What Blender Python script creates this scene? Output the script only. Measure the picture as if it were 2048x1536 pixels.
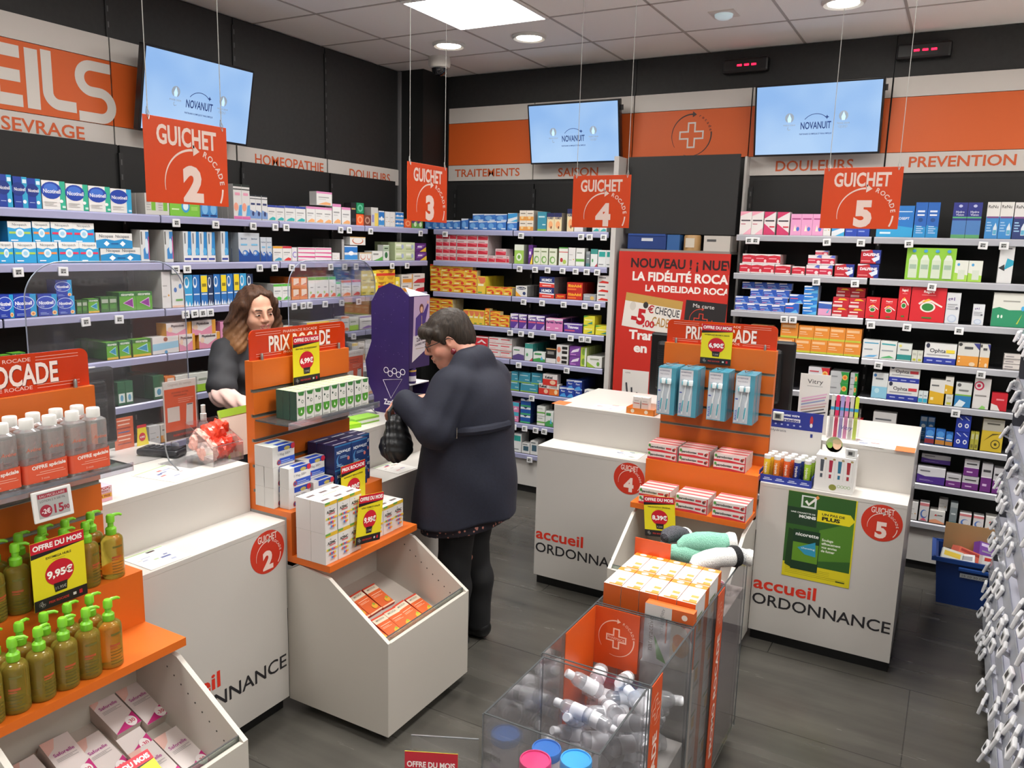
import bpy, bmesh, math, random
import numpy as np
from mathutils import Matrix, Vector
random.seed(7)
for o in list(bpy.data.objects): bpy.data.objects.remove(o)
S = bpy.context.scene
COL = S.collection

# ---------------------------------------------------------------- camera
CAM = np.array([0.0, 0.0, 1.85]); F = 1582.09
YAW, PIT, ROL = 0.508942, 0.174827, 0.0270037
def cam_axes():
    cy, sy, cp, sp = math.cos(YAW), math.sin(YAW), math.cos(PIT), math.sin(PIT)
    f = np.array([-sy*cp, cy*cp, -sp]); r = np.array([cy, sy, 0.]); u = np.cross(r, f)
    c, s = math.cos(ROL), math.sin(ROL)
    return c*r+s*u, -s*r+c*u, f
RT, UP, FW = cam_axes()
cd = bpy.data.cameras.new('camera'); co = bpy.data.objects.new('camera', cd); COL.objects.link(co)
cd.sensor_width = 36; cd.lens = F/2048*36; cd.clip_start = 0.02; cd.clip_end = 60
co.matrix_world = Matrix(((RT[0], UP[0], -FW[0], CAM[0]), (RT[1], UP[1], -FW[1], CAM[1]), (RT[2], UP[2], -FW[2], CAM[2]), (0, 0, 0, 1)))
S.camera = co

# ---------------------------------------------------------------- world, exposure
SKY = 0.25  # daylight added to lift the ceiling, let in by the added window
W = bpy.data.worlds.new('room_world'); S.world = W; W.use_nodes = True
W.node_tree.nodes['Background'].inputs[0].default_value = (0.95, 0.98, 1.0, 1)
W.node_tree.nodes['Background'].inputs[1].default_value = SKY
S.view_settings.view_transform = 'Standard'; S.view_settings.look = 'None'
S.view_settings.gamma = 1; S.view_settings.use_curve_mapping = False
S.view_settings.exposure = 0.22
PANEL_POWER, SPOT_POWER, BEAM = 14.0, 30.0, 14.0
S.cycles.max_bounces = 7; S.cycles.transparent_max_bounces = 24; S.cycles.caustics_reflective = False; S.cycles.caustics_refractive = False

# ---------------------------------------------------------------- measuring: a point of the photograph on a real plane of the shop
def at(px, py, ax, v):
    d = RT*(px-1024)/F - UP*(py-768)/F + FW
    return CAM + d*((v-CAM[ax])/d[ax])
def proj(p):
    q = np.array(p, float)-CAM; w = q@FW
    return 1024+F*(q@RT)/w, 768-F*(q@UP)/w

# ---------------------------------------------------------------- materials
def lin(h):
    out = []
    for i in (0, 2, 4):
        c = int(h[i:i+2], 16)/255
        out.append(c/12.92 if c <= 0.04045 else ((c+0.055)/1.055)**2.4)
    return (*out, 1)
MATS = {}
def M(h, rough=0.5, metal=0.0, emit=0.0, coat=0.0):
    if not isinstance(h, str): return h
    k = (h, rough, metal, emit, coat)
    if k in MATS: return MATS[k]
    m = bpy.data.materials.new('paint_'+h); m.use_nodes = True
    b = m.node_tree.nodes['Principled BSDF']
    b.inputs['Base Color'].default_value = lin(h); b.inputs['Roughness'].default_value = rough; b.inputs['Metallic'].default_value = metal
    if coat: b.inputs['Coat Weight'].default_value = coat; b.inputs['Coat Roughness'].default_value = 0.1
    if emit:
        b.inputs['Emission Color'].default_value = lin(h); b.inputs['Emission Strength'].default_value = emit
    MATS[k] = m
    return m
def noisy(name, c1, c2, scale, rough, stretch=(1, 1, 1), bump=0.0, detail=4, spec=0.5):
    m = bpy.data.materials.new(name); m.use_nodes = True; N = m.node_tree.nodes; L = m.node_tree.links
    b = N['Principled BSDF']; t = N.new('ShaderNodeTexCoord'); mp = N.new('ShaderNodeMapping'); nz = N.new('ShaderNodeTexNoise'); r = N.new('ShaderNodeValToRGB')
    mp.inputs['Scale'].default_value = stretch; nz.inputs['Scale'].default_value = scale; nz.inputs['Detail'].default_value = detail
    r.color_ramp.elements[0].color = lin(c1); r.color_ramp.elements[1].color = lin(c2); r.color_ramp.elements[0].position = 0.3; r.color_ramp.elements[1].position = 0.7
    L.new(t.outputs['Object'], mp.inputs[0]); L.new(mp.outputs[0], nz.inputs[0]); L.new(nz.outputs[0], r.inputs[0]); L.new(r.outputs[0], b.inputs['Base Color'])
    b.inputs['Roughness'].default_value = rough; b.inputs['Specular IOR Level'].default_value = spec
    if bump:
        bp = N.new('ShaderNodeBump'); bp.inputs['Strength'].default_value = bump; bp.inputs['Distance'].default_value = 0.004
        L.new(nz.outputs[0], bp.inputs['Height']); L.new(bp.outputs[0], b.inputs['Normal'])
    return m
def clear(name, tint, refl=0.06, haze=0.04, rough=0.03):
    """thin clear plastic or glass sheet: mostly see-through, fresnel reflection, a little surface haze"""
    m = bpy.data.materials.new(name); m.use_nodes = True; N = m.node_tree.nodes; L = m.node_tree.links; N.clear()
    o = N.new('ShaderNodeOutputMaterial'); tr = N.new('ShaderNodeBsdfTransparent'); gl = N.new('ShaderNodeBsdfGlossy'); df = N.new('ShaderNodeBsdfDiffuse')
    fr = N.new('ShaderNodeLayerWeight'); mr = N.new('ShaderNodeMapRange'); m1 = N.new('ShaderNodeMixShader'); m2 = N.new('ShaderNodeMixShader')
    tr.inputs[0].default_value = lin(tint); gl.inputs['Roughness'].default_value = rough; df.inputs[0].default_value = lin('E8EAEE')
    fr.inputs[0].default_value = 0.25; mr.inputs['To Min'].default_value = refl; mr.inputs['To Max'].default_value = min(1, refl+0.55)
    L.new(fr.outputs['Fresnel'], mr.inputs[0]); m1.inputs[0].default_value = haze
    L.new(tr.outputs[0], m1.inputs[1]); L.new(df.outputs[0], m1.inputs[2])
    L.new(mr.outputs[0], m2.inputs[0]); L.new(m1.outputs[0], m2.inputs[1]); L.new(gl.outputs[0], m2.inputs[2]); L.new(m2.outputs[0], o.inputs[0])
    return m
ACR = clear('clear_acrylic', 'FDFDFE', 0.022, 0.03); ACRE = clear('acrylic_edge', '8E9698', 0.08, 0.2)
GLASS = clear('shelf_glass', 'E6F2EC', 0.08); GLASSE = clear('glass_edge', '2F6B55', 0.1, 0.1)
REDACR = M('CC3A10', 0.2, coat=0.4)
ORANGE = M('D2661C', 0.42); WHITE = M('C6C1BB', 0.32); CHAR = noisy('charcoal_panel', '222222', '282828', 40, 0.6)
STEEL = M('A8A6A2', 0.3, 0.9); BLACK = M('141414', 0.5); RAIL = M('A3A4C4', 0.25); RAILM = M('C4C5CC', 0.22, 0.35); PALE = M('D8D4CE', 0.45)

# ---------------------------------------------------------------- mesh builder
TXT = {}
def glyphs(s, bold, shear=0.0):
    k = (s, bold, shear)
    if k not in TXT:
        c = bpy.data.curves.new('t', 'FONT'); c.body = s; c.offset = bold; c.resolution_u = 3; c.shear = shear
        o = bpy.data.objects.new('t', c); me = bpy.data.meshes.new_from_object(o)
        v = np.array([q.co[:2] for q in me.vertices]) if len(me.vertices) else np.zeros((1, 2)); f = [tuple(p.vertices) for p in me.polygons]
        v = v/0.73; x0, x1 = v[:, 0].min(), v[:, 0].max(); v[:, 0] -= x0
        TXT[k] = (v, f, x1-x0)
        bpy.data.objects.remove(o); bpy.data.curves.remove(c); bpy.data.meshes.remove(me)
    return TXT[k]
class MB:
    def __init__(s): s.v = []; s.f = []; s.m = []; s.ms = []; s.T = None; s.sm = []
    def mi(s, m):
        m = M(m)
        if m not in s.ms: s.ms.append(m)
        return s.ms.index(m)
    def add(s, vs, fs, m, smooth=False):
        n = len(s.v); i = s.mi(m)
        if s.T is not None: vs = [tuple(s.T @ Vector(v)) for v in vs]
        s.v += [tuple(v) for v in vs]
        for f in fs: s.f.append(tuple(n+q for q in f)); s.m.append(i); s.sm.append(smooth)
        return s
    def box(s, x0, y0, z0, x1, y1, z1, m):
        return s.add([(x0, y0, z0), (x1, y0, z0), (x1, y1, z0), (x0, y1, z0), (x0, y0, z1), (x1, y0, z1), (x1, y1, z1), (x0, y1, z1)],
                     [(0, 3, 2, 1), (4, 5, 6, 7), (0, 1, 5, 4), (1, 2, 6, 5), (2, 3, 7, 6), (3, 0, 4, 7)], m)
    def bbox(s, x0, y0, z0, x1, y1, z1, m, b=0.004):
        """box with chamfered edges"""
        b = min(b, (x1-x0)*.45, (y1-y0)*.45, (z1-z0)*.45); bm = bmesh.new(); bmesh.ops.create_cube(bm, size=1)
        for v in bm.verts: v.co = Vector(((x0+x1)/2+v.co.x*(x1-x0), (y0+y1)/2+v.co.y*(y1-y0), (z0+z1)/2+v.co.z*(z1-z0)))
        bmesh.ops.bevel(bm, geom=list(bm.edges), offset=b, segments=2, affect='EDGES', profile=.5)
        bm.verts.index_update(); s.add([tuple(v.co) for v in bm.verts], [tuple(v.index for v in f.verts) for f in bm.faces], m); bm.free(); return s
    def prism(s, pts, d0, d1, m, axis='y'):
        """closed outline pts extruded along an axis"""
        n = len(pts)
        g = {'y': lambda a, b, d: (a, d, b), 'x': lambda a, b, d: (d, a, b), 'z': lambda a, b, d: (a, b, d)}[axis]
        vs = [g(a, b, d0) for a, b in pts]+[g(a, b, d1) for a, b in pts]
        return s.add(vs, [tuple(range(n)), tuple(range(2*n-1, n-1, -1))]+[(i, i+n, (i+1) % n+n, (i+1) % n) for i in range(n)], m)
    def lathe(s, c, prof, m, n=24, axis='z', smooth=True, caps=True):
        vs = []; fs = []
        for r, z in prof:
            for i in range(n):
                a = 2*math.pi*i/n; p = (r*math.cos(a), r*math.sin(a), z)
                if axis == 'y': p = (p[0], -p[2], p[1])
                if axis == 'x': p = (p[2], p[0], p[1])
                vs.append((c[0]+p[0], c[1]+p[1], c[2]+p[2]))
        k = len(prof)
        for j in range(k-1):
            for i in range(n): fs.append((j*n+i, j*n+(i+1) % n, (j+1)*n+(i+1) % n, (j+1)*n+i))
        if caps: fs += [tuple(range(n-1, -1, -1)), tuple(range((k-1)*n, k*n))]
        return s.add(vs, fs, m, smooth)
    def tube(s, pts, r, m, n=8):
        vs = []; fs = []; P = [Vector(p) for p in pts]; R = r if isinstance(r, (list, tuple)) else [r]*len(P)
        for i, p in enumerate(P):
            t = (P[min(i+1, len(P)-1)]-P[max(i-1, 0)]).normalized(); a = t.orthogonal().normalized()
            if i == 0: ref = a
            else: ref = (ref-t*ref.dot(t)).normalized()
            b = t.cross(ref)
            for k in range(n):
                q = 2*math.pi*k/n; vs.append(tuple(p+(ref*math.cos(q)+b*math.sin(q))*R[i]))
        for i in range(len(P)-1):
            for k in range(n): fs.append((i*n+k, i*n+(k+1) % n, (i+1)*n+(k+1) % n, (i+1)*n+k))
        fs += [tuple(range(n-1, -1, -1)), tuple(range((len(P)-1)*n, len(P)*n))]
        return s.add(vs, fs, m, True)
    # flat print on a face looking to -y: (x right, z up), plane y = y0
    def rect(s, x0, z0, x1, z1, m, y=-0.0004): return s.add([(x0, y, z0), (x1, y, z0), (x1, y, z1), (x0, y, z1)], [(0, 1, 2, 3)], m)
    def poly(s, pts, m, y=-0.0004): return s.add([(a, y, b) for a, b in pts], [tuple(range(len(pts)))], m)
    def ell(s, cx, cz, rx, rz, m, y=-0.0004, n=24): return s.poly([(cx+rx*math.cos(2*math.pi*i/n), cz+rz*math.sin(2*math.pi*i/n)) for i in range(n)], m, y)
    def arc(s, cx, cz, r, a0, a1, w, m, y=-0.0004, n=28, taper=False, sx=1.0):
        vs = []
        for i in range(n+1):
            t = i/n; a = math.radians(a0+(a1-a0)*t); ww = w*(0.25+0.75*t) if taper else w
            for q in (r-ww/2, r+ww/2): vs.append((cx+sx*q*math.cos(a), y, cz+q*math.sin(a)))
        return s.add(vs, [(2*i, 2*i+1, 2*i+3, 2*i+2) for i in range(n)], m)
    def text(s, t, x, z, h, m, y=-0.0006, w=None, maxw=None, bold=0.0, al='C', rot=0.0, sl=0.0, sx=1.0):
        v, f, tw = glyphs(t, bold, sl); k = h*sx
        if w: k = w/max(tw, 1e-6)
        if maxw and tw*k > maxw: k = maxw/tw
        ox = {'C': -tw*k/2, 'L': 0, 'R': -tw*k}[al]; c, sn = math.cos(math.radians(rot)), math.sin(math.radians(rot)); vs = []
        for a, b in v:
            p, q = ox+a*k, b*h-h/2
            vs.append((x+p*c-q*sn, y, z+p*sn+q*c))
        return s.add(vs, f, m)
    def arctext(s, t, cx, cz, r, a0, da, h, m, y=-0.0006, bold=0.02):
        for i, ch in enumerate(t):
            a = a0+da*i
            if ch != ' ': s.text(ch, cx+r*math.cos(math.radians(a)), cz+r*math.sin(math.radians(a)), h, m, y, rot=a-90, bold=bold)
        return s
    def mesh(s, name):
        me = bpy.data.meshes.new(name); me.from_pydata(s.v, [], s.f)
        for m in s.ms: me.materials.append(m)
        me.polygons.foreach_set('material_index', s.m); me.polygons.foreach_set('use_smooth', s.sm); me.update()
        if any(s.sm): me.set_sharp_from_angle(angle=math.radians(38))
        return me
    def build(s, name, parent=None, loc=(0, 0, 0), rz=0.0):
        o = bpy.data.objects.new(name, s.mesh(name)); COL.objects.link(o); o.location = loc; o.rotation_euler.z = rz
        if parent is not None: o.parent = parent
        return o
def tag(o, label=None, cat=None, group=None, kind=None):
    for k, v in (('label', label), ('category', cat), ('group', group), ('kind', kind)):
        if v: o[k] = v
    return o
def thing(name, label, cat, loc=(0, 0, 0), rz=0.0, group=None):
    o = bpy.data.objects.new(name, None); COL.objects.link(o); o.location = loc; o.rotation_euler.z = rz; o.empty_display_size = .05
    return tag(o, label, cat, group)
def copy_tree(o, parent=None):
    c = o.copy(); COL.objects.link(c)
    if parent is not None: c.parent = parent
    for ch in o.children: copy_tree(ch, c)
    return c
def struct(mb, name, **k): return tag(mb.build(name, **k), kind='structure')
HALF = math.pi/2
ORD = ['first', 'second', 'third', 'fourth', 'fifth', 'sixth', 'seventh', 'eighth', 'ninth', 'tenth', 'eleventh', 'twelfth', 'thirteenth', 'fourteenth', 'fifteenth', 'sixteenth', 'seventeenth', 'eighteenth', 'nineteenth', 'twentieth'] + ['number %d' % i for i in range(21, 60)]
CEIL = 3.127; XL, XR, YB, YF = -3.92, 4.6, 5.43, -2.2

# ---------------------------------------------------------------- ceiling lights (the shop's own lamps, and far right panels added for more light)
LAMP = M('FFFDF8', 0.5, emit=PANEL_POWER); SPOT = M('FFF6E6', 0.5, emit=SPOT_POWER)
t0 = None
for i, (x, y, lab) in enumerate([(-2.5, 3.96, 'square white light panel glowing in the tiled ceiling'), (-2.5, 2.16, 'square light panel above the counter by the left wall'), (-0.7, 2.16, 'square light panel above the clear display bins'), (-0.7, 3.96, 'square light panel above the counters on the right'), (-2.5, 0.36, 'square light panel near the front on the left'), (1.1, 2.16, 'square light panel above the right shelving'), (1.1, 3.96, 'square light panel over the far end of the right shelving'), (-0.7, -1.44, 'square light panel behind the camera'), (1.1, 0.36, 'square light panel to the right of the camera'), (2.9, 0.36, 'square light panel far to the right near the front'), (2.9, 2.16, 'square light panel far to the right'), (2.9, 3.96, 'square light panel in the far right corner of the shop')]):
    p = thing('ceiling_light_panel', lab, 'ceiling light', (x, y, CEIL), group='square ceiling light panels')
    MB().box(-.285, -.285, -.010, .285, .285, -.004, LAMP).build('diffuser', p)
    ld = bpy.data.lights.new('panel_beam', 'AREA'); ld.shape = 'SQUARE'; ld.size = .56; ld.energy = BEAM; ld.spread = math.radians(105); ld.color = (1, .985, .95); lo_ = bpy.data.objects.new('panel_beam', ld); COL.objects.link(lo_); lo_.parent = p; lo_.location = (0, 0, -.016)
    f = MB()
    for a in ((-.3, -.3, .3, -.285), (-.3, .285, .3, .3), (-.3, -.285, -.285, .285), (.285, -.285, .3, .285)): f.box(a[0], a[1], -.014, a[2], a[3], 0.0, 'E8E6E2')
    f.build('frame', p)
for x, y, lab in [(-3.08, 4.55, 'round recessed downlight beside the dome camera'), (-2.50, 4.58, 'round recessed downlight to the right of the dome camera'), (-.68, 4.61, 'round recessed downlight cut off by the top edge on the right')]:
    p = thing('downlight', lab, 'ceiling light', (x, y, CEIL), group='round ceiling downlights')
    MB().lathe((0, 0, -.012), [(.078, 0), (.078, .006)], SPOT, 32).build('lamp', p)
    MB().lathe((0, 0, -.02), [(.08, .006), (.098, 0), (.108, .012), (.108, .02), (.08, .02)], M('D5D2CC', .3), 32, caps=False).build('trim_ring', p)
# ================================================================ the room
def floor_material():
    m = bpy.data.materials.new('grey_vinyl_planks'); m.use_nodes = True; N = m.node_tree.nodes; L = m.node_tree.links; b = N['Principled BSDF']
    t = N.new('ShaderNodeTexCoord'); mp = N.new('ShaderNodeMapping'); n1 = N.new('ShaderNodeTexNoise'); n2 = N.new('ShaderNodeTexNoise'); r = N.new('ShaderNodeValToRGB')
    mp.inputs['Scale'].default_value = (.9, 7, 1); n1.inputs['Scale'].default_value = 1.6; n1.inputs['Detail'].default_value = 6; n2.inputs['Scale'].default_value = 2.2; n2.inputs['Detail'].default_value = 5
    mx = N.new('ShaderNodeMath'); mx.operation = 'MULTIPLY_ADD'; mx.inputs[1].default_value = 0.55
    L.new(t.outputs['Object'], mp.inputs[0]); L.new(mp.outputs[0], n1.inputs[0]); L.new(t.outputs['Object'], n2.inputs[0]); L.new(n1.outputs[0], mx.inputs[0])
    ml = N.new('ShaderNodeMath'); ml.operation = 'MULTIPLY'; ml.inputs[1].default_value = .5; L.new(n2.outputs[0], ml.inputs[0]); L.new(ml.outputs[0], mx.inputs[2])
    r.color_ramp.elements[0].position = .32; r.color_ramp.elements[0].color = lin('3C3A36'); r.color_ramp.elements[1].position = .72; r.color_ramp.elements[1].color = lin('57544E')
    L.new(mx.outputs[0], r.inputs[0])
    br = N.new('ShaderNodeTexBrick'); br.inputs['Scale'].default_value = 1; br.inputs['Brick Width'].default_value = 1.2; br.inputs['Row Height'].default_value = .6; br.inputs['Mortar Size'].default_value = .0022
    br.inputs['Color1'].default_value = (1, 1, 1, 1); br.inputs['Color2'].default_value = (.9, .9, .9, 1); br.inputs['Mortar'].default_value = (.45, .45, .45, 1); L.new(t.outputs['Object'], br.inputs[0])
    mc = N.new('ShaderNodeMixRGB'); mc.blend_type = 'MULTIPLY'; mc.inputs[0].default_value = 1; L.new(r.outputs[0], mc.inputs[1]); L.new(br.outputs[0], mc.inputs[2]); L.new(mc.outputs[0], b.inputs['Base Color'])
    rr = N.new('ShaderNodeMapRange'); rr.inputs['To Min'].default_value = .16; rr.inputs['To Max'].default_value = .34; L.new(n1.outputs[0], rr.inputs[0]); L.new(rr.outputs[0], b.inputs['Roughness'])
    return m
struct(MB().box(XL-.1, YF-.1, -.06, XR+.1, YB+.1, 0, floor_material()), 'floor')
struct(MB().box(XL, YF, 0, XR, .35, .004, M('E8E4DE', .6)).box(1.3, .35, 0, XR, YB, .004, M('E8E4DE', .6)), 'floor_bounce')  # unseen pale slabs added to bounce lamp light up to the ceiling
tilem = noisy('ceiling_tile', 'F6F2EE', 'F0ECE8', 260, .9, detail=2)
c = MB().box(XL-.1, YF-.1, CEIL, XR+.1, YB+.1, CEIL+.06, tilem)
for i in range(-1, 14): c.box(-3.4+.6*i-.007, YF, CEIL-.0035, -3.4+.6*i+.007, YB, CEIL, 'B0A8A2') if -3.4+.6*i < XR else None  # bar colour greyed to carry the shadow along the tile joints
for i in range(-11, 4):
    y = 3.66+.6*i
    if YF < y < YB-.05: c.box(XL, y-.006, CEIL-.0035, XR, y+.006, CEIL, 'B0A8A2')
struct(c, 'ceiling')
struct(MB().box(XL-.08, YF, 0, XL, YB, CEIL, CHAR), 'wall_left')
struct(MB().box(XL-.08, YB, 0, XR+.08, YB+.08, CEIL, CHAR), 'wall_back')
struct(MB().box(XR, YF, 0, XR+.08, YB, CEIL, M('D8D4CE', .7)), 'wall_right')
f = MB().box(XL-.08, YF-.08, 0, XR+.08, YF, .35, M('B8B4AE', .7)).box(XL-.08, YF-.08, 2.85, XR+.08, YF, CEIL, M('B8B4AE', .7))
for i in range(7): f.box(XL-.08+i*1.41, YF-.08, .35, XL+i*1.41, YF, 2.85, M('8A8A8C', .4, .5))
struct(f, 'wall_front')
struct(MB().box(XL, YF-.045, .35, XR, YF-.035, 2.85, clear('added_window_glass', 'F2F6F6', .05, 0)), 'added_window_1')  # unseen window, added behind the camera to let sky light in
struct(MB().box(XL, 5.10, 0, -3.68, YB, CEIL, M('161616', .6)), 'column_corner')
struct(MB().box(-3.905, 5.072, 1.2, -3.875, 5.092, CEIL-.01, M('A9A8AA', .35, .6)), 'trim_1')
# charcoal cladding panels up to the ceiling on both walls
w = MB()
for a, b in ((-2.2, -.5), (-.5, 1.086), (1.09, 1.886), (1.89, 2.676), (2.684, 3.484), (3.492, 4.266), (4.274, 5.068)): w.box(-3.919, a, 1.9, -3.895, b, CEIL-.012, CHAR)
struct(w, 'trim_2')
w = MB()
for a, b in ((-3.64, -2.10), (-2.096, -.48), (-.474, XR)): w.box(a, 5.408, 1.9, b, 5.429, CEIL-.004, CHAR)
struct(w, 'trim_3')

# ---------------------------------------------------------------- header boards with lettering
HW, HO, HT = M('CFC9C3', .5), M('D65F22', .5), 'CF5A26'
def header(name, label, wall, s0, s1, bands, texts=(), deco=None):
    """board fixed to a wall; bands (z0, z1, material); texts (string, s0, s1, z, h, colour, bold)"""
    if wall == 'L': o = thing(name, label, 'sign', (-3.894, s0, 0), HALF, 'header boards along the walls')
    else: o = thing(name, label, 'sign', (s0, 5.406, 0), 0, 'header boards along the walls')
    for nm, z0, z1, m in bands: MB().box(0, -.012, z0, s1-s0-.004, 0, z1, m).build(nm, o)
    for t, a, b, z, h, c, bo in texts:
        MB().text(t, (a+b)/2-s0, z, h, c, y=-.0135, w=b-a, bold=bo).build('lettering', o)
    if deco: deco(o)
    return o
B3 = lambda z: [('upper_band', z+.317, z+.43, HW), ('orange_band', z, z+.314, HO), ('lower_band', z-.12, z-.003, HW)]
def conseils(o):
    m = MB()
    for ch, a, b in (('C', 1.30, 1.50), ('O', 1.53, 1.73), ('N', 1.76, 1.93)): m.text(ch, (a+b)/2-1.09, 2.56, .265, 'D8D2CB', y=-.0135, w=b-a, bold=.03)
    for ch, a, b in (('S', 1.955, 2.05), ('E', 2.075, 2.226), ('I', 2.246, 2.307)): m.text(ch, (a+b)/2-1.09, 2.56, .265, 'D8D2CB', y=-.0135, w=b-a, bold=.03)
    # L with its round corner and the wide rounded S
    x = 2.322-1.09; z0, z1 = 2.428, 2.694
    m.rect(x, z0+.08, x+.05, z1, 'D8D2CB', -.0135); m.rect(x+.08, z0, x+.162, z0+.05, 'D8D2CB', -.0135); m.arc(x+.08, z0+.08, .055, 180, 270, .05, 'D8D2CB', -.0135, 10)
    m.build('lettering', o)
    m = MB(); x = 2.496-1.09; y = -.0135; k = 'D8D2CB'; m.rect(x+.075, 2.644, x+.178, 2.692, k, y); m.arc(x+.075, 2.606, .062, 90, 270, .048, k, y, 16); m.rect(x+.075, 2.52, x+.115, 2.568, k, y)
    m.arc(x+.115, 2.482, .062, 90, -90, .048, k, y, 16); m.rect(x, 2.396+.0, x+.115, 2.444, k, y); m.build('lettering', o)
def band4(z): return [('lower_band', z-.12, z-.003, HW)]
header('header_sign', 'white and orange header board with large white letters and the word SEVRAGE', 'L', 1.09, 2.68, B3(2.395), [('SEVRAGE', 2.119, 2.517, 2.338, .062, HT, .015)], conseils)
header('header_sign', 'white and orange header board partly hidden behind the wall screen', 'L', 2.684, 3.476, B3(2.395))
header('header_sign', 'plain white header strip reading HOMEOPATHIE', 'L', 3.484, 4.266, band4(2.395), [('HOMEOPATHIE', 3.619, 4.227, 2.331, .062, HT, .012)])
header('header_sign', 'plain white header strip reading DOULEURS beside the corner column', 'L', 4.274, 5.068, band4(2.395), [('DOULEURS', 4.493, 4.956, 2.322, .062, HT, .012)])
def emblem(m, cx, cz, r, ca, cc, y=-.0135, word=True, wl='rocade', sx=1.0, cs=.62, wd=.035, fill=None):
    """round arrow with a word on its rim and an outlined cross inside"""
    m.arc(cx, cz, r, 215, 88, r*wd*2, ca, y, 30, True, sx); m.arc(cx, cz, r, -110, 8, r*wd*2, ca, y, 30, True, sx)
    m.poly([(cx+r*.02, cz+r*1.14), (cx+r*.22*sx, cz+r*.98), (cx+r*.02, cz+r*.86)], ca, y)
    if word: m.arctext(wl, cx, cz, r, 66, -10.5, r*.15, ca, y, .01)
    a, b = r*cs*sx, r*cs*.33*sx; az, bz = r*cs, r*cs*.33; t = r*.075
    out = [(-b, az), (b, az), (b, bz), (a, bz), (a, -bz), (b, -bz), (b, -az), (-b, -az), (-b, -bz), (-a, -bz), (-a, bz), (-b, bz)]
    inn = [(p[0]-math.copysign(t, p[0]), p[1]-math.copysign(t, p[1])) for p in out]
    n = 12; m.add([(cx+p[0], y, cz+p[1]) for p in out+inn], [(i, (i+1) % n, n+(i+1) % n, n+i) for i in range(n)], cc)
def logo(o):
    m = MB(); emblem(m, -1.686+2.10, 2.603, .135, '3A2A28', 'D8D2CB'); m.build('emblem', o)
header('header_sign', 'orange and white header board reading TRAITEMENTS', 'B', -3.64, -2.88, B3(2.452), [('TRAITEMENTS', -3.577, -2.993, 2.392, .06, HT, .012)])
header('header_sign', 'orange and white header board reading SAISON', 'B', -2.876, -2.10, B3(2.452), [('SAISON', -2.669, -2.349, 2.382, .062, HT, .012)])
header('header_sign', 'orange header board with a cross emblem inside a round arrow', 'B', -2.096, -1.296, B3(2.452)[:2], [], logo)
header('header_sign', 'orange and white header board reading DOULEURS beside the large screen', 'B', -1.292, -.478, B3(2.452), [('DOULEURS', -1.114, -.652, 2.39, .066, HT, .012)])
header('header_sign', 'orange and white header board reading PREVENTION', 'B', -.472, .9, B3(2.452), [('PREVENTION', -.346, .199, 2.396, .062, HT, .018)])

# ---------------------------------------------------------------- wall screens
def tv(label, loc, rz, w=.715, h=.425, tilt=11):
    o = thing('wall_screen', label, 'television', loc, rz, 'advertising screens on the walls'); o.rotation_euler.x = 0
    ca, sa = math.cos(math.radians(tilt)), math.sin(math.radians(tilt))
    def P(mb, name, par=o):
        mb2 = mb; mb2.v = [(x, y*ca-z*sa, y*sa+z*ca) for x, y, z in mb2.v]; return mb2.build(name, par)
    P(MB().bbox(-w/2, 0, -h/2, w/2, .045, h/2, M('0C0C10', .3), .005), 'bezel')
    m = bpy.data.materials.get('screen_glow')
    if not m:
        m = bpy.data.materials.new('screen_glow'); m.use_nodes = True; N = m.node_tree.nodes; L = m.node_tree.links; b = N['Principled BSDF']; t = N.new('ShaderNodeTexCoord'); nz = N.new('ShaderNodeTexNoise'); r = N.new('ShaderNodeValToRGB')
        nz.inputs['Scale'].default_value = 2.2; r.color_ramp.elements[0].color = lin('8FB9EE'); r.color_ramp.elements[1].color = lin('B2D3F8'); r.color_ramp.elements[0].position = .35; r.color_ramp.elements[1].position = .65
        L.new(t.outputs['Object'], nz.inputs[0]); L.new(nz.outputs[0], r.inputs[0]); L.new(r.outputs[0], b.inputs['Emission Color']); b.inputs['Emission Strength'].default_value = .85; b.inputs['Base Color'].default_value = lin('0A0A0C'); b.inputs['Roughness'].default_value = .25
    sc = P(MB().rect(-w/2+.012, -h/2+.012, w/2-.012, h/2-.012, m, -.0006), 'screen')
    k = M('24407E', .4, emit=.25); g = M('8C9AA8', .4, emit=.45); t = MB()
    t.text('NOVANUIT', .0, -.035, .042, k, -.0012, w=.175, bold=.02); t.arc(.0, -.055, .085, 140, 50, .0035, k, -.0012)
    t.poly([(.062, .022), (.066, .013), (.075, .009), (.066, .005), (.062, -.004), (.058, .005), (.049, .009), (.058, .013)], k, -.0012)
    t.text('PARTENAIRE OLYMPIQUE ET PARALYMPIQUE', 0, -.085, .009, k, -.0012, w=.185, bold=.02)
    P(t, 'screen_graphics', sc)
    for s in (-1, 1):
        t = MB(); t.ell(s*.155, .012, .026, .028, g, -.0012); t.poly([(s*.155, .036), (s*.155+.012, .006), (s*.155+.008, -.014), (s*.155-.008, -.014), (s*.155-.012, .006)], M('A9CBF2', .4, emit=.8), -.0016)
        t.text('PARIS 2024', s*.155, -.030, .009, g, -.0012, w=.07, bold=.02)
        if s > 0:
            for i in range(5): t.arc(.135+i*.0095, -.048-.004*(i % 2), .006, 0, 360, .0016, g, -.0012, 14)
        else: t.arc(-.155, -.05, .009, 120, 330, .003, g, -.0012, 10)
        P(t, 'screen_emblem', sc)
    MB().box(-.12, .05, -.08, .12, .145, .08, M('1A1A1A', .5)).build('wall_bracket', o)
    P(MB().box(w/2, .015, h/2-.075, w/2+.014, .04, h/2-.04, M('141416', .4)), 'side_port_cover')
    return o
tv('light blue wall screen on the left wall behind the GUICHET 2 sign', (-3.72, 3.09, 2.585), HALF)
tv('light blue wall screen beside the SAISON lettering on the back wall', (-2.487, 5.24, 2.632), 0, .705, .415)
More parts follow.
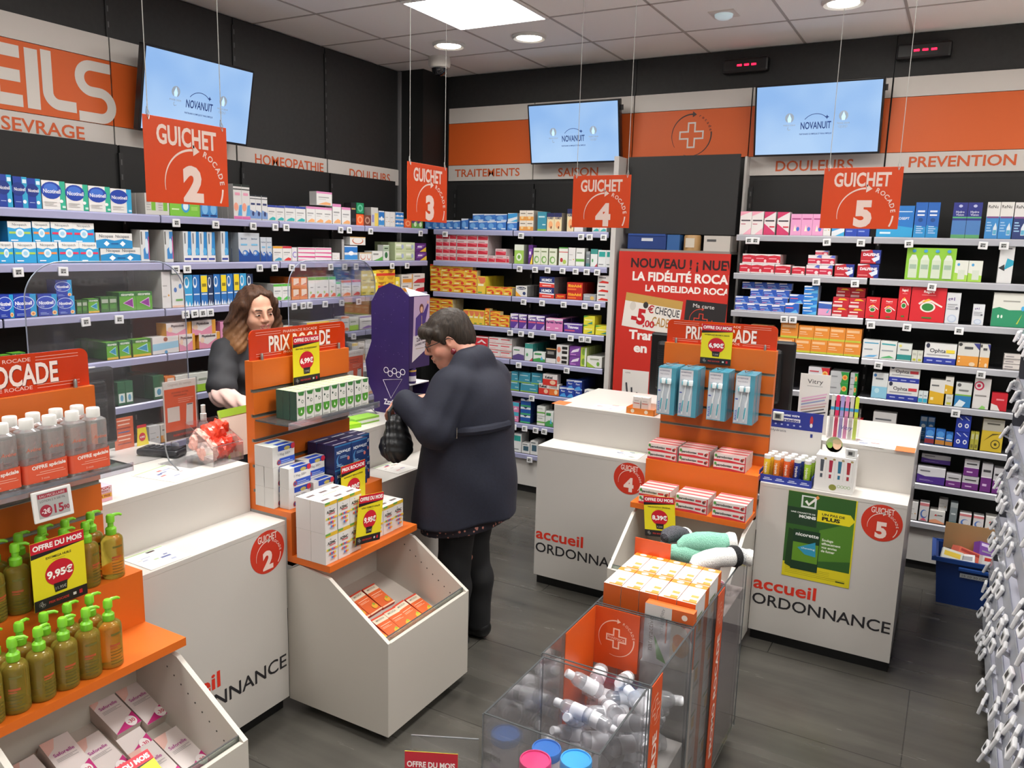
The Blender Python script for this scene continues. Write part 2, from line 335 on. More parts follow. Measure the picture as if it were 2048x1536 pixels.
tv('large light blue wall screen beside the DOULEURS lettering on the right', (-.868, 5.24, 2.645), 0, .735, .425)

# LED queue counters, dome camera, sensor
for x, lab in ((-1.346, 'black queue counter with red dashes left of the large screen'), (-.331, 'black queue counter with red dashes above the PREVENTION board')):
    o = thing('queue_counter', lab, 'display', (x, 5.405, 3.015), 0, 'red digit queue counters'); MB().bbox(-.145, -.06, -.045, .145, 0, .045, M('0E0E10', .35), .015).build('case', o)
    for i in range(3): MB().bbox(-.05+i*.045, -.064, -.006, -.02+i*.045, -.0595, .006, M('FF1230', .4, emit=5.0), .002).build('red_dash', o)
o = thing('dome_camera', 'white dome security camera with dark lens on the ceiling', 'camera', (-3.356, 4.844, CEIL))
MB().lathe((0, 0, 0), [(.078, -.0), (.078, -.05), (.07, -.07), (.055, -.075)], M('D8D4CE', .4), 28).build('housing', o)
MB().lathe((0, 0, 0), [(.055, -.074), (.052, -.095), (.04, -.112), (.022, -.122), (.004, -.126)], M('1A1A1C', .12, coat=.5), 28).build('lens_dome', o)
o = thing('motion_sensor', 'small round white sensor on a square plate in the ceiling', 'sensor', (-1.29, 4.585, CEIL))
MB().box(-.07, -.07, -.006, .07, .07, 0, 'D8D2CC').build('plate', o); MB().lathe((0, 0, 0), [(.05, -.006), (.047, -.02), (.03, -.03), (.003, -.033)], M('CFE3EA', .3, emit=.25), 24).build('dome', o)

# ---------------------------------------------------------------- counter signs
PW = M('EFD6CC', .5)
def guichet(m, n, w, h, y, red=None, round_=False):
    """lettering of a counter sign inside a w x h plate centred on 0,0"""
    if round_:
        m.text('GUICHET', 0, h*.34, h*.16, PW, y, w=w*.56, bold=.02); cx, cz, r = w*.02, -h*.1, w*.36
        m.text(n, 0, -h*.18, h*.42, PW, y, bold=.05, sx=1.0)
    else:
        m.text('GUICHET', 0, h*.31, h*.225, PW, y, w=w*.72, bold=.03); cx, cz, r = w*.07, -h*.27, w*.355
        m.text(n, w*.05, -h*.24, h*.40, PW, y, bold=.06, sx=1.0)
    m.arc(cx, cz, r, 190, 92, r*.07, PW, y, 26, True); m.poly([(cx-r*.02, cz+r*1.16), (cx+r*.2, cz+r*.98), (cx-r*.02, cz+r*.84)], PW, y)
    m.arctext('ROCADE', cx, cz, r, 66, -11.5, r*.17, PW, y, .02); m.arc(cx, cz, r, -2, -26 if not round_ else -40, r*.06, PW, y, 12)
for n, loc, rz, sl in (('2', (-2.1, 1.69, 2.068), HALF, 'left counter before the wall screen'), ('3', (-2.1, 2.95, 2.062), HALF, 'counter beside the corner column'), ('4', (-1.556, 3.62, 2.064), 0, 'middle counter below SAISON'), ('5', (-.397, 3.62, 2.075), 0, 'right counter below the large screen')):
    o = thing('hanging_sign', 'orange hanging sign with the number %s over the %s' % (n, sl), 'sign', loc, rz, 'orange numbered signs hanging over the counters')
    MB().bbox(-.15, -.0015, -.1235, .15, .0015, .1235, M('DC4814', .35, coat=.15), .001).build('plate', o)
    m = MB(); guichet(m, n, .30, .247, -.0022); m.build('lettering', o)
    for s in (-1, 1):
        m = MB(); z = .116; m.tube([(s*.132, 0, z), (s*.132, 0, CEIL-loc[2])], .0013, M('B9B7B2', .4), 6)
        m.tube([(s*.132, -.004, z-.006), (s*.132+.006, 0, z+.012), (s*.132, .004, z+.03), (s*.132-.005, 0, z+.012), (s*.132, -.004, z-.006)], .0011, STEEL, 6)
        m.build('hanging_wire', o)

# ---------------------------------------------------------------- service counters
def counter(label, loc, rz, n):
    o = thing('service_counter', label, 'counter', loc, rz, 'white stepped service counters'); w = .62
    MB().box(.006, .03, 0, w-.006, .78, .057, BLACK).build('plinth', o)
    MB().bbox(0, 0, .057, w, .186, .773, WHITE, .001).bbox(0, -.001, .773, w, .186, .79, WHITE, .001).build('lower_block', o)
    MB().bbox(0, .186, .057, w, .80, .967, WHITE, .001).bbox(0, .185, .967, w, .80, .985, WHITE, .001).build('upper_block', o)
    m = MB(); m.text('accueil', .008, .302, .062, 'D8321E', -.001, w=.282, bold=.022, al='L'); m.build('red_lettering', o)
    m = MB(); m.text('ORDONNANCE', .008, .222, .056, '242226', -.001, w=.60, bold=.01, al='L'); m.build('black_lettering', o)
    if n:
        s = MB().lathe((.527, 0, .694), [(.083, .0), (.083, .0012)], M('C8321A', .6), 40, 'y').build('round_sticker', o)
        m = MB(); guichet(m, n, .166, .166, -.002, round_=True); k = m.build('sticker_lettering', s); k.location = (.527, 0, .694)
    return o
counter('white stepped counter with the round number 2 sticker on the left', (-2.147, 1.48, 0), HALF, '2')
counter('white stepped counter behind the woman in the navy coat', (-2.147, 2.655, 0), HALF, '3')
counter('white stepped counter with the round number 4 sticker', (-1.885, 3.68, 0), 0, '4')
counter('white stepped counter with the round number 5 sticker on the right', (-.713, 3.68, 0), 0, '5')
counter('white stepped counter cut off by the left edge of the photo', (-2.147, .30, 0), HALF, None)
# poster on counter 5
o = thing('poster', 'green and yellow anti smoking poster on the front of the right counter', 'poster', (-.582, 3.6785, .364), 0)
w, h = .293, .41; m = MB(); m.box(0, -.0012, 0, w, 0, h, 'D9C91E'); m.build('sheet', o)
m = MB(); y = -.0016; m.rect(0, h*.17, w*.98, h, '2E5A22', y); m.rect(0, h*.62, w*.45, h*.82, '1D3A22', y-.0002); m.poly([(w*.52, h*.24), (w*.98, h*.3), (w*.98, h*.75), (w*.5, h*.6)], '4F7F25', y-.0002)
m.rect(w*.2, h*.83, w*.42, h*.97, 'D9DDDA', y-.0004); m.rect(w*.225, h*.85, w*.395, h*.955, '2E5A22', y-.0006); m.poly([(w*.25, h*.90), (w*.28, h*.92), (w*.31, h*.885), (w*.43, h*.985), (w*.45, h*.96), (w*.31, h*.855)], 'E8E6E0', y-.0008); m.poly([(w*.40, h*.965), (w*.43, h*.99), (w*.46, h*.965), (w*.43, h*.94)], 'D88A4A', y-.001)
m.poly([(w*.45, h*.70), (w*.92, h*.70), (w*.99, h*.765), (w*.92, h*.83), (w*.45, h*.83)], 'E2D21C', y-.0004)
m.text('UN PAS DE', w*.68, h*.79, h*.026, '22301E', y-.0006, w=w*.33, bold=.03); m.text('PLUS', w*.65, h*.742, h*.04, '1A2418', y-.0006, w=w*.26, bold=.05)
m.text('UNE CIGARETTE DE', w*.24, h*.765, h*.016, 'E6EAE4', y-.0006, w=w*.36, bold=.03); m.text('MOINS', w*.31, h*.725, h*.032, 'F2F4F0', y-.0006, w=w*.25, bold=.05)
m.poly([(w*.03, h*.14), (w*.13, h*.11), (w*.13, h*.55), (w*.05, h*.57)], '1C3A18', y-.0004); m.rect(w*.12, h*.10, w*.52, h*.57, '16361E', y-.0006); m.rect(w*.13, h*.2, w*.51, h*.42, '5E8C22', y-.0008)
m.text('nicorette', w*.33, h*.52, h*.042, 'F0F2EE', y-.001, w=w*.34, bold=.02); m.poly([(w*.2, h*.36), (w*.46, h*.45), (w*.48, h*.28), (w*.32, h*.29)], '2E8FB0', y-.001); m.text('chewing', w*.36, h*.365, h*.02, 'E8F2F2', y-.0012, w=w*.2)
for i, t in enumerate(('Soulage', 'efficacement', 'vos envies', 'de fumer')): m.text(t, w*.55, h*(.50-.042*i), h*.028, 'E4EAD8', y-.001, al='L', maxw=w*.38, bold=.03)
for i in range(5): m.rect(w*.04, h*(.125-.02*i), w*(.7 if i < 3 else .93), h*(.128-.02*i), '8A7F1A', y)
m.rect(w*.8, h*.04, w*.93, h*.055, '3C4A1E', y-.0002); m.build('print', o)

# ---------------------------------------------------------------- orange slat displays and white dump bins
def offer(label, loc, rz, price, old, title, w=.15, h=.195, tilt=0, head='OFFRE DU MOIS', cat='price sign', lean=0):
    """yellow price card: red head, price balloon, black foot"""
    o = thing('offer_card', label, cat, loc, rz, 'yellow monthly offer cards'); o.rotation_euler.x = lean; o.rotation_euler.y = tilt
    MB().box(-w/2, -.0008, -h/2, w/2, .0008, h/2, 'E3D21E').build('card', o); m = MB(); y = -.0013
    m.rect(-w/2, h*.34, w/2, h/2, 'C4122A', y); m.poly([(-w/2, h*.34), (w/2, h*.34), (w/2, h*.335), (-w/2, h*.27)], '1C1416', y); m.rect(-w/2, -h/2, w/2, -h*.34, '1C1618', y)
    m.text(head, 0, h*.42, h*.075, 'F4EDEA', y-.0003, w=w*.92, bold=.04); m.text(title, 0, h*.235, h*.035, '4A4416', y-.0003, maxw=w*.8, bold=.02); m.rect(-w*.12, h*.185, w*.12, h*.19, '8A7F1A', y-.0003)
    m.ell(0, 0-h*.02, w*.27, h*.19, 'C4122A', y-.0003, 32); m.poly([(-w*.13, -h*.17), (w*.13, -h*.17), (w*.11, -h*.3), (-w*.11, -h*.3)], '1C1618', y-.0006)
    m.text(price, 0, -h*.02, h*.105, 'FBF6F2', y-.0008, w=w*.48, bold=.04); m.text(old, 0, -h*.245, h*.045, 'B8B2AC', y-.0009, maxw=w*.2)
    emblem(m, -w*.36, -h*.42, w*.055, 'E8E2DC', 'E8E2DC', y-.0005, False); m.text('PRIX ROCADE', -w*.05, -h*.42, h*.035, 'B8322A', y-.0005, w=w*.38, bold=.03); m.rect(w*.22, -h*.44, w*.28, -h*.4, 'D8D2CC', y-.0005); m.rect(w*.34, -h*.45, w*.4, -h*.39, 'C4122A', y-.0005)
    m.build('print', o); return o
def slat_display(label, loc, rz, glass=None, w=.545):
    """local frame: x along the width, -y towards the customer, y=0 front of the slat panel"""
    o = thing('slat_display', label, 'display stand', loc, rz, 'orange slat wall displays between the counters'); p = MB()
    gz = [1.272, 1.174, 1.078, .976, .878]; zs = [1.386]+gz+[.80]
    for i in range(len(zs)-1): p.box(0, 0, zs[i+1]+(.006 if i < 5 else 0), w, .016, zs[i]-(.006 if i else 0), ORANGE)
    p.box(0, .016, .80, w, .042, 1.386, ORANGE); pn = p.build('slat_panel', o)
    for z in gz: MB().box(.0, .009, z-.006, w, .016, z+.006, M('8C8880', .35, .7)).box(0, -.001, z-.0065, w, .009, z-.0045, M('B5B1AA', .3, .8)).build('metal_groove', pn)
    MB().box(0, -.182, .80, w, 0, .822, ORANGE).box(0, -.182, .61, w, -.157, .80, ORANGE).build('upper_step', o)
    MB().box(0, -.372, .625, w, -.182, .651, ORANGE).box(0, -.182, .625, w, -.157, .61, ORANGE).build('lower_shelf', o)
    n = 8; r = .025; x0, x1, z0, z1 = .004, w-.004, 1.387, 1.502; pts = [(x0, z0), (x1, z0)]+[(x1-r+r*math.cos(a), z1-r+r*math.sin(a)) for a in np.linspace(0, HALF, n)]+[(x0+r-r*math.sin(a), z1-r+r*math.cos(a)) for a in np.linspace(0, HALF, n)]
    tp = MB().prism(pts, .018, .023, REDACR).build('topper_sign', o)
    m = MB(); y = .0172
    for z in (1.486, 1.404):
        m.text('PHARMACIE ROCADE', w/2, z, .011, 'F0C8B8', y, w=.19, bold=.01)
        for s in (0, 1):
            a, b = (.035, w*.3) if not s else (w*.7, w-.035); m.rect(a, z+.0035, b, z+.005, 'F0B8A4', y); m.rect(a, z-.0055, b, z-.004, 'F0B8A4', y)
    m.text('PRIX ROCADE', w/2+.002, 1.4425, .062, '5A1008', y-.0002, w=.345, bold=.025); m.text('PRIX ROCADE', w/2, 1.4445, .062, 'F6E6DE', y-.0006, w=.345, bold=.025); m.build('topper_lettering', tp)
    for s in (.055, w-.055): MB().lathe((s, .008, 1.372), [(.006, 0), (.006, .034), (.004, .040)], STEEL, 14).build('clip_pin', o)
    if glass:
        g = MB().box(.005, -.17, glass, w-.005, -.001, glass+.006, GLASS).box(.005, -.1715, glass, w-.005, -.17, glass+.006, GLASSE).box(.0045, -.1715, glass, .005, 0, glass+.006, GLASSE).box(w-.005, -.1715, glass, w-.0045, 0, glass+.006, GLASSE).build('glass_shelf', o)
        MB().box(.005, -.176, glass-.012, w-.005, -.1725, glass+.014, clear('clear_rail', 'F2F2FA', .1, .12)).build('shelf_rail', g)
    return o
def dump_bin(label, loc, rz, w=.54):
    o = thing('dump_bin', label, 'display bin', loc, rz, 'white dump bins under the orange displays'); t = .016; m = M('BDB7AE', .4)
    pr = [(0, .045), (0, .585), (-.07, .622), (-.215, .599), (-.493, .415), (-.493, .045)]
    for x in (0, w-t):
        q = MB().prism([(a, b) for a, b in pr], 0, t, m, 'x'); q.v = [(a+x, b, c) for a, b, c in q.v]; s = q.build('side_panel', o)
        if x:
            k = MB()
            for i in range(11): k.lathe((x, -.14-.03*i, .575-.0205*i), [(.003, -.0006), (.003, 0)], '3A3632', 8, 'x', False)
            k.build('peg_holes', s)
    MB().box(t, -.493, .045, w-t, -.477, .413, m).build('front_panel', o); MB().box(t, -.016, .045, w-t, 0, .585, m).build('back_panel', o)
    q = MB().prism([(-.016, .40), (-.477, .26), (-.477, .244), (-.016, .384)], t, w-t, M('B5ADA4', .5), 'x'); q.build('sloping_floor', o)
    MB().box(t, -.474, .30, w-t, -.469, .428, GLASS).box(t, -.474, .428, w-t, -.469, .430, GLASSE).build('glass_lip', o)
    for x in (.06, w-.06):
        for y in (-.44, -.07): MB().lathe((x-.012, y, .022), [(.022, 0), (.022, .024)], M('17171A', .5), 18, 'x').box(x-.02, y-.02, .022, x+.02, y+.02, .046, M('222226', .5)).build('caster', o)
    return o
slat_display('orange slat display stacked with pump bottles at the left edge', (-2.30, .925, 0), HALF, 1.155)
slat_display('orange slat display with white boxes in front of the pharmacist', (-2.30, 2.103, 0), HALF, 1.155)
slat_display('orange slat display with hanging toothbrushes between the right counters', (-1.263, 3.83, 0), 0, None)
dump_bin('white dump bin full of white and pink boxes at lower left', (-2.150, .915, 0), HALF)
dump_bin('white dump bin with orange boxes under the middle orange display', (-2.150, 2.105, 0), HALF)
dump_bin('white dump bin behind the clear bins under the toothbrush display', (-1.255, 3.675, 0), 0)

# ---------------------------------------------------------------- wall shelving
ROWS = [1.945, 1.708, 1.472, 1.238, 1.004, .768, .532, .30]
def bay(label, wall, s0, s1, rows, top=2.3, broken=()):
    o = thing('wall_shelving', label, 'shelving', (-3.56, s0, 0) if wall == 'L' else (s0, 5.085, 0), HALF if wall == 'L' else 0, 'black wall shelving bays'); w = s1-s0
    MB().box(.004, .30, .26, w-.004, .318, top, M('161616', .6)).build('back_panel', o)
    b = MB().box(.004, .018, .055, w-.004, .31, .26, M('C9C5C0', .4)).build('base_cabinet', o); MB().box(.004, .03, 0, w-.004, .30, .055, BLACK).build('plinth', o)
    u = MB().box(-.012, .285, .055, .012, .30, 2.26, M('1A1A1A', .5)).box(-.012, .328, 2.26, .012, .340, CEIL-.05, M('1A1A1A', .5)); z = .4
    while z < CEIL-.1:
        u.box(-.004, (.284 if z < 2.22 else .327), z, .004, (.285 if z < 2.22 else .328), z+.028, M('8C8C8C' if z < 1.9 else '5A5A5A', .4, .5)); z += .075
    u.build('slotted_upright', o)
    for z in rows:
        s = MB().box(.003, .004, z-.022, w-.003, .30, z, M('3A3A3E', .5)).build('shelf', o)
        MB().prism([(-.004, z-.034), (-.006, z-.004), (0, z+.003), (.004, z), (.004, z-.036)], .002, w-.002, RAIL if wall == 'L' or s0 < -2 else RAILM, 'x').build('edge_rail', s)
    return o
bay('black shelving bay stacked with blue and white cartons at the left edge', 'L', 1.085, 1.88, ROWS)
bay('black shelving bay below the SEVRAGE lettering', 'L', 1.885, 2.68, ROWS)
bay('black shelving bay below the left wall screen', 'L', 2.685, 3.485, ROWS)
bay('black shelving bay below the HOMEOPATHIE lettering', 'L', 3.49, 4.265, ROWS)
bay('black shelving bay below the left DOULEURS lettering', 'L', 4.27, 5.0, ROWS)
bay('black shelving bay below the TRAITEMENTS lettering', 'B', -3.56, -2.862, ROWS)
bay('black shelving bay below the SAISON lettering', 'B', -2.857, -2.115, ROWS)
bay('black shelving bay below the right DOULEURS lettering', 'B', -1.255, -.475, ROWS)
bay('black shelving bay below the PREVENTION lettering', 'B', -.465, .70, ROWS)
# pale uprights, red loyalty banner and what is stacked above it
for x0, x1, y, lab in ((-2.099, -2.065, 5.08, 'pale upright board beside the red banner, on its left'), (-1.290, -1.276, 5.30, 'thin pale upright beside the red banner, on its right')):
    tag(MB().box(x0, y, 0, x1, 5.405, 2.445, M('C4C0BC', .5)).build('upright_board'), lab, 'board')
tag(MB().box(-2.045, 5.20, 1.945, -1.295, 5.215, 2.45, M('262626', .6)).build('dark_panel'), 'dark panel above the red banner, under the cross emblem', 'panel')
tag(MB().box(-2.045, 5.12, 1.822, -1.295, 5.40, 1.84, M('8A8680', .5)).build('shelf_board'), 'shelf above the red banner holding the blue crate', 'shelf')
o = thing('loyalty_banner', 'red banner with black and white writing about a loyalty card', 'banner', (-2.04, 5.10, 0), 0)
MB().box(0, 0, .35, .755, .012, 1.825, M('C02A1E', .5)).build('panel', o)
m = MB(); y = -.0006; tx = M('E8E2DC', .5)
def bline(*a, **k):
    m = MB(); m.text(*a, **k); m.v = [(x, yy, z) if x < .752 else (.752, yy, z) for x, yy, z in m.v]; m.build('lettering', o)
bline('NOUVEAU ! ¡ NUEVO !', .09, 1.752, .062, '2A1416', y, w=.80, al='L', bold=.03)
bline('LA FIDÉLITÉ ROCADE', .105, 1.664, .058, tx, y, w=.74, al='L', bold=.035); bline('LA FIDELIDAD ROCADE', .20, 1.586, .042, tx, y, w=.64, al='L', bold=.035)
bline('Transformez', .10, 1.268, .062, tx, y, w=.5, al='L', bold=.04); bline('en cadeaux', .14, 1.18, .062, tx, y, w=.46, al='L', bold=.04)
k = MB(); k.T = Matrix.Translation((.255, 0, 1.415)) @ Matrix.Rotation(math.radians(6), 4, 'Y'); k.rect(-.2, -.115, .2, .115, 'DCD6CE', -.001); k.rect(-.2, .06, .2, .115, 'B8924A', -.0014)
k.text('CHEQUE', .105, .03, .05, '2A2A30', -.0018, w=.17, bold=.01); k.text('CADEAU', .10, -.045, .062, 'A87A32', -.0018, w=.18, bold=.01); k.text('-5', -.09, -.03, .10, 'B81A22', -.002, w=.10, bold=.05); k.text(',00', -.01, -.07, .045, 'B81A22', -.002, w=.08, bold=.03); k.text('€', -.01, .03, .05, 'B81A22', -.002, bold=.02); k.ell(-.14, .03, .022, .03, 'C9C2B8', -.0016); k.ell(-.05, .05, .018, .022, '33302E', -.0016)
k.build('gift_voucher_print', o)
k = MB(); k.T = Matrix.Translation((.62, 0, 1.40)) @ Matrix.Rotation(math.radians(3), 4, 'Y'); k.rect(-.14, -.12, .13, .115, '231F20', -.001); k.text('Ma carte', -.02, .085, .026, 'D8D4D0', -.0014, w=.14); emblem(k, -.03, -.01, .075, 'C23A26', 'C23A26', -.0014, False); k.text('https://fidelite', -.03, -.102, .018, 'C8C4C0', -.0014, w=.2)
k.build('loyalty_card_print', o)
k = MB(); k.rect(.07, .70, .26, 1.02, 'DCD8D2', -.001); k.text('LOMA', .09, 1.0, .01, '333333', -.0014, al='L'); 
for i in range(4): k.tube([(.10+.04*i, -.002, .93-.03*i), (.11+.035*i, -.002, .86-.02*i), (.09+.04*i, -.002, .80)], .006, '3A3A40', 5)
k.build('leaflet_print', o)
o = thing('storage_crate', 'dark blue crate lying on the shelf above the red banner', 'crate', (-2.0, 5.14, 1.84), 0)
MB().bbox(.0, 0, 0, .27, .22, .10, M('1E3A78', .45), .006).box(.005, -.004, .09, .265, .0, .103, M('28488E', .45)).build('body', o); MB().rect(.10, .055, .18, .075, 'C8CCD4', -.001).build('paper_label', o)
tag(MB().box(0, 0, 0, .085, .16, .10, M('2E5C96', .5)).build('carton', loc=(-1.725, 5.15, 1.84)), 'small blue carton right of the dark blue crate', 'box')
o = tag(MB().lathe((0, 0, 0), [(.055, 0), (.055, .09), (.05, .1), (.02, .1)], M('B08A58', .4), 24).rect(-.03, .02, .03, .08, 'C8C0B0', -.056).build('jar', loc=(-1.565, 5.19, 1.84)), 'brown jar on the shelf above the red banner', 'jar')
tag(MB().box(0, 0, 0, .17, .2, .098, M('BDB8B0', .5)).rect(.02, .06, .08, .075, '4A4A4A', -.0006).build('carton', loc=(-1.475, 5.14, 1.84)), 'pale grey carton right of the brown jar', 'box')
# ================================================================ cartons: kinds and their print
# kind: (look for labels, base colour, side colour, print ops in 0..1 of the front, depth in metres)
K = {}
def kind(k, look, base, side, ops, d=.07, name='medicine_box'): K[k] = (look, base, side, ops, d, name)
r, e, t, p, L = 'r', 'e', 't', 'p', 'L'
def lines(x0, x1, y0, y1, n, c): return [(r, x0, y0+(y1-y0)*i/n, x0+(x1-x0)*(1-.25*(i % 2)), y0+(y1-y0)*(i+.45)/n, c) for i in range(n)]
SW = lambda c: [(p, [(0.1, .05), (.9, .05), (.9, .2), (.6, .26), (.3, .16)], c)]
kind('nic_t', 'tall blue and teal gum carton', '1E3C96', '1A6C9E', [(r, .62, 0, 1, 1, '2E9CC4'), (e, .36, .6, .5, .22, '16307E'), (t, 'Nicotinell', .45, .6, .11, 'EFEFF4', .8), (r, .1, .18, .5, .2, 'A8B8E0'), (e, .75, .2, .13, .06, 'EDEDF2'), (r, .66, .8, .95, .92, 'CFE4EE')])
kind('nic_w', 'white carton with blue oval and green edge', 'DEDCDA', 'C4C2C0', [(r, .76, 0, 1, 1, '2FA98A'), (e, .4, .66, .44, .3, '1C3FA0'), (e, .38, .74, .3, .16, '3E6CC8'), (t, 'Nicotinell', .42, .64, .15, 'F4F4F8', .74), *lines(.08, .6, .12, .3, 3, 'B8B6B4'), (e, .8, .3, .08, .06, 'E8ECEA'), (r, .83, .06, .97, .14, 'BFE4D8')])
kind('nic_wb', 'white carton with blue oval and blue edge', 'DEDCDA', 'C4C2C0', [(r, .76, 0, 1, 1, '2C9CC6'), (e, .4, .66, .44, .3, '1C3FA0'), (t, 'Nicotinell', .42, .64, .15, 'F4F4F8', .74), *lines(.08, .6, .12, .3, 3, 'B8B6B4'), (r, .83, .06, .97, .14, 'BFE0F0')])
kind('nic_b', 'deep blue patch carton with white ring', '1E3AA4', '16297C', [(r, .72, 0, 1, 1, '1C96D0'), (e, .42, .62, .5, .3, 'C8D8F4'), (e, .41, .62, .47, .27, '2244B4'), (t, 'Nicotinell', .42, .62, .16, 'F2F4FA', .76, .03), (t, 'TTS', .2, .45, .08, 'DDE4F4'), (e, .82, .14, .12, .1, 'F0C890'), (e, .82, .14, .06, .05, 'D07A3A'), *lines(.08, .5, .08, .2, 2, '8FA4E0')])
def patch(k, look, c): kind(k, look, '2E9FD8', '2A7FB4', [(p, [(0, .72), (.3, .66), (.5, .72), (.7, .66), (1, .72), (1, 1), (0, 1)], 'E4E4E2'), (t, 'Nicopatch', .5, .86, .12, '5A626A', .7), (r, .05, .42, .95, .52, c), (e, .5, .46, .18, .2, 'D8E8F0'), (e, .5, .46, .1, .1, '9CCDE8'), (r, .1, .08, .4, .14, 'D8ECF6')])
patch('pat_g', 'blue patch carton with green stripe', 'A8CC58'); patch('pat_o', 'blue patch carton with orange stripe', 'E08A50'); patch('pat_r', 'blue patch carton with red stripe', 'D8385C')
kind('nicopass', 'wide white and blue lozenge carton', 'DEDEDC', 'CFCFCE', [(p, [(0, 0), (1, 0), (1, .5), (.75, .62), (.5, .5), (.25, .62), (0, .5)], '2A8CC8'), (t, 'Nicopass  Nicopass', .5, .8, .2, '3A4450', .84), (p, [(.28, .12), (.36, .3), (.28, .48), (.2, .3)], 'EDF4F8'), (p, [(.72, .12), (.8, .3), (.72, .48), (.64, .3)], 'EDF4F8'), (r, .4, .26, .6, .34, '1E5C98')])
kind('gry_gr', 'slim grey carton with green square', 'C9C7C3', 'B0AEAA', [(r, .5, .2, .85, .8, '76B43C'), *lines(.1, .45, .2, .8, 5, 'A8A6A2')])
kind('grn_w', 'wide green carton with blue circle', '7CC142', '6AA838', [(p, [(0, .7), (.6, .86), (1, .7), (1, 1), (0, 1)], 'E4E6E0'), (e, .52, .5, .14, .32, '3C9CD0'), (e, .52, .5, .09, .2, 'D8ECF4'), (r, .06, .3, .3, .36, 'D8F0C0'), (r, .7, .3, .92, .5, '9AD060')])
kind('blu_sq', 'small bright blue carton with white rim', '3A86C8', 'A8B4C0', [(r, 0, .8, 1, 1, 'DCE4EA'), (e, .5, .45, .36, .3, '7CB8E4'), (r, .1, .05, .9, .14, '1C3C7C')])
kind('tall_pk', 'tall white nasal spray carton with pink and blue print', 'DCDAD8', 'AAA8A6', [(r, 0, .93, 1, 1, '2C3430'), (r, 0, .84, 1, .87, '2C3430'), (r, .2, .68, .8, .76, 'E8A0B8'), (e, .3, .35, .26, .12, 'EFA088'), (p, [(.5, .1), (1, .1), (1, .42), (.7, .4)], '5CA4DC'), (r, 0, 0, 1, .08, 'D870A8')], .045)
kind('tall_bl', 'slim white carton with navy speckles', 'DCDCDC', 'B4B4B4', [(r, 0, .94, 1, 1, '2A2E36'), (r, 0, .84, 1, .87, '2A2E36'), (r, .15, .6, .85, .68, '3A4470'), (p, [(0, .05), (1, .05), (1, .3), (0, .4)], '7C9CD0'), (e, .5, .25, .2, .1, '34406E')], .04)
for k, look, a, b in (('w_teal', 'small white carton with blue head and teal swoosh', '3A4CA0', '3AB0B0'), ('w_grn', 'small white carton with green head and swoosh', '5CB848', '58B84A'), ('w_org', 'white carton with orange head and swoosh', 'E07A3C', 'E8703A'), ('w_red', 'white carton with red head and swoosh', 'C8283C', 'D83A3C'), ('w_pnk', 'white carton with pink head', 'D88AB8', 'E8A870'), ('w_col', 'white carton with rainbow head', 'E0A030', '4AA0C0'), ('w_ylw', 'white carton with yellow swoosh', 'E8C838', 'E8C838'), ('w_vio', 'white carton with violet swoosh', '7A5AA8', '8A68B0')):
    kind(k, look, 'DEDDDB', 'C8C7C5', [(r, 0, .86, 1, 1, a), (r, .12, .55, .8, .62, '9A9A9A'), (r, .12, .42, .6, .46, 'BDBDBD'), *SW(b)], .06)
kind('w_tal', 'tall white carton with green cap band', 'DEDDDB', 'CFCECB', [(r, 0, .86, 1, 1, '4CA848'), (r, .3, .5, .7, .54, '8A8A8A'), (e, .35, .28, .14, .06, 'A8C878'), (p, [(.2, .05), (.95, .05), (.95, .2), (.6, .22)], 'E0643A')], .055)
kind('dark', 'black carton', '1E1C22', '161418', [(r, .1, .7, .9, .76, 'C8A870'), (r, .1, .15, .9, .3, '3A3A44')], .06)
kind('grn_s', 'small emerald carton', '1E8A5C', '1A6A48', [(e, .5, .5, .35, .35, '6CC09C'), (e, .5, .5, .2, .2, '1E8A5C')], .05)
kind('org_s', 'small bright orange carton', 'E8602C', 'C04A20', [(e, .5, .5, .35, .35, 'F4A070'), (e, .5, .5, .2, .2, 'E8602C')], .05)
kind('brn_s', 'small brown carton', '6E3A2C', '54281E', [(e, .5, .5, .35, .35, 'B08A78'), (e, .5, .5, .2, .2, '6E3A2C')], .05)
kind('gry_y', 'grey and yellow carton', 'C8C6C2', 'A8A6A2', [(r, .5, 0, 1, .7, 'E8CC60'), (r, .1, .2, .4, .6, '8A88C0')], .06)
kind('blu_w', 'blue and white carton', 'D8DCE2', 'C0C4CA', [(r, 0, .55, 1, .92, '2C74C0'), (r, 0, .08, 1, .4, '3C8CD0'), (e, .5, .5, .2, .14, 'F0F0F4')], .06)
kind('dg_pur', 'small green and purple carton', '6CA84C', '4A7A38', [(r, 0, .5, .6, 1, '5A3C78'), (e, .6, .4, .25, .25, 'D8E8C0')], .06)
kind('pror', 'tall pale carton printed with a blue foot', 'CFD2D2', 'C2C0BC', [(p, [(.3, .1), (1, .1), (1, .95), (.6, .95), (.6, .5), (.3, .4)], '3C84C4'), (e, .72, .5, .2, .24, 'C8DCE8'), (r, .06, .55, .2, .95, '60605C'), (r, .9, .1, 1, .8, 'C85A90')], .065)
kind('physio', 'tall white and blue spray carton', 'D8DCE0', 'BDBDBD', [(p, [(.5, .22), (1, .22), (1, 1), (.62, 1)], '2E86C8'), (e, .7, .35, .24, .12, '5CB0E0'), (r, 0, 0, 1, .2, 'E6E6E8'), (r, .1, .06, .9, .13, '3C4C9C'), (r, .16, .6, .28, .95, '5A6068')], .05)
kind('wave', 'silver carton with deep blue wave', 'C4CAD2', '8A949E', [(p, [(0, 0), (1, 0), (1, .3), (.75, .38), (.5, .2), (.25, .3), (0, .46)], '1E4C98'), (e, .62, .3, .26, .1, '3C78C4'), (e, .56, .3, .14, .055, 'C4CAD2'), (t, 'Sterimar', .5, .8, .06, '4A6488', .8), (r, .2, .56, .8, .62, '78B8DC')], .055)
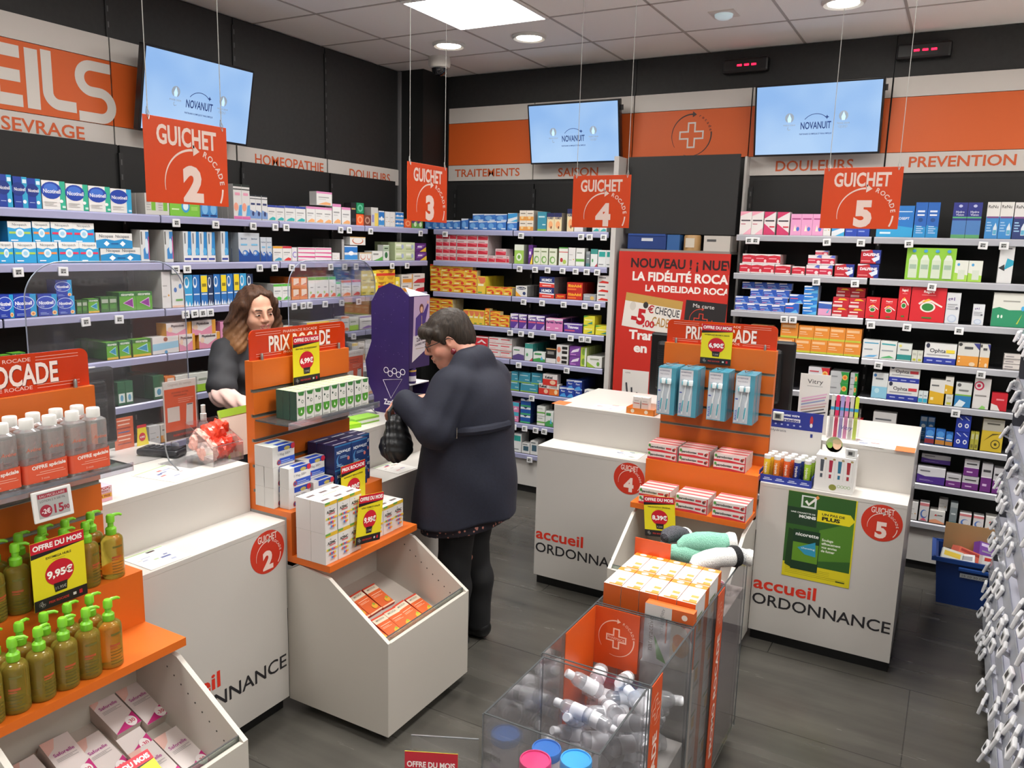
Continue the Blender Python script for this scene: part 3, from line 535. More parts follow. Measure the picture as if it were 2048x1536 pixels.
kind('c_box', 'small white carton with a purple letter', 'DEDCDE', 'CAC8CA', [(t, 'C', .5, .5, .45, '7A6AC0')], .05)
kind('pstripe', 'white carton with pink stripes', 'E2DEDE', 'CFCACA', [(r, .02, .86, 1, .94, 'DC5C98'), (p, [(0, .6), (1, .55), (1, .65), (0, .66)], 'D84C8C'), (p, [(0, .3), (1, .24), (1, .36), (0, .38)], 'D84C8C'), (r, .02, .06, 1, .12, 'E890B8')], .06)
kind('grib', 'narrow grey carton seen edge on', '9A9896', '6E6C6A', [(r, .1, .1, .9, .9, 'B0AEAC')], .05)
kind('smile', 'white carton with a smiling mark', 'E0DEDA', 'CAC8C4', [(e, .5, .5, .36, .4, 'C86A4A'), (e, .5, .56, .3, .36, 'E0DEDA'), (r, 0, .9, 1, 1, 'C8A060')], .06)
kind('w_grl', 'white carton with green leaf corner', 'DEDEDA', 'C8C8C4', [(p, [(.1, 0), (1, 0), (1, .45), (.6, .2)], '5AA84C'), (r, .1, .6, .6, .75, '8A8A86')], .07)
kind('kindw', 'white carton with dark green emblem', 'DADCD8', 'C0C2BE', [(r, 0, .6, 1, .95, 'A8BCA0'), (e, .5, .35, .26, .2, '2C6A3C'), (r, .2, .75, .8, .82, '30402E')], .05)
kind('pgreen', 'pale green carton with white vial', 'CFDCB4', 'B4C294', [(r, .1, .55, .6, .8, 'EDF2E2'), (e, .75, .5, .12, .26, 'A8B8D8'), (r, .1, .2, .7, .3, '9CB070')], .06)
kind('puryel', 'purple and yellow carton', '5A2A7C', '441E60', [(p, [(.4, 0), (1, 0), (1, .55)], 'E8C840'), (p, [(.1, .3), (.6, .4), (.9, .8), (.3, .8)], '8A5AB0'), (r, .2, .5, .6, .66, 'E8E0EC')], .06)
kind('nicor_p', 'green gum carton with purple arrow', '5CA032', '2E6A2C', [(r, 0, .78, 1, 1, '2C7030'), (t, 'nicorette', .5, .89, .15, 'EEF2EA', .8, .02), (p, [(.2, .42), (.8, .7), (.84, .12)], 'E0B8E0'), (p, [(.26, .42), (.78, .64), (.8, .18)], '8A2C90')], .05)
kind('nicor_b', 'green gum carton with blue arrow', '64A830', '2E6A2C', [(r, 0, .78, 1, 1, '2C7030'), (t, 'nicorette', .5, .89, .15, 'EEF2EA', .8, .02), (p, [(.2, .46), (.8, .72), (.84, .2)], 'B8E4F0'), (p, [(.26, .46), (.78, .67), (.8, .26)], '2A8CB0'), (r, 0, 0, 1, .13, 'D8B040')], .05)
kind('nicor_d', 'dark green gum carton seen in shade', '3C6C30', '24421E', [(r, .1, .6, .9, .85, 'A8B0A0'), (r, .1, .2, .8, .5, '4E8A38')], .05)  # shaded copy of the green carton, the shade mixed into its colours
kind('wic', 'tall white carton with blue icons', 'DEDEDC', 'C4C2BE', [(r, 0, .93, .6, 1, '6AA08C'), (e, .3, .5, .13, .07, '4C74B8'), (e, .72, .6, .13, .07, '4C88C8'), (r, .3, .18, .9, .24, '68A858'), (r, 0, 0, 1, .06, 'E8C0A8')], .06)
kind('wpl', 'plain tall white carton', 'DEDCDA', 'B8B5B0', [(r, .1, .6, .6, .63, 'A8A6A4'), (e, .75, .35, .1, .03, 'D8A050'), (r, .1, .3, .5, .34, 'B8B6B4')], .06)
for k, look, a, yl in (('spr_l', 'tall light blue spray carton', '3CA0D4', 0), ('spr_b', 'tall blue spray carton', '2A70B8', 0), ('spr_y', 'tall blue spray carton with yellow flash', '2A70B8', 1), ('spr_d', 'tall navy spray carton', '283C60', 0)):
    kind(k, look, a, '1E3058', [(p, [(0, 0), (.2, .2), (.4, 0), (.6, .16), (.8, 0), (1, .12), (1, 0)], 'DDE6EE'), (e, .3, .76, .3, .18, 'E4ECF2') if not yl else (r, .06, .44, .94, .98, 'ECD024'), (r, .1, .36, .9, .4, 'D8E4F0'), (e, .3, .78, .2, .12, a) if not yl else (r, .2, .62, .8, .72, '8A7A20')], .05)
kind('org_f', 'orange carton with white panel', 'DC7A34', 'B05A24', [(r, .22, .3, .9, .92, 'E8D4C4'), (p, [(.3, .32), (.88, .32), (.88, .5)], 'C86040')], .06)
kind('yel', 'yellow carton with pale print', 'E8D23C', 'C8AE2C', [(r, .1, .55, .7, .75, 'F2EEC0'), (p, [(.4, 0), (1, .5), (1, 0)], 'F0E890'), (r, .1, .15, .5, .24, '8A8A30')], .06)
kind('yelred', 'yellow carton with red band', 'E8BC34', 'C89A28', [(r, 0, .5, 1, .72, 'D83A2C'), (p, [(.1, .45), (.9, .45), (.7, .15), (.3, .2)], 'C89428'), (p, [(.2, .95), (.9, .95), (.6, .75)], 'B8742C')], .06)
kind('org_w', 'white carton with orange lower half', 'DDD8D2', 'C0BAB2', [(r, .1, .1, .9, .5, 'E0943C'), (r, .1, .6, .6, .78, '9A9490'), (r, .9, 0, 1, 1, 'D0A060')], .06)
kind('red_w', 'white carton with red lower half', 'DDD8D6', 'C0BAB8', [(p, [(0, 0), (1, 0), (1, .5), (.4, .4)], 'C02C3C'), (r, .1, .65, .6, .8, '9A9490')], .06)
kind('physd', 'pink and white saline carton with orange side', 'DFD6D4', 'D89A3C', [(p, [(0, 0), (.84, 0), (.84, .62), (.4, .25), (0, .5)], 'DC90A8'), (r, .84, 0, 1, 1, 'E0A040'), (t, 'Physiodose', .45, .8, .17, '4A4048', .7, .03), (e, .14, .55, .1, .18, 'E8C8B0')], .08)
kind('bl_pk', 'white and pale blue carton with brown seal', 'DCDAD8', 'C8C6C4', [(p, [(0, .2), (1, .3), (1, .7), (0, .6)], '94C4DC'), (e, .5, .84, .08, .13, 'A0604C'), (e, .5, .08, .06, .1, '4C94C4')], .08)
kind('pinkx', 'large pink carton', 'D890B4', 'A86088', [(p, [(.3, 0), (.6, 0), (.8, 1), (.5, 1)], 'E0B4CC'), (e, .85, .7, .16, .16, '68A848')], .08)
kind('greenb', 'dark green carton with white window', '2E6040', '244A32', [(r, .1, .1, .9, .5, 'D8E0DA'), (e, .5, .3, .2, .14, '5A9AB8')], .07)
kind('lime', 'white carton with lime foot', 'D8DAD2', 'BCC0B4', [(r, 0, 0, 1, .4, '9CC83C'), (r, .1, .6, .7, .72, '98A090')], .07)
kind('blusm', 'small blue pastille carton', '3A74C4', '2A5698', [(p, [(0, .8), (1, .9), (1, 1), (0, 1)], 'D4DCE8'), (e, .4, .45, .3, .3, '6CA4DC'), (r, .5, .1, .95, .24, 'C8D8EC')], .06)
kind('orcr', 'cream carton with orange print', 'E0D8CC', 'C0B8AC', [(r, 0, 0, 1, .4, 'E09A4A'), (r, .15, .65, .85, .75, '8A8074'), (e, .4, .3, .2, .16, 'E8C890')], .06)
kind('teal', 'teal carton', '3C8CA4', '2C6A7C', [(r, .1, .7, .8, .78, 'B8D8DC'), (r, .55, .3, .9, .36, 'C8E4E0'), (r, 0, 0, 1, .1, '8CB448')], .06)
kind('cream', 'cream carton with navy head', 'E4D2A8', 'A8A090', [(r, 0, .78, 1, 1, '2A2E5C'), (t, 'HUMEX', .5, .72, .12, '2A2E5C', .8, .03), (e, .5, .35, .3, .2, 'ECA874'), (e, .6, .2, .1, .08, '7A4A30')], .06)
kind('redw', 'small red and white tablet carton', 'DCC8C8', 'C4B4B4', [(r, .03, .1, .97, .62, 'C8283C'), (p, [(.2, .62), (.9, .62), (.9, .3)], 'E06070'), (r, .1, .7, .7, .86, 'B8888C')], .05)
kind('grnt', 'tall lime carton with white emblem', '9CC458', '9A9C92', [(r, 0, .7, 1, 1, 'DDE2D4'), (e, .5, .35, .3, .2, 'E4ECD8'), (e, .5, .35, .16, .11, '6CA03C')], .06)
kind('leaf', 'pale carton with green leaves', 'D8DCC8', 'A8AC8C', [(e, .45, .3, .36, .22, '78A858'), (e, .5, .3, .22, .14, 'D8DCC8'), (r, .1, .75, .8, .82, '7A8A60')], .06)
kind('apple', 'white carton with apples and red line', 'DEE0D8', 'C4C6BE', [(r, 0, .72, 1, .76, 'C83C3C'), (e, .3, .3, .16, .12, 'B83838'), (e, .65, .2, .2, .12, 'A8C058'), (r, 0, .94, 1, 1, '58A048')], .06)
kind('wgrn', 'white carton with green bar', 'DEE0DC', 'C0C2BE', [(r, 0, .25, 1, .4, '6CB04C'), (r, .1, .7, .7, .76, '909A90')], .06)
kind('wteal', 'white carton with teal top', 'DCDEDE', 'AEB0B0', [(r, .1, .6, .9, .9, '2C9C94'), (r, .1, .12, .7, .18, '8A9090')], .06)
kind('yr', 'small yellow carton with red flash', 'E8B838', 'CFC098', [(p, [(0, .75), (.6, .95), (1, .85), (1, 1), (0, 1)], 'D83C2C'), (p, [(.05, .55), (.6, .6), (.9, .5), (.3, .4)], 'D84A30'), (e, .78, .25, .14, .2, 'D83A2C'), (r, .1, .12, .5, .26, 'F4E8B0')], .05)
kind('yrt', 'upright yellow carton with pink flash', 'E8C444', 'E0CC3C', [(p, [(0, .95), (1, .95), (1, .7), (.5, .5)], 'E07A50'), (r, .1, .45, .8, .58, 'F2EAC0'), (r, .1, .05, .6, .12, '6AA04C')], .06)
kind('nuro', 'white carton with dark oval and yellow corner', 'DEDCD8', '8A8A88', [(e, .5, .78, .4, .14, '24304C'), (t, 'NuroFlash', .5, .78, .14, 'EEEEEE', .7), (p, [(0, 0), (.5, 0), (0, .5)], 'E8A838'), (e, .75, .3, .14, .16, '2C3C68')], .05)
kind('humex', 'navy and red cold relief carton', '22306C', '7A7678', [(p, [(0, 0), (1, 0), (1, .35), (0, .42)], 'DC4034'), (p, [(0, .4), (1, .33), (1, .44), (0, .5)], 'E8E8EC'), (t, 'HUMEX', .5, .7, .26, 'F0F0F4', .7, .04), (r, .2, .12, .8, .22, 'F0C0B8')], .07)
kind('rhin', 'red carton with yellow lettering', 'C42E20', '942018', [(t, 'RhinAdvil', .5, .62, .32, 'F0B030', .86, .04), (r, .05, .12, .6, .3, 'E87030')], .07)
kind('gryb', 'grey tablet carton', '9A9CA0', '7A7C80', [(e, .7, .4, .16, .3, 'D8B060'), (r, .08, .6, .5, .75, 'C8CACC')], .06)
kind('wred', 'white carton with red swoosh and black end', 'DCD8D4', 'C8C4C0', [(p, [(.05, .15), (.7, .1), (.7, .3), (.3, .42)], 'D03028'), (r, .78, 0, .92, .8, '1E1A1C'), (r, .08, .7, .5, .82, '5A5458')], .06)
kind('fervex', 'purple and white sachet carton', '5C3C94', '3C2A60', [(p, [(0, .8), (1, .9), (1, 1), (0, 1)], 'E0DCE6'), (t, 'Fervex', .5, .74, .2, 'F0ECF4', .9, .04), (r, .05, .45, .95, .55, 'D8607C'), (p, [(.5, 0), (1, 0), (1, .4)], 'B8A0D0')], .07)
kind('fervp', 'pink and purple sachet carton', 'D880B4', '3C2A60', [(p, [(0, .8), (1, .88), (1, 1), (0, 1)], 'E4DCE4'), (t, 'Fervex', .5, .72, .2, '4A3068', .9, .04), (r, .1, .2, .5, .3, 'F0C8DC')], .07)
kind('tine', 'wide violet carton with white lettering', '5A3A94', '3A2660', [(p, [(0, .85), (1, .9), (1, 1), (0, 1)], 'DCD6E4'), (t, 'Thiovex', .5, .62, .3, 'F2EEF6', .86, .04), (r, .05, .15, .6, .3, 'D05C78')], .07)
kind('ygr', 'yellow and green carton', 'DCD23C', 'C8B82C', [(p, [(0, .8), (.5, 1), (0, 1)], '48A048'), (p, [(.3, .1), (.8, .4), (.8, .1)], '3C8A78'), (r, .1, .5, .8, .6, 'F0ECB0')], .06)
kind('redn', 'bright red carton with white arrows', 'D02C38', 'B8AEAC', [(p, [(.1, .3), (.5, .7), (.9, .3), (.7, .3), (.5, .5), (.3, .3)], 'EAD8D8'), (r, 0, .86, 1, 1, 'E0D8D8')], .06)
kind('wredl', 'white carton with red lines', 'DED8D6', 'C4BEBC', [(r, .05, .7, .8, .84, 'D83C48'), (r, 0, .1, 1, .18, 'D83C48'), (r, .1, .36, .6, .44, 'E0A0A8')], .06)
kind('wpur', 'white carton with violet landscape', 'DCD8DC', 'AAA6AA', [(p, [(0, 0), (1, 0), (1, .4), (.5, .5), (0, .3)], '5C4A84'), (r, .1, .75, .6, .84, '48885A')], .06)
kind('tealw', 'tall teal and white carton', 'DCE2E0', '2C7C78', [(r, 0, .72, 1, 1, '3C9088'), (e, .3, .35, .12, .1, '58A068'), (p, [(.6, 0), (1, 0), (1, .2)], 'C84A5C')], .07)
kind('grw', 'white carton with green hills and droplet', 'DEE2DE', 'C0C4C0', [(p, [(0, 0), (1, 0), (1, .3), (.5, .42), (0, .25)], '489C54'), (p, [(.6, .2), (.85, .2), (.72, .62)], '5CB0D8'), (r, .1, .72, .7, .9, '3C8C50')], .07)
kind('blkw', 'black carton with white foot', '22201F', '161414', [(r, 0, 0, 1, .32, 'DEDCDA'), (r, 0, .93, 1, 1, 'C89858'), (r, .15, .6, .8, .8, '8A8884')], .06)
kind('wbk', 'white carton with black blocks and fruit', 'DCDAD8', 'C0BEBC', [(r, .45, .55, .9, .85, '24221F'), (r, .45, .1, .9, .4, '24221F'), (e, .2, .5, .15, .3, 'E08A70')], .07)
kind('purp', 'purple carton with a white leaf', '7A4498', '58306E', [(p, [(.1, .3), (.8, .5), (.9, .85), (.3, .6)], 'E8DCEC'), (r, .1, .1, .6, .2, 'C88ACC')], .07)
kind('limet', 'lime and white carton', 'B8CC4C', '98A860', [(e, .5, .5, .3, .35, '7AA038'), (r, .7, 0, 1, 1, 'D8DCD0')], .07)
kind('limew', 'white carton with lime corner', 'DEDED8', 'C4C4BE', [(p, [(0, 0), (.6, 0), (0, .5)], '9CC040'), (e, .75, .35, .1, .2, '68A040'), (r, .2, .7, .8, .82, '98A088')], .06)
kind('kelu', 'red and white carton', 'DCD6D4', 'C4BEBC', [(r, 0, 0, 1, .56, 'CC342C'), (t, 'Kelual', .42, .74, .22, '2A2A30', .7, .04), (e, .7, .3, .2, .2, 'E8C0A0')], .06)
kind('orv', 'orange and white carton', 'DCD6D0', 'C4BEB8', [(r, 0, 0, 1, .56, 'E0702C'), (r, .1, .66, .8, .8, 'A8A09A'), (e, .7, .3, .18, .2, 'F0D0A0')], .06)
kind('bluf', 'royal blue carton with pale foot', '24409C', '18286C', [(p, [(0, .78), (1, .88), (1, 1), (0, 1)], 'D4DAE8'), (p, [(0, 0), (1, 0), (.7, .42), (.3, .3)], '4C9CDC'), (t, 'Fluor', .5, .62, .16, 'E8ECF6', .8, .03)], .06)
kind('wcir', 'white carton with blue arc', 'DCDCDA', 'BDBCB8', [(e, .4, .55, .36, .34, '3C4C8C'), (e, .42, .55, .3, .28, 'E0E0DE'), (r, 0, 0, .5, .1, 'A84A7C')], .06)
kind('pktl', 'pink and teal carton', 'D880A8', '784870', [(r, 0, .6, 1, 1, '48A8C0'), (p, [(.2, .2), (.8, .3), (.6, .5)], 'E8D0DC')], .06)
kind('can', 'navy striped tub carton', '2454A4', '18306A', [(r, 0, .7, 1, .95, 'D8DEE8'), (p, [(.3, .95), (.5, .75), (.7, .95)], '202838'), (r, 0, 0, 1, .2, '48A870')], .06)
kind('wte2', 'white carton with dark teal window', 'DADAD8', 'B8B8B6', [(r, .2, .25, .85, .7, '3C5C6C'), (r, .1, .82, .7, .9, '606868')], .06)
kind('pkg_l', 'tall white carton with pale pink corners', 'E2DCDA', 'C8C2C0', [(p, [(0, 1), (1, 1), (0, .8)], 'E8A0B4'), (p, [(1, 0), (1, .3), (.3, 0)], 'EBAEC0'), (r, .1, .58, .9, .64, '4A4048'), (r, .1, .44, .5, .47, 'C05870')], .06)
kind('pkg_d', 'tall white carton with crimson corners', 'E0D8D8', 'C8C0C0', [(p, [(0, 1), (1, 1), (0, .7)], 'C83464'), (p, [(1, 0), (1, .1), (0, .5), (0, 0)], 'CC3C6A'), (r, .1, .58, .9, .64, '3A3038'), (r, .5, .32, .95, .38, 'C83040')], .06)
kind('pkv', 'tall pink carton with white and blue vials', 'E09CC4', 'C07CA4', [(r, .1, .74, .9, .8, 'A8407C'), (p, [(.3, .2), (.42, .5), (.55, .2)], 'ECE8D0'), (e, .7, .3, .14, .1, '4A6CC0')], .06)
kind('blwh', 'small white carton with blue sweep', 'D8DEE4', 'B8BEC4', [(p, [(0, .3), (1, .6), (1, 1), (0, .9)], '3C94D0'), (p, [(.3, 0), (1, 0), (1, .3)], '3CA8D8')], .06)
kind('blus', 'royal blue carton with small white print', '2848AC', '1C3480', [(r, .1, .6, .8, .7, 'C8D0EC'), (r, .1, .3, .6, .38, '8CA0DC')], .06)
kind('bwide', 'broad azure contact lens carton', '2474C0', '1A5490', [(p, [(0, 0), (1, 0), (1, .3), (0, .45)], '2E9CD0'), (r, .5, .8, .95, .83, 'B8D8EE'), (t, 'AOSEPT', .7, .6, .08, 'E8F0F8', .4), (r, .1, .1, .4, .16, 'D0E8F4')], .08)
kind('btall', 'tall azure contact lens carton', '2462B4', '1A4480', [(p, [(0, 0), (1, 0), (1, .3), (0, .36)], '2A8CC8'), (r, .2, .72, .8, .77, 'D8E4F4'), (r, .2, .62, .8, .66, 'F0F2F8'), (e, .5, .5, .2, .06, '1C4A88'), *lines(.2, .8, .12, .36, 4, 'A8C8E8')], .07)
kind('hydv', 'tall indigo lens solution carton', '2C3484', '1E245C', [(r, 0, .1, 1, .5, '4C7CB8'), (r, 0, 0, 1, .1, '5CA06C'), (r, 0, .56, 1, .6, '58B078'), (t, 'Hydro', .5, .74, .06, 'D8DCF0', .7), (t, 'Vision', .5, .66, .06, 'D8DCF0', .7), (e, .5, .9, .14, .04, 'B8BCE0')], .06)
def renu(k, look, b, c): kind(k, look, b, 'A8A6A4', [(t, 'ReNu', .45, .88, .09, '30302E' if b > 'C' else 'DDE', .74), (r, 0, 0, 1, .6 if b > 'C' else .66, c), (r, .05, .56, .95, .61, '7A4A80' if b > 'C' else 'D8C060'), (p, [(.62, .1), (.9, .1), (.9, .3), (.78, .44), (.62, .3)], 'D4DEE6'), (r, .64, .12, .88, .24, '5AA8C8'), *lines(.1, .5, .2, .5, 4, '9CC4E4')], .07)
renu('renu', 'tall white and blue lens solution carton', 'DEDCD8', '3C88C8'); renu('renud', 'tall white and navy lens solution carton', 'DEDCDA', '283A70')
kind('reda', 'red and white headache tablet carton', 'C8283C', 'B8A8A8', [(p, [(0, .8), (.5, .9), (1, .82), (1, 1), (0, 1)], 'E0D8D8'), (r, 0, 0, 1, .14, 'DED6D6'), (r, .1, .5, .7, .6, 'E89AA4'), (e, .82, .3, .1, .16, 'E8C8C8')], .06)
kind('redc', 'white and crimson tablet carton with blue tip', 'DCD4D6', 'B0A8AA', [(r, 0, .14, 1, .66, 'C42C48'), (p, [(.6, .8), (1, .7), (1, 1), (.8, 1)], '5C6CC0'), (e, .8, .3, .14, .16, 'E8D0D4'), (r, .05, .4, .55, .5, 'E8A8B4')], .06)
kind('dalf', 'red white and navy tablet carton', 'B82432', '24265C', [(p, [(.55, 1), (1, 1), (1, 0), (.8, 0)], '24388C'), (p, [(0, 1), (.5, 1), (.2, .9), (0, .88)], 'E0D8DC'), (t, 'DALFEINE', .52, .66, .2, 'F2ECF0', .8, .04), (p, [(.55, .35), (.95, .6), (.95, .3), (.7, .1)], 'D8E0EC'), (r, .04, .14, .5, .22, 'E88888')], .07)
kind('biot', 'broad lime carton showing four bottles', '8CC43C', '7AAC38', [q for i in range(4) for q in ((r, .06+.235*i, .06, .24+.235*i, .62, 'CBD6C0'), (p, [(.06+.235*i, .62), (.24+.235*i, .62), (.19+.235*i, .78), (.11+.235*i, .78)], 'D6DED0'), (e, .15+.235*i, .9, .04, .05, '4A9CD0'), (r, .08+.235*i, .34, .22+.235*i, .48, '9CB4A0'))], .08)
kind('biot2', 'small white and lime carton with droplet', 'DCDED4', '98B45C', [(p, [(0, 0), (1, 0), (1, .3), (0, .42)], 'A4D050'), (e, .3, .8, .1, .07, '4A9CD0'), (r, .3, .1, .8, .55, 'CCD4C4')], .07)
kind('tallt', 'tall white carton with teal arrow', 'D8D8D8', 'B4B4B4', [(p, [(.4, .35), (1, .48), (1, .6), (.55, .66)], '2C9CB8'), (p, [(0, .4), (.45, .32), (.4, .5)], '2A3034'), (r, .2, .9, .8, .93, '606468')], .06)
kind('blun', 'small blue and white tablet carton', '2A56B4', 'C0C6D4', [(p, [(0, .78), (.6, .85), (.6, 1), (0, 1)], 'E0E2EA'), (r, 0, 0, 1, .12, 'D8D4DE'), (p, [(.3, .15), (.9, .15), (.7, .5)], '5C8CD8'), (r, .06, .5, .7, .6, 'B8C4EC'), (r, .1, .26, .45, .34, 'D890B0')], .05)
kind('blunb', 'larger blue tablet carton with white corner', '2860C0', 'C0C6D4', [(p, [(0, .8), (.5, .82), (.7, 1), (0, 1)], 'E4E6EE'), (p, [(.3, 0), (1, 0), (.8, .4)], '58A8E0'), (r, .06, .5, .6, .6, 'D8607C'), (r, 0, 0, 1, .06, 'D8DCE8')], .06)
kind('blul', 'bright blue tablet carton', '2C7CD0', 'B4BCC8', [(p, [(0, .8), (.5, .84), (.6, 1), (0, 1)], 'E4E8EE'), (p, [(.2, 0), (1, 0), (1, .5)], '5CB4E8'), (r, .06, .45, .7, .56, 'E0ECF6')], .06)
kind('pkbl', 'blue and pink tablet carton', '3C60B4', 'B0B4C0', [(r, 0, 0, 1, .5, 'DC9CC0'), (p, [(0, .9), (1, .84), (1, 1), (0, 1)], 'DEE0E8'), (p, [(.6, .2), (.9, .6), (.75, .2)], '4CA8D0')], .06)
kind('redy', 'red tablet carton with yellow flash', 'C02430', '8A1C24', [(p, [(.3, .72), (.9, .72), (.7, .9), (.4, .9)], 'E8B830'), (r, 0, 0, .6, .24, 'E0C8C8'), (r, .08, .45, .6, .58, 'F0D8D0')], .07)
def regard(k, look, y): kind(k, look, 'D0222C', 'B01820', [(t, 'Regard', .5, .86, .07, 'F6E8E4', .5, .03), (r, .3, .75, .7, .77, 'E88A88'), (e, .5, .42, .22, .145*y, 'EFE2D8'), (e, .5, .42, .17, .11*y, '2E8038'), (p, [(.22, .52), (.36, .62), (.6, .62), (.92, .46), (.9, .42), (.6, .56), (.38, .56), (.26, .48)], 'F0DAD2'), (p, [(.3, .56), (.5, .66), (.6, .62), (.4, .56)], 'E8B430'), (r, .36, .1, .64, .14, '3C7A30')], .07)
regard('reg_s', 'small red eye care carton with green circle', .75); regard('reg_t', 'tall red eye care carton with green circle', .55); regard('reg_b', 'large red eye care carton with green circle', 1.0)
kind('ca1', 'pale silver carton with purple numeral', 'D4D6DA', 'B0B2B6', [(t, 'c+1', .34, .8, .1, '5A3A84', .5, .04), (e, .5, .16, .34, .13, 'B4C0D4'), (e, .5, .16, .24, .09, 'CCD4E0'), *lines(.1, .8, .46, .68, 3, 'A8AAB0'), (e, .78, .5, .1, .045, '6C6C78')], .06)
kind('wgteal', 'large white and green carton', 'D8D8D0', 'B8B8B0', [(p, [(0, 0), (1, 0), (1, .52), (.5, .5), (.2, .58), (0, .52)], '2C8C64'), (r, .3, .74, .8, .78, '9A9A92'), (e, .2, .3, .03, .05, 'D8E8DC'), (e, .3, .3, .03, .05, 'D8E8DC'), (p, [(.75, .1), (.8, .1), (.9, .4)], 'B8C850'), (e, .9, .56, .05, .07, '48A8DC')], .08)
kind('orp', 'orange tablet carton with lime foot', 'E08A34', 'A86020', [(r, 0, 0, 1, .14, 'BCC040'), (r, .08, .68, .86, .86, 'EDBE8C'), (r, .08, .48, .5, .54, 'F0CFA8'), (r, .08, .34, .6, .38, 'F0CFA8')], .08)
kind('oryr', 'wide orange and maroon carton', 'D8A068', '7C2A20', [(p, [(.6, 0), (1, 0), (1, 1), (.75, 1)], '8C3028'), (p, [(0, .3), (.6, .5), (.6, .7), (0, .5)], 'E8C890')], .08)
kind('sono', 'white carton with blue rim and sky swoosh', 'DADCDC', 'B8BABA', [(r, .08, .8, .92, .86, '3C9CC0'), (p, [(.05, .05), (.7, .08), (.95, .2), (.4, .16)], '58A8DC'), (r, .1, .45, .6, .52, '98A0A4')], .07)
kind('homeo', 'white carton with teal rim and green swoosh', 'DADCD8', 'B8BAB6', [(p, [(.08, .8), (.92, .78), (.92, .86), (.08, .88)], '3CA0A8'), (p, [(.05, .05), (.9, .1), (.6, .22), (.2, .12)], '58B070'), (r, .1, .45, .8, .52, '98A0A4')], .07)
kind('wtg', 'white carton with teal lower third', 'D4D8D4', 'B4B8B4', [(r, 0, .06, 1, .36, '2E8C88'), (r, .2, .6, .8, .68, '788080'), (e, .2, .86, .1, .08, 'D8D070')], .07)
kind('smg', 'tiny white and yellow carton', 'CFD0C4', 'B0B0A8', [(r, .2, .1, .8, .3, 'B8B840'), (r, .2, .6, .8, .8, 'B8B8AC')], .05)
def opht(k, look, c): kind(k, look, 'DCDCDA', 'BEBEBC', [(r, 0, 0, 1, .3, '2A3A9C'), (t, 'Ophta', .42, .66, .2, '30303A', .5), (e, .1, .88, .06, .12, '2A2E44'), (r, .68, .56, .95, .72, c), (r, .08, .42, .8, .47, 'A8A8B0'), *[(r, .1+.3*i, .12, .28+.3*i, .18, 'A8B0E0') for i in range(3)]], .08)
opht('oph_y', 'wide white and royal blue eye carton with yellow mark', 'E8D040'); opht('oph_r', 'wide white and royal blue eye carton with red mark', 'CC3440')
kind('bleph', 'white carton with orange foot and navy corner', 'D0CEC8', 'B0AEA8', [(r, 0, 0, 1, .44, 'DC943C'), (p, [(.7, 1), (1, 1), (1, .72)], '3A3C80'), (e, .1, .92, .09, .07, '3A3A3A'), (r, .3, .74, .7, .84, '4A4A4C'), (e, .72, .1, .14, .09, 'E0C8A8'), (r, .06, .3, .14, .36, 'F0D8B0'), (r, .06, .16, .14, .22, 'F0D8B0')], .08)
kind('whb', 'flat pale carton with black line', 'CFC8C4', 'B4AEAA', [(r, 0, .1, 1, .2, '3A3638'), (r, .1, .5, .6, .7, '8A8488')], .08)
kind('nurr', 'silver and red tablet carton', 'CFCED2', '8A1C24', [(p, [(.66, 0), (1, 0), (1, 1), (.6, 1), (.7, .5)], 'C42430'), (e, .8, .5, .13, .22, 'E8C070'), (e, .8, .5, .08, .13, 'E08030'), (r, .06, .6, .5, .7, 'C4505A')], .07)
kind('nurg', 'silver and green tablet carton', 'B8BABC', '2A6A34', [(p, [(.6, 0), (1, 0), (1, 1), (.56, 1), (.66, .5)], '2E9040'), (e, .8, .5, .14, .24, 'E8B050'), (e, .8, .5, .08, .13, 'E07030'), (r, .06, .5, .4, .6, '8A8C90')], .07)
kind('wbf', 'tall white carton with pale blue foot', 'D4D8D8', 'B4B8B8', [(r, 0, 0, 1, .46, '8CC4DC'), (e, .35, .3, .16, .1, 'B8DCE8'), (r, .2, .74, .7, .8, '687078'), (e, .16, .9, .1, .06, '3C78B8')], .07)
kind('tls', 'tiny white and turquoise carton', 'D4DCDC', 'B0B8B8', [(r, .05, .05, .95, .4, '38A8C4'), (r, .2, .6, .8, .7, '8898A0')], .05)
kind('yelw', 'white carton with golden lower half', 'D8D6D0', 'B8B6B0', [(p, [(0, 0), (1, 0), (1, .46), (0, .54)], 'D8AC2C'), (r, .1, .74, .6, .8, '6A6A68'), (r, .1, .16, .3, .28, 'F0E4B8')], .07)
kind('blwg', 'white carton with blue and green horizon', 'D0D2CE', 'A8AAA6', [(r, 0, 0, 1, .46, '2C7CB4'), (r, 0, .46, 1, .52, '7CB048'), (p, [(0, 0), (.5, 0), (.7, .2), (.3, .3)], 'D8E8F0'), (e, .2, .9, .12, .07, '5A5A5A'), (r, .2, .66, .8, .72, '7A7C7A')], .07)
kind('target', 'tall white carton with crimson target', 'D8D4D2', 'B4B0AE', [(e, .3, .76, .3, .15, 'C42C50'), (e, .28, .76, .22, .105, 'D8D4D2'), (e, .28, .76, .12, .055, 'C42C50'), (r, .1, .42, .8, .46, '908C8A'), (p, [(.4, 0), (.8, 0), (.8, .08), (.6, .12)], '8CC868')], .07)
kind('redbx', 'red carton with white curve', 'C0202E', '901822', [(p, [(0, 0), (.6, 0), (.4, .3), (0, .4)], 'DCD4D2'), (r, .3, .6, .8, .7, 'E08088')], .08)
kind('wbl', 'white carton with slanting blue foot', 'C4C2C0', 'A09E9C', [(p, [(0, 0), (1, 0), (1, .32), (.3, .4), (.2, .36), (0, .48)], '2C64A8'), (r, .1, .7, .8, .76, '5A5C60')], .07)
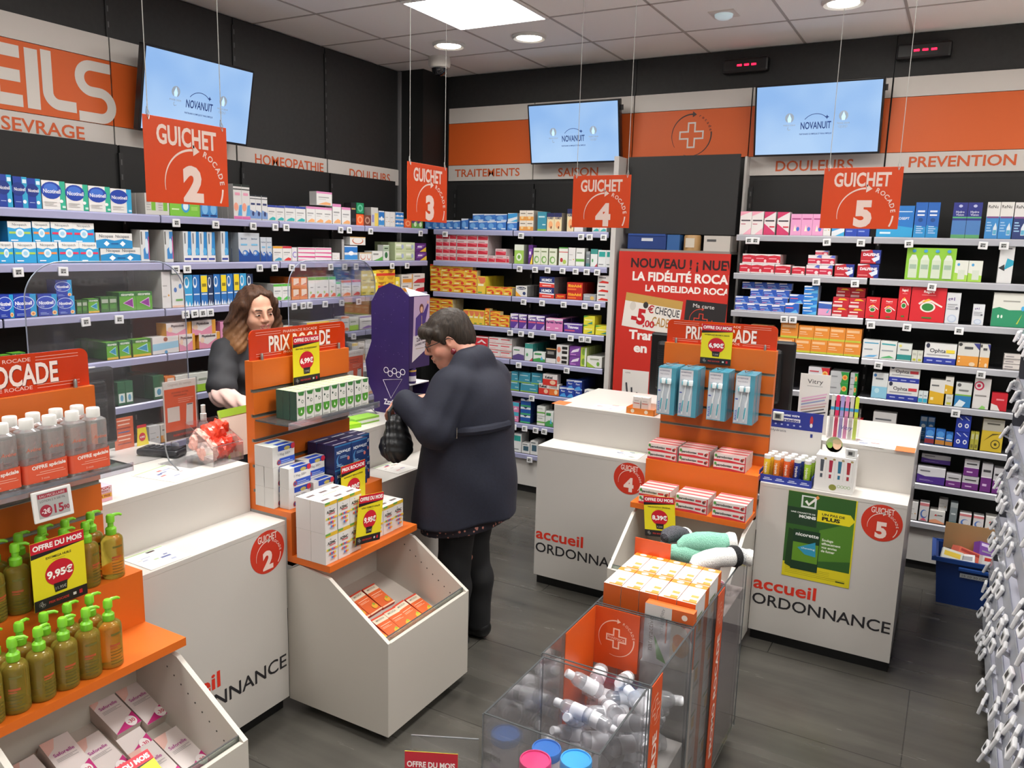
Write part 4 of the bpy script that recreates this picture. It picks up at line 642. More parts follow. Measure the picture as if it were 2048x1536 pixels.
kind('blst', 'slim blue carton with white mark', '2A6CA8', '1E4C7C', [(r, .1, .8, .9, .98, 'B8C8D4'), (e, .5, .6, .3, .08, 'D8E4EC'), *lines(.2, .8, .15, .4, 3, '8CB8D8')], .06)
kind('durx', 'small blue condom carton with red foot', '2A64B0', '1C3C74', [(e, .5, .72, .4, .2, '4C90D4'), (r, .1, .44, .9, .52, 'D8E0E8'), (r, 0, .05, 1, .34, '8C3038')], .06)
kind('dury', 'small blue condom carton with amber foot', '2A64B0', '1C3C74', [(e, .5, .72, .4, .2, '4C90D4'), (r, .1, .44, .9, .52, 'D8E0E8'), (r, 0, .05, 1, .34, 'B87C34')], .06)
kind('bdbl', 'royal blue carton with two white eyes', '2238A0', '182870', [(e, .28, .38, .14, .14, 'E4E6F0'), (e, .28, .38, .07, .07, '2238A0'), (e, .74, .38, .14, .14, 'E4E6F0'), (e, .74, .38, .07, .07, '2238A0'), (p, [(.1, .9), (.4, .7), (.44, .74), (.14, .94)], 'C0C8E8'), (p, [(.56, .9), (.86, .7), (.9, .74), (.6, .94)], 'C0C8E8')], .07)
kind('yelv', 'narrow olive yellow carton', 'A8A23C', '8A8840', [(r, .2, .6, .8, .9, 'B8B890'), (r, .2, .1, .8, .3, '7A7430')], .06)
kind('yelbig', 'large golden carton with grey top and spiral', 'C8AC30', '94802C', [(r, 0, .64, 1, 1, 'A8A498'), (e, .68, .24, .22, .14, '4A4420'), (e, .68, .24, .18, .11, 'C8AC30'), (e, .68, .24, .07, .045, '4A4420'), (r, .2, .84, .8, .88, '4A4840'), (p, [(.1, .3), (.5, .56), (.9, .58), (.5, .52)], '4A4420')], .08)
kind('optp', 'white carton with violet slanting foot', 'CFCED2', 'A8A6AA', [(p, [(0, .12), (0, .56), (.3, .44), (1, .5), (1, 0), (0, 0)], '4A2C84'), (r, .1, .74, .46, .82, '6A6A72'), *lines(.1, .6, .16, .26, 2, 'A894CC')], .07)
kind('opt2', 'grey and purple supplement carton', 'B8B6BA', '5A2870', [(r, 0, 0, 1, .52, '6A2C78'), (r, 0, .5, 1, .54, 'D8D4DC'), (r, .15, .7, .85, .78, '3A383C'), (r, .2, .2, .6, .28, 'D0B0D8')], .07)
kind('pnkc', 'white carton with pink and blue crescent', 'D6D2D2', 'B4B0B0', [(r, 0, .84, 1, 1, 'CC7C80'), (e, .5, .4, .36, .24, '4C74BC'), (e, .58, .42, .28, .18, 'D6D2D2'), (p, [(.1, .04), (.9, .04), (.5, .2)], 'E0647C')], .07)
kind('orcl', 'white carton with peach foot', 'D4D2CE', 'B0AEAA', [(p, [(0, 0), (1, 0), (1, .1), (.4, .34), (0, .2)], 'E8A07C'), (p, [(.3, .6), (.4, .76), (.5, .6)], 'C83C3C'), (r, .5, .64, .85, .7, '4A4A4A')], .08)
kind('gryt', 'tall slate carton', '7A8488', '5A6468', [(r, 0, .8, 1, 1, '9AA0A2'), (r, .2, .5, .8, .56, 'D0D6D8'), (r, 0, 0, 1, .2, '4A7C80')], .06)

for nm_, ks in (('gum_box', 'nic_t nic_w nic_wb nic_b nicor_p nicor_b nicor_d'), ('patch_box', 'pat_g pat_o pat_r nicopass'), ('spray_box', 'pror physio wave spr_l spr_b spr_y spr_d tall_pk tall_bl'), ('remedy_box', 'w_teal w_grn w_org w_red w_pnk w_col w_ylw w_vio w_tal sono homeo'), ('tablet_box', 'redw yr yrt redn wredl reda redc dalf blun blunb blul pkbl redy orp nurr nurg rhin humex wred nuro yel yelred'), ('sachet_box', 'fervex fervp tine purp limet limew ygr'), ('lens_care_box', 'bwide btall hydv renu renud biot biot2 tallt ca1'), ('eye_care_box', 'oph_y oph_r bleph reg_s reg_t reg_b yelw blwg target wbf')):
    for k_ in ks.split(): K[k_] = K[k_][:5]+(nm_,)
BOXM = {}
TOPC = {'spray': '9DB08C', 'nova': '2A2654', 'paro': 'D6B4AE', 'tmag': 'D2D0CE', 'azinc': 'D8D4D0', 'orp': 'C87A30', 'nhco': 'D8482C'}
TOPS = {'spray': (.1, .15, .9, .6, 'C4B4A0'), 'nova': (.1, .3, .9, .5, 'B8B4C8'), 'paro': (.0, .55, 1, .9, 'C8404A'), 'azinc': (.2, .3, .8, .5, '6A5A58'), 'tmag': (.3, .2, .9, .7, '2448B0')}
def front_print(m, ops, w, h):
    for i, o in enumerate(ops):
        y = -.0004-.0003*i
        if o[0] == r: m.rect(o[1]*w, o[2]*h, o[3]*w, o[4]*h, o[5], y)
        elif o[0] == e: m.ell(o[1]*w, o[2]*h, o[3]*w, o[4]*h, o[5], y, 18)
        elif o[0] == p: m.poly([(a*w, b*h) for a, b in o[1]], o[2], y)
        elif o[0] == t: m.text(o[1], o[2]*w, o[3]*h, o[4]*h, o[5], y, maxw=(o[6] if len(o) > 6 else .9)*w, bold=o[7] if len(o) > 7 else .01)
def box_mesh(k, w, h, d):
    key = (k, round(w, 3), round(h, 3), round(d, 3))
    if key not in BOXM:
        look, base, side, ops, _, nm = K[k]; w, h, d = key[1:]; m = MB()
        m.add([(0, 0, 0), (w, 0, 0), (w, 0, h), (0, 0, h)], [(0, 1, 2, 3)], base)
        m.add([(0, 0, 0), (w, 0, 0), (w, d, 0), (0, d, 0), (0, 0, h), (w, 0, h), (w, d, h), (0, d, h)], [(0, 3, 2, 1), (1, 2, 6, 5), (2, 3, 7, 6), (3, 0, 4, 7)], side)
        m.add([(0, 0, h), (w, 0, h), (w, d, h), (0, d, h)], [(0, 1, 2, 3)], TOPC.get(k, base))
        if k in TOPS: m.add([(w*TOPS[k][0], d*TOPS[k][1], h+.0003), (w*TOPS[k][2], d*TOPS[k][1], h+.0003), (w*TOPS[k][2], d*TOPS[k][3], h+.0003), (w*TOPS[k][0], d*TOPS[k][3], h+.0003)], [(0, 1, 2, 3)], TOPS[k][4])
        sc = side  # end flaps and small print on the visible side faces
        front_print(m, ops, w, h); BOXM[key] = m.mesh(nm)
    return BOXM[key]
def word(n): return ORD[n]
SHELFN = ['top', 'second', 'third', 'fourth', 'fifth', 'sixth', 'seventh', 'bottom']
REG = {}
def reg(look, where, u, tier, o, extra=''):
    REG.setdefault((look, where), []).append((tier, u, o, extra))
def put(k, w, h, d, loc, rz, where, u, tier=0, extra='', jit=1.0):
    o = bpy.data.objects.new(K[k][5], box_mesh(k, w, h, d)); COL.objects.link(o)
    o.location = loc; o.rotation_euler.z = rz+random.uniform(-.012, .012)*jit; o['category'] = 'box'
    reg(K[k][0], where, u, tier, o, extra); return o
WALLN = {'L': 'left wall', 'B': 'back wall left of the banner', 'R': 'back wall right of the banner'}
WALLG = {'L': 'cartons on the left wall shelves', 'B': 'cartons on the back wall shelves left of the banner', 'R': 'cartons on the back wall shelves right of the banner'}
def run(wall, row, k, x0, x1, hpx, n=1, layers=1, deep=1, base=0.0, tier=None, back=0.0):
    """n cartons side by side from pixel x0 to x1, standing on a shelf row (base: metres above the board)"""
    z = ROWS[row]+.004
    ax, fv = (0, -3.572) if wall == 'L' else (1, 5.097)
    fv = fv+(-back if wall == 'L' else back)
    py = 768-0; 
    def along(px):  # world coordinate along the shelf seen at column px, at that shelf height
        lo, hi = 0., 1536.
        for _ in range(40):
            mid = (lo+hi)/2
            if at(px, mid, ax, fv)[2] > z+base: lo = mid
            else: hi = mid
        return at(px, lo, ax, fv)[1-ax]
    a, b = along(x0), along(x1); w = (b-a)/n
    mid = [fv, (a+b)/2, z] if ax == 0 else [(a+b)/2, fv, z]
    ppm = (proj(mid)[1]-proj([mid[0], mid[1], z+.05])[1])/.05; h = hpx/ppm
    room = .285-back; d = min(K[k][4], max(.02, room/deep-.002))
    for i in range(n):
        show = deep if (i == (0 if wall == 'L' else n-1)) else 1
        for l in range(layers):
            for q in range(show):
                off = q*(d+.0015)+random.uniform(0, .004)
                s = a+i*w+.0007; zz = z+base+l*(h+.0006)
                loc = (fv-off, s, zz) if wall == 'L' else (s, fv+off, zz)
                ex = '' if q == 0 else ('just behind the front one' if q == 1 else '%s back from the front' % ORD[q])
                put(k, w-.0016, h, d, loc, HALF if wall == 'L' else 0, (wall, row), s, (round(base/.01), l), ex)
rows = {}
def shelf(wall, row, *specs):
    for s in specs: run(wall, row, *s[:4], **(s[4] if len(s) > 4 else {}))
D = dict
# ---- left wall
shelf('L', 0, ('nic_t', 0, 27, 65), ('nic_t', 30, 58, 62), ('nic_t', 58, 85, 60), ('nic_w', 86, 133, 57), ('nic_w', 134, 178, 53), ('nic_w', 179, 222, 51), ('nic_wb', 223, 265, 48),
      ('gry_gr', 291, 340, 42, D(n=2, deep=3)), ('grn_w', 341, 401, 40), ('blu_sq', 402, 436, 38, D(n=2)), ('tall_pk', 468, 501, 69, D(n=2, deep=5)), ('tall_bl', 501, 536, 49, D(n=3)), ('w_teal', 536, 570, 31, D(n=2)), ('w_teal', 571, 612, 31, D(n=2)),
      ('w_pnk', 613, 665, 32, D(n=3)), ('w_pnk', 634, 665, 27, D(base=.112)), ('w_pnk', 666, 683, 40), ('w_pnk', 684, 702, 34), ('dark', 703, 713, 44), ('org_s', 713, 728, 22), ('grn_s', 713, 728, 21, D(base=.078)), ('brn_s', 728, 743, 21), ('gry_y', 743, 757, 37), ('blu_w', 758, 769, 31), ('wpl', 770, 790, 30, D(n=2, deep=3)), ('blu_w', 791, 808, 15, D(n=2, layers=2)), ('org_s', 809, 823, 17), ('dg_pur', 824, 846, 19, D(n=2)))
shelf('L', 1, ('pat_g', 0, 29, 43), ('pat_g', 30, 75, 42), ('pat_o', 76, 118, 42), ('pat_r', 119, 200, 41, D(n=2)), ('pat_g', 18, 66, 42, D(base=.088)), ('pat_o', 67, 103, 42, D(base=.088)), ('pat_r', 104, 191, 41, D(n=2, base=.088)), ('nicopass', 203, 284, 30), ('nicopass', 193, 266, 30, D(base=.068)),
      ('pror', 330, 348, 64, D(deep=4)), ('pror', 283, 300, 64, D(deep=1)), ('physio', 368, 432, 60, D(n=4, deep=4)), ('physio', 443, 458, 60, D(deep=3)), ('wave', 478, 521, 57, D(n=2, deep=4)), ('wave', 522, 545, 48, D(n=2)), ('w_col', 547, 566, 30), ('w_red', 566, 584, 30), ('c_box', 585, 595, 27), ('pstripe', 597, 664, 27, D(n=2)), ('wpl', 665, 680, 16), ('grib', 684, 689, 43, D(deep=5)), ('blu_w', 690, 716, 30), ('smile', 700, 731, 16, D(base=.105)), ('smile', 719, 733, 16), ('smile', 733, 744, 16), ('w_grl', 745, 766, 19), ('kindw', 767, 779, 31), ('pgreen', 790, 830, 18, D(n=2, layers=2, deep=3)), ('puryel', 831, 853, 17, D(layers=2)))
shelf('L', 2, ('nic_b', 0, 30, 47), ('nic_b', 31, 76, 46), ('nic_b', 78, 117, 43), ('nic_b', 118, 151, 37), ('nic_b', 114, 146, 34, D(base=.08)), ('nicor_d', 155, 177, 26, D(n=2)), ('nicor_b', 178, 200, 28), ('nicor_d', 203, 236, 30, D(n=2)), ('nicor_p', 240, 306, 36, D(n=2, deep=2)), ('wpl', 326, 344, 72, D(deep=5)), ('wic', 345, 369, 70), ('spr_l', 370, 387, 63), ('spr_b', 388, 402, 62), ('spr_y', 403, 417, 61), ('spr_d', 418, 428, 60), ('spr_b', 429, 442, 61), ('spr_y', 443, 455, 60), ('spr_b', 456, 468, 60), ('spr_y', 469, 481, 60), ('spr_l', 482, 495, 59), ('spr_d', 496, 508, 57), ('w_grn', 548, 582, 33, D(n=2, deep=5)), ('org_f', 584, 616, 22, D(n=2, layers=2, deep=3)), ('w_tal', 617, 672, 42, D(n=4)), ('w_grn', 673, 682, 30), ('w_org', 683, 703, 32), ('w_red', 705, 722, 32), ('yel', 723, 757, 24, D(n=2, layers=2)), ('yelred', 753, 790, 24, D(n=2, layers=2)), ('yel', 791, 800, 32), ('org_w', 803, 826, 18, D(layers=2)), ('red_w', 826, 849, 18, D(layers=2)))
shelf('L', 3, ('nicor_b', 0, 25, 34), ('nicor_b', 27, 54, 36), ('nicor_b', 215, 238, 34, D(deep=5)), ('nicor_b', 240, 263, 34), ('nicor_b', 267, 303, 34), ('bl_pk', 306, 358, 33), ('physd', 359, 391, 33), ('physd', 399, 441, 31), ('physd', 334, 383, 28, D(base=.078)), ('physd', 385, 432, 28, D(base=.078)), ('pinkx', 442, 478, 48), ('w_ylw', 556, 588, 24, D(n=2)), ('w_ylw', 614, 660, 26, D(n=2, deep=4)), ('smile', 661, 682, 26), ('w_org', 683, 699, 30), ('lime', 700, 718, 26), ('w_vio', 720, 748, 26), ('wpl', 749, 772, 25))
shelf('L', 4, ('greenb', 237, 268, 46, D(n=2)), ('greenb', 308, 330, 46, D(deep=3)), ('org_f', 332, 352, 40), ('lime', 353, 398, 38, D(n=2)), ('lime', 396, 424, 36), ('wpl', 425, 460, 34, D(n=2)), ('w_ylw', 704, 716, 42), ('orcr', 717, 730, 43), ('wpl', 731, 744, 44), ('w_red', 745, 760, 40), ('wpl', 762, 790, 30, D(n=2)))
shelf('L', 5, ('greenb', 232, 252, 30), ('wpl', 300, 322, 36), ('orcr', 323, 345, 34), ('wpl', 346, 380, 34, D(n=2)), ('w_grl', 700, 724, 26), ('w_pnk', 726, 752, 26))
# ---- back wall, left of the banner
shelf('B', 0, ('blusm', 850, 920, 18, D(n=5)), ('blusm', 922, 936, 22), ('blusm', 938, 1012, 18, D(n=4)), ('blusm', 1014, 1034, 17), ('blusm', 945, 1014, 15, D(n=3, base=.062)), ('blwh', 1015, 1034, 17, D(base=.062)), ('orcr', 1038, 1066, 20, D(n=2, layers=2, deep=3)), ('teal', 1074, 1092, 38), ('cream', 1093, 1123, 36, D(n=2, deep=2)), ('cream', 1133, 1147, 45), ('wpl', 1148, 1166, 30), ('w_teal', 1184, 1213, 26, D(n=2)))
shelf('B', 1, ('redw', 871, 912, 14, D(n=3, layers=4)), ('redw', 913, 975, 14, D(n=3, layers=4, deep=4)), ('redw', 990, 1012, 14, D(n=1, layers=2, deep=2)), ('redw', 976, 990, 14), ('redw', 1012, 1018, 14, D(deep=3)), ('grnt', 1028, 1047, 38, D(deep=2)), ('puryel', 1056, 1065, 38), ('leaf', 1066, 1095, 33, D(n=2)), ('leaf', 1097, 1113, 33), ('apple', 1117, 1135, 36), ('wpl', 1136, 1150, 36), ('wgrn', 1151, 1168, 36), ('gryt', 1171, 1179, 30), ('tealw', 1180, 1194, 35), ('wteal', 1195, 1227, 34, D(n=2, deep=3)))
shelf('B', 2, ('yr', 860, 953, 15, D(n=4, layers=3)), ('yr', 860, 945, 14, D(n=4, base=.152)), ('yrt', 954, 970, 35, D(deep=5)), ('yr', 972, 1024, 16, D(n=3, deep=2)), ('nuro', 1031, 1054, 21, D(deep=6)), ('humex', 1078, 1108, 21, D(layers=2, deep=4)), ('rhin', 1110, 1131, 9), ('rhin', 1133, 1164, 17, D(layers=2, deep=3)), ('gryb', 1166, 1191, 13, D(layers=1)), ('wred', 1193, 1226, 17, D(layers=3, deep=2)))
shelf('B', 3, ('yr', 857, 905, 9, D(n=2, layers=5, deep=3)), ('yrt', 926, 968, 28, D(n=4, deep=3)), ('yr', 969, 978, 11, D(layers=3)), ('yr', 980, 1018, 11, D(n=2, layers=2)), ('yr', 980, 1000, 10, D(base=.072)), ('fervex', 1020, 1036, 28), ('fervex', 1037, 1053, 28), ('fervex', 1055, 1089, 28, D(n=2, deep=4)), ('fervp', 1091, 1125, 25, D(n=2, deep=4)), ('tine', 1127, 1164, 18), ('ygr', 1166, 1188, 18, D(layers=2, deep=2)), ('ygr', 1190, 1220, 19, D(deep=2)))
shelf('B', 4, ('redn', 950, 975, 19, D(layers=2)), ('wredl', 977, 1023, 13, D(n=2, layers=3, deep=4)), ('wpur', 1025, 1048, 24), ('tealw', 1049, 1065, 34, D(deep=4)), ('grw', 1066, 1090, 19), ('blkw', 1091, 1111, 29), ('wbk', 1112, 1136, 19, D(layers=2, deep=5)), ('purp', 1138, 1160, 19, D(layers=2)), ('limet', 1160, 1172, 19, D(layers=2, deep=4)), ('limew', 1173, 1203, 22, D(deep=5)))
shelf('B', 5, ('wredl', 1000, 1018, 17, D(n=1, layers=2)), ('teal', 1019, 1038, 21), ('teal', 1040, 1075, 21), ('teal', 1022, 1036, 20, D(base=.066)), ('teal', 1037, 1060, 20, D(base=.066)), ('teal', 1062, 1084, 22, D(base=.066)), ('kelu', 1077, 1098, 22), ('orv', 1098, 1117, 22), ('kelu', 1085, 1114, 22, D(base=.07)), ('bluf', 1118, 1163, 19, D(n=3)), ('bluf', 1132, 1163, 19, D(n=2, base=.06, deep=4)), ('wcir', 1168, 1199, 20, D(n=2)), ('wpl', 1205, 1218, 19, D(deep=4)))
shelf('B', 6, ('yelv', 1006, 1022, 36), ('pktl', 1022, 1037, 19, D(layers=2, deep=2)), ('can', 1040, 1060, 16, D(layers=3, deep=4)), ('wgrn', 1073, 1089, 19, D(layers=2, deep=2)), ('grw', 1090, 1106, 30))
shelf('B', 7, ('wteal', 1026, 1042, 36, D(deep=2)), ('wte2', 1043, 1059, 20), ('wte2', 1060, 1075, 27, D(deep=2)), ('wpl', 1078, 1094, 20))
# ---- back wall, right of the banner
shelf('R', 0, ('pkg_l', 1478, 1525, 46, D(n=2)), ('pkg_d', 1526, 1549, 46), ('pkg_d', 1552, 1577, 46), ('pkv', 1579, 1645, 43, D(n=3)), ('wpl', 1645, 1660, 34), ('blwh', 1662, 1688, 30), ('blus', 1689, 1738, 30, D(n=2)), ('bwide', 1751, 1824, 62), ('btall', 1825, 1874, 70, D(n=2)), ('hydv', 1900, 1958, 71, D(n=2)), ('renu', 1967, 2021, 73, D(n=2)), ('renud', 2022, 2050, 73), ('renu', 2052, 2078, 73))
shelf('R', 1, ('reda', 1478, 1548, 19, D(n=3)), ('reda', 1549, 1580, 19, D(deep=2)), ('reda', 1484, 1560, 19, D(n=3, base=.06, deep=3)), ('reda', 1583, 1609, 17), ('redc', 1611, 1664, 21, D(n=2)), ('redc', 1615, 1669, 19, D(n=2, base=.065, deep=2)), ('redc', 1630, 1656, 9, D(base=.123)), ('dalf', 1668, 1707, 25), ('dalf', 1713, 1756, 27), ('dalf', 1720, 1760, 27, D(base=.083)), ('biot', 1808, 1907, 64), ('biot2', 1905, 1962, 42, D(n=2)), ('tallt', 1992, 2022, 75), ('wpl', 2052, 2080, 50))
shelf('R', 2, ('blun', 1469, 1568, 14, D(n=4)), ('blun', 1470, 1574, 14, D(n=4, base=.044)), ('blun', 1500, 1578, 15, D(n=3, base=.089, back=.02)), ('blun', 1484, 1583, 14, D(n=4, base=.136, back=.03)), ('blunb', 1569, 1597, 20), ('blunb', 1578, 1606, 18, D(base=.062)), ('blul', 1604, 1632, 14, D(layers=4, deep=2)), ('pkbl', 1635, 1662, 27), ('redy', 1663, 1728, 19, D(n=2, layers=2)), ('redy', 1672, 1730, 18, D(n=2, base=.117, back=.05, deep=2)), ('reg_s', 1729, 1757, 42), ('reg_s', 1759, 1791, 42), ('reg_t', 1792, 1816, 70), ('reg_b', 1817, 1887, 70), ('ca1', 1888, 1916, 61), ('ca1', 1942, 1966, 41), ('wgteal', 1980, 2048, 67))
shelf('R', 3, ('orp', 1500, 1552, 26, D(n=2)), ('orp', 1553, 1587, 26), ('orp', 1588, 1720, 27, D(n=4)), ('oryr', 1500, 1545, 20, D(base=.085)), ('orp', 1560, 1595, 30, D(base=.083)), ('orp', 1596, 1722, 27, D(n=4, base=.083)), ('sono', 1723, 1757, 36), ('homeo', 1758, 1791, 36), ('wtg', 1792, 1821, 34), ('smg', 1822, 1844, 22, D(n=2)), ('oph_y', 1846, 1910, 40), ('bleph', 1912, 1955, 46), ('bleph', 1956, 1976, 46), ('whb', 2005, 2038, 10, D(layers=3)))
shelf('R', 4, ('nurr', 1604, 1612, 30), ('nurr', 1613, 1655, 24, D(layers=2)), ('nurg', 1657, 1694, 22, D(layers=2, deep=2)), ('nurg', 1697, 1712, 22, D(layers=2)), ('wbf', 1741, 1772, 50), ('oph_r', 1772, 1834, 36), ('oph_r', 1777, 1838, 34, D(base=.105)), ('tls', 1835, 1854, 22, D(n=2)), ('yelw', 1856, 1886, 48), ('smg', 1889, 1904, 22), ('yelw', 1888, 1905, 34, D(base=.066)), ('blwg', 1907, 1940, 48), ('target', 1943, 1976, 60), ('redbx', 1980, 2012, 34))
shelf('R', 5, ('redbx', 1700, 1722, 30), ('wbl', 1742, 1788, 50), ('wpl', 1790, 1830, 20, D(n=2)), ('blst', 1836, 1866, 46, D(n=2, back=.1)), ('durx', 1848, 1867, 30), ('dury', 1869, 1888, 30), ('dury', 1889, 1904, 26), ('bdbl', 1906, 1936, 32, D(layers=2)), ('yelv', 1938, 1955, 34, D(n=2)), ('yelbig', 1959, 2002, 64))
shelf('R', 6, ('optp', 1832, 1888, 31), ('opt2', 1890, 1920, 24), ('opt2', 1922, 1955, 26), ('opt2', 1926, 1956, 32, D(base=.08)), ('optp', 1842, 1900, 17, D(base=.11, back=.06)), ('opt2', 1958, 1980, 56), ('opt2', 1982, 2004, 50))
shelf('R', 7, ('wpl', 1816, 1833, 34), ('pnkc', 1836, 1855, 36), ('orcl', 1857, 1888, 24), ('wpl', 1876, 1894, 22, D(base=.075, back=.03)), ('gryt', 1896, 1911, 46), ('pnkc', 1916, 1940, 28), ('pnkc', 1944, 1965, 28), ('orcl', 1968, 1992, 30))
USEDL = set()
# ---- labels: the look, where in its row, on which shelf
for (look, (wall, row)), items in REG.items():
    tiers = sorted(set(i[0] for i in items))
    for ti, tr in enumerate(tiers):
        grp = [i for i in items if i[0] == tr]
        us = sorted(set(round(i[1], 4) for i in grp))
        for _, u, o, ex in grp:
            s = ''
            if len(us) > 1: s += ', %s from left' % ORD[us.index(round(u, 4))]
            if len(tiers) > 1: s += ', %s layer' % (['lower', 'upper'][ti] if len(tiers) == 2 else ORD[ti])
            if ex: s += ', ' + ex.replace('just behind the front one', 'second row').replace(' back from the front', ' row')
            s += ', %s shelf, %s' % (SHELFN[row], {'L': 'left wall', 'B': 'middle wall', 'R': 'right wall'}[wall])
            lk = look.split(); room = 16-len(s.replace(',', '').split())
            if len(lk) > room: lk = [q for q in lk if q not in ('with', 'a', 'an', 'small', 'and')]
            if len(lk) > room: lk = lk[:room-1]+['carton'] if 'carton' in lk[room:] or 'carton' not in lk[:room] else lk[:room]
            s = ' '.join(lk)+s
            while s in USEDL: s = s.replace(' carton', ' paper carton', 1) if ' paper' not in s else s.replace('paper', 'card', 1)
            USEDL.add(s); o['label'] = s; o['group'] = WALLG[wall]

# ---- electronic price tags on the shelf edges
m = MB(); m.bbox(-.0225, -.010, -.0205, .0225, 0, .0205, M('E2E2E4', .4), .003); m.rect(-.014, -.011, .012, .013, 'B4B6B4', -.0104); m.rect(-.012, .004, .009, .009, '2A2A2C', -.0107); m.rect(-.012, -.008, -.002, .001, '3A3A3C', -.0107); m.rect(.001, -.007, .009, -.001, '2A2A2C', -.0107); TAGM = m.mesh('price_tag')
def tags(wall, row, xs):
    ax, fv = (0, -3.552) if wall == 'L' else (1, 5.077); z = ROWS[row]-.034
    for i, px in enumerate(xs):
        lo, hi = 0., 1536.
        for _ in range(40):
            mid = (lo+hi)/2
            if at(px, mid, ax, fv)[2] > z: lo = mid
            else: hi = mid
        s = at(px, lo, ax, fv)[1-ax]; o = bpy.data.objects.new('price_tag', TAGM); COL.objects.link(o)
        o.location = (fv, s, z) if wall == 'L' else (s, fv, z); o.rotation_euler = (random.uniform(-.1, .02), random.uniform(-.06, .06), (HALF if wall == 'L' else 0)+random.uniform(-.05, .05))
        tag(o, 'white electronic price tag, %s from left on the %s shelf edge, %s' % (ORD[i], SHELFN[row], {'L': 'left wall', 'B': 'middle wall', 'R': 'right wall'}[wall]), 'price tag', 'electronic price tags on the wall shelves')
tags('L', 0, (351, 430, 505, 549, 571, 680, 697, 740, 840)); tags('L', 1, (35, 125, 350, 373, 518, 548, 582, 605, 660, 688, 711, 783, 813)); tags('L', 2, (170, 237, 370, 388, 404, 419, 587, 605, 618, 649, 682, 716, 750)); tags('L', 3, (180, 706)); tags('L', 4, (715, 728))
tags('B', 0, (891, 1043, 1163, 1180, 1208)); tags('B', 1, (1040, 1071, 1096, 1126, 1152, 1174, 1195)); tags('B', 2, (1048, 1085, 1128, 1170, 1195)); tags('B', 3, (1021, 1043, 1063, 1107, 1142, 1164, 1177)); tags('B', 4, (1038, 1080, 1134)); tags('B', 5, (1011, 1064)); tags('B', 6, (1028, 1050, 1072, 1089)); tags('B', 7, (1060,))
tags('R', 0, (1499, 1512, 1654, 1722, 1818, 1966, 2008)); tags('R', 1, (1633, 1710, 1864)); tags('R', 2, (1569, 1586, 1742, 1814, 1918)); tags('R', 3, (1757, 1962)); tags('R', 4, (1911,))
# ================================================================ goods on the orange displays
def kname(k, nm): K[k] = K[k][:5]+(nm,)
kind('spray', 'white and green nasal spray box', 'DCDAD4', '2C4A3E', [(r, 0, 0, .04, 1, '2C3A34'), (p, [(.15, .98), (.95, .98), (.8, .84), (.3, .86)], '3C7A3C'), (e, .3, .72, .08, .04, '2C4A3E'), (e, .68, .64, .13, .06, '6A7A6C'), (e, .68, .64, .08, .035, 'DCDAD4'), (r, .1, .43, .9, .45, '3C4A44'), (e, .5, .3, .36, .14, '4C9430'), (r, .14, .3, .86, .45, '4C9430'), (p, [(.4, .26), (.6, .26), (.5, .38)], 'E8F0DC'), (r, .1, .05, .7, .08, 'B0B0AA')], .034, 'spray_box')
kind('tmag', 'white and blue magnesium box', 'DCDAD8', 'C6C4C2', [(r, .25, .74, 1, 1, '2448B0'), (e, .66, .82, .14, .09, 'B8A858'), (t, '1 Mag 300+', .52, .58, .13, '7A7A84', .6, .0), (r, .3, .1, 1, .38, '2A50B8'), (e, .27, .2, .08, .13, 'B03848'), (e, .27, .2, .05, .08, '3C4C8C'), (e, .92, .86, .1, .14, 'C42C40'), *lines(.36, .9, .14, .32, 2, 'A0B4E4')], .048, 'mineral_box')
kind('nova', 'navy blue sleep aid box', '1C3468', '241F48', [(r, 0, .94, 1, 1, '2E6EA0'), (t, 'NOVANUIT', .55, .7, .13, 'E4E8F0', .84, .02), (e, .46, .34, .36, .3, '4C84BC'), (e, .54, .38, .36, .3, '1C3468'), (e, .82, .36, .07, .08, 'C86C60'), *lines(.1, .5, .1, .24, 2, '8CA8D0'), *lines(.3, .8, .44, .56, 2, '8CA8D0')], .048, 'sleep_aid_box')
kind('azinc', 'white vitamin box with coloured fruit', 'DDD9D6', 'D6D2D0', [(r, 0, .88, 1, 1, 'D8B030'), (r, 0, .93, .4, 1, '68A048'), (t, 'AZINC', .48, .68, .09, '35302E', .76, .03), (r, .3, .58, .8, .62, 'C86A6A'), (t, 'la', .4, .8, .05, '5A6A5A'), *[(e, .12+.13*i, .47, .08, .035, c) for i, c in enumerate(('E8C83C', '5CA04C', 'E0603C', '4C74C0', 'D84C7C', 'E8A030', 'E8C83C'))], *[(e, .3+.13*i, .34, .08, .04, c) for i, c in enumerate(('E0603C', '4C74C0', 'D8405C', 'E8C83C'))], *[(e, .46+.12*i, .2, .08, .04, c) for i, c in enumerate(('4C84D0', 'E04C4C', 'E8B030'))]], .07, 'vitamin_box')
kind('nhco', 'orange supplement box with pale head', 'D8602C', 'B8301C', [(r, 0, .74, 1, .96, 'E4D4BC'), (r, 0, .94, 1, 1, 'D8482C'), (t, 'MICOCA', .5, .86, .07, '8A8070', .7, .02), (r, .1, .6, .9, .62, 'F0C8B0'), *lines(.1, .8, .48, .56, 2, 'F0B090'), (e, .74, .22, .2, .1, 'E0A030'), (e, .8, .3, .08, .05, '8CA830'), (r, 0, 0, 1, .05, 'F0C4A4')], .035, 'supplement_box')
kind('safo', 'white intimate care box with pink sash', 'DCD2D0', 'B8A8A0', [(p, [(0, .86), (.5, 1), (0, 1)], 'DCA8A0'), (p, [(0, .7), (.3, .8), (.5, 1), (0, 1)], 'E0B4AA'), (t, 'Saforelle', .5, .66, .075, 'A8388C', .84, .015), *lines(.14, .86, .5, .58, 3, 'A8A0A0'), (p, [(0, 0), (1, 0), (1, .3), (0, .02)], 'C02878'), (e, .72, .12, .2, .12, 'ECE4E4'), (t, '-30', .72, .12, .08, 'C02850', .3, .02)], .045, 'care_box')
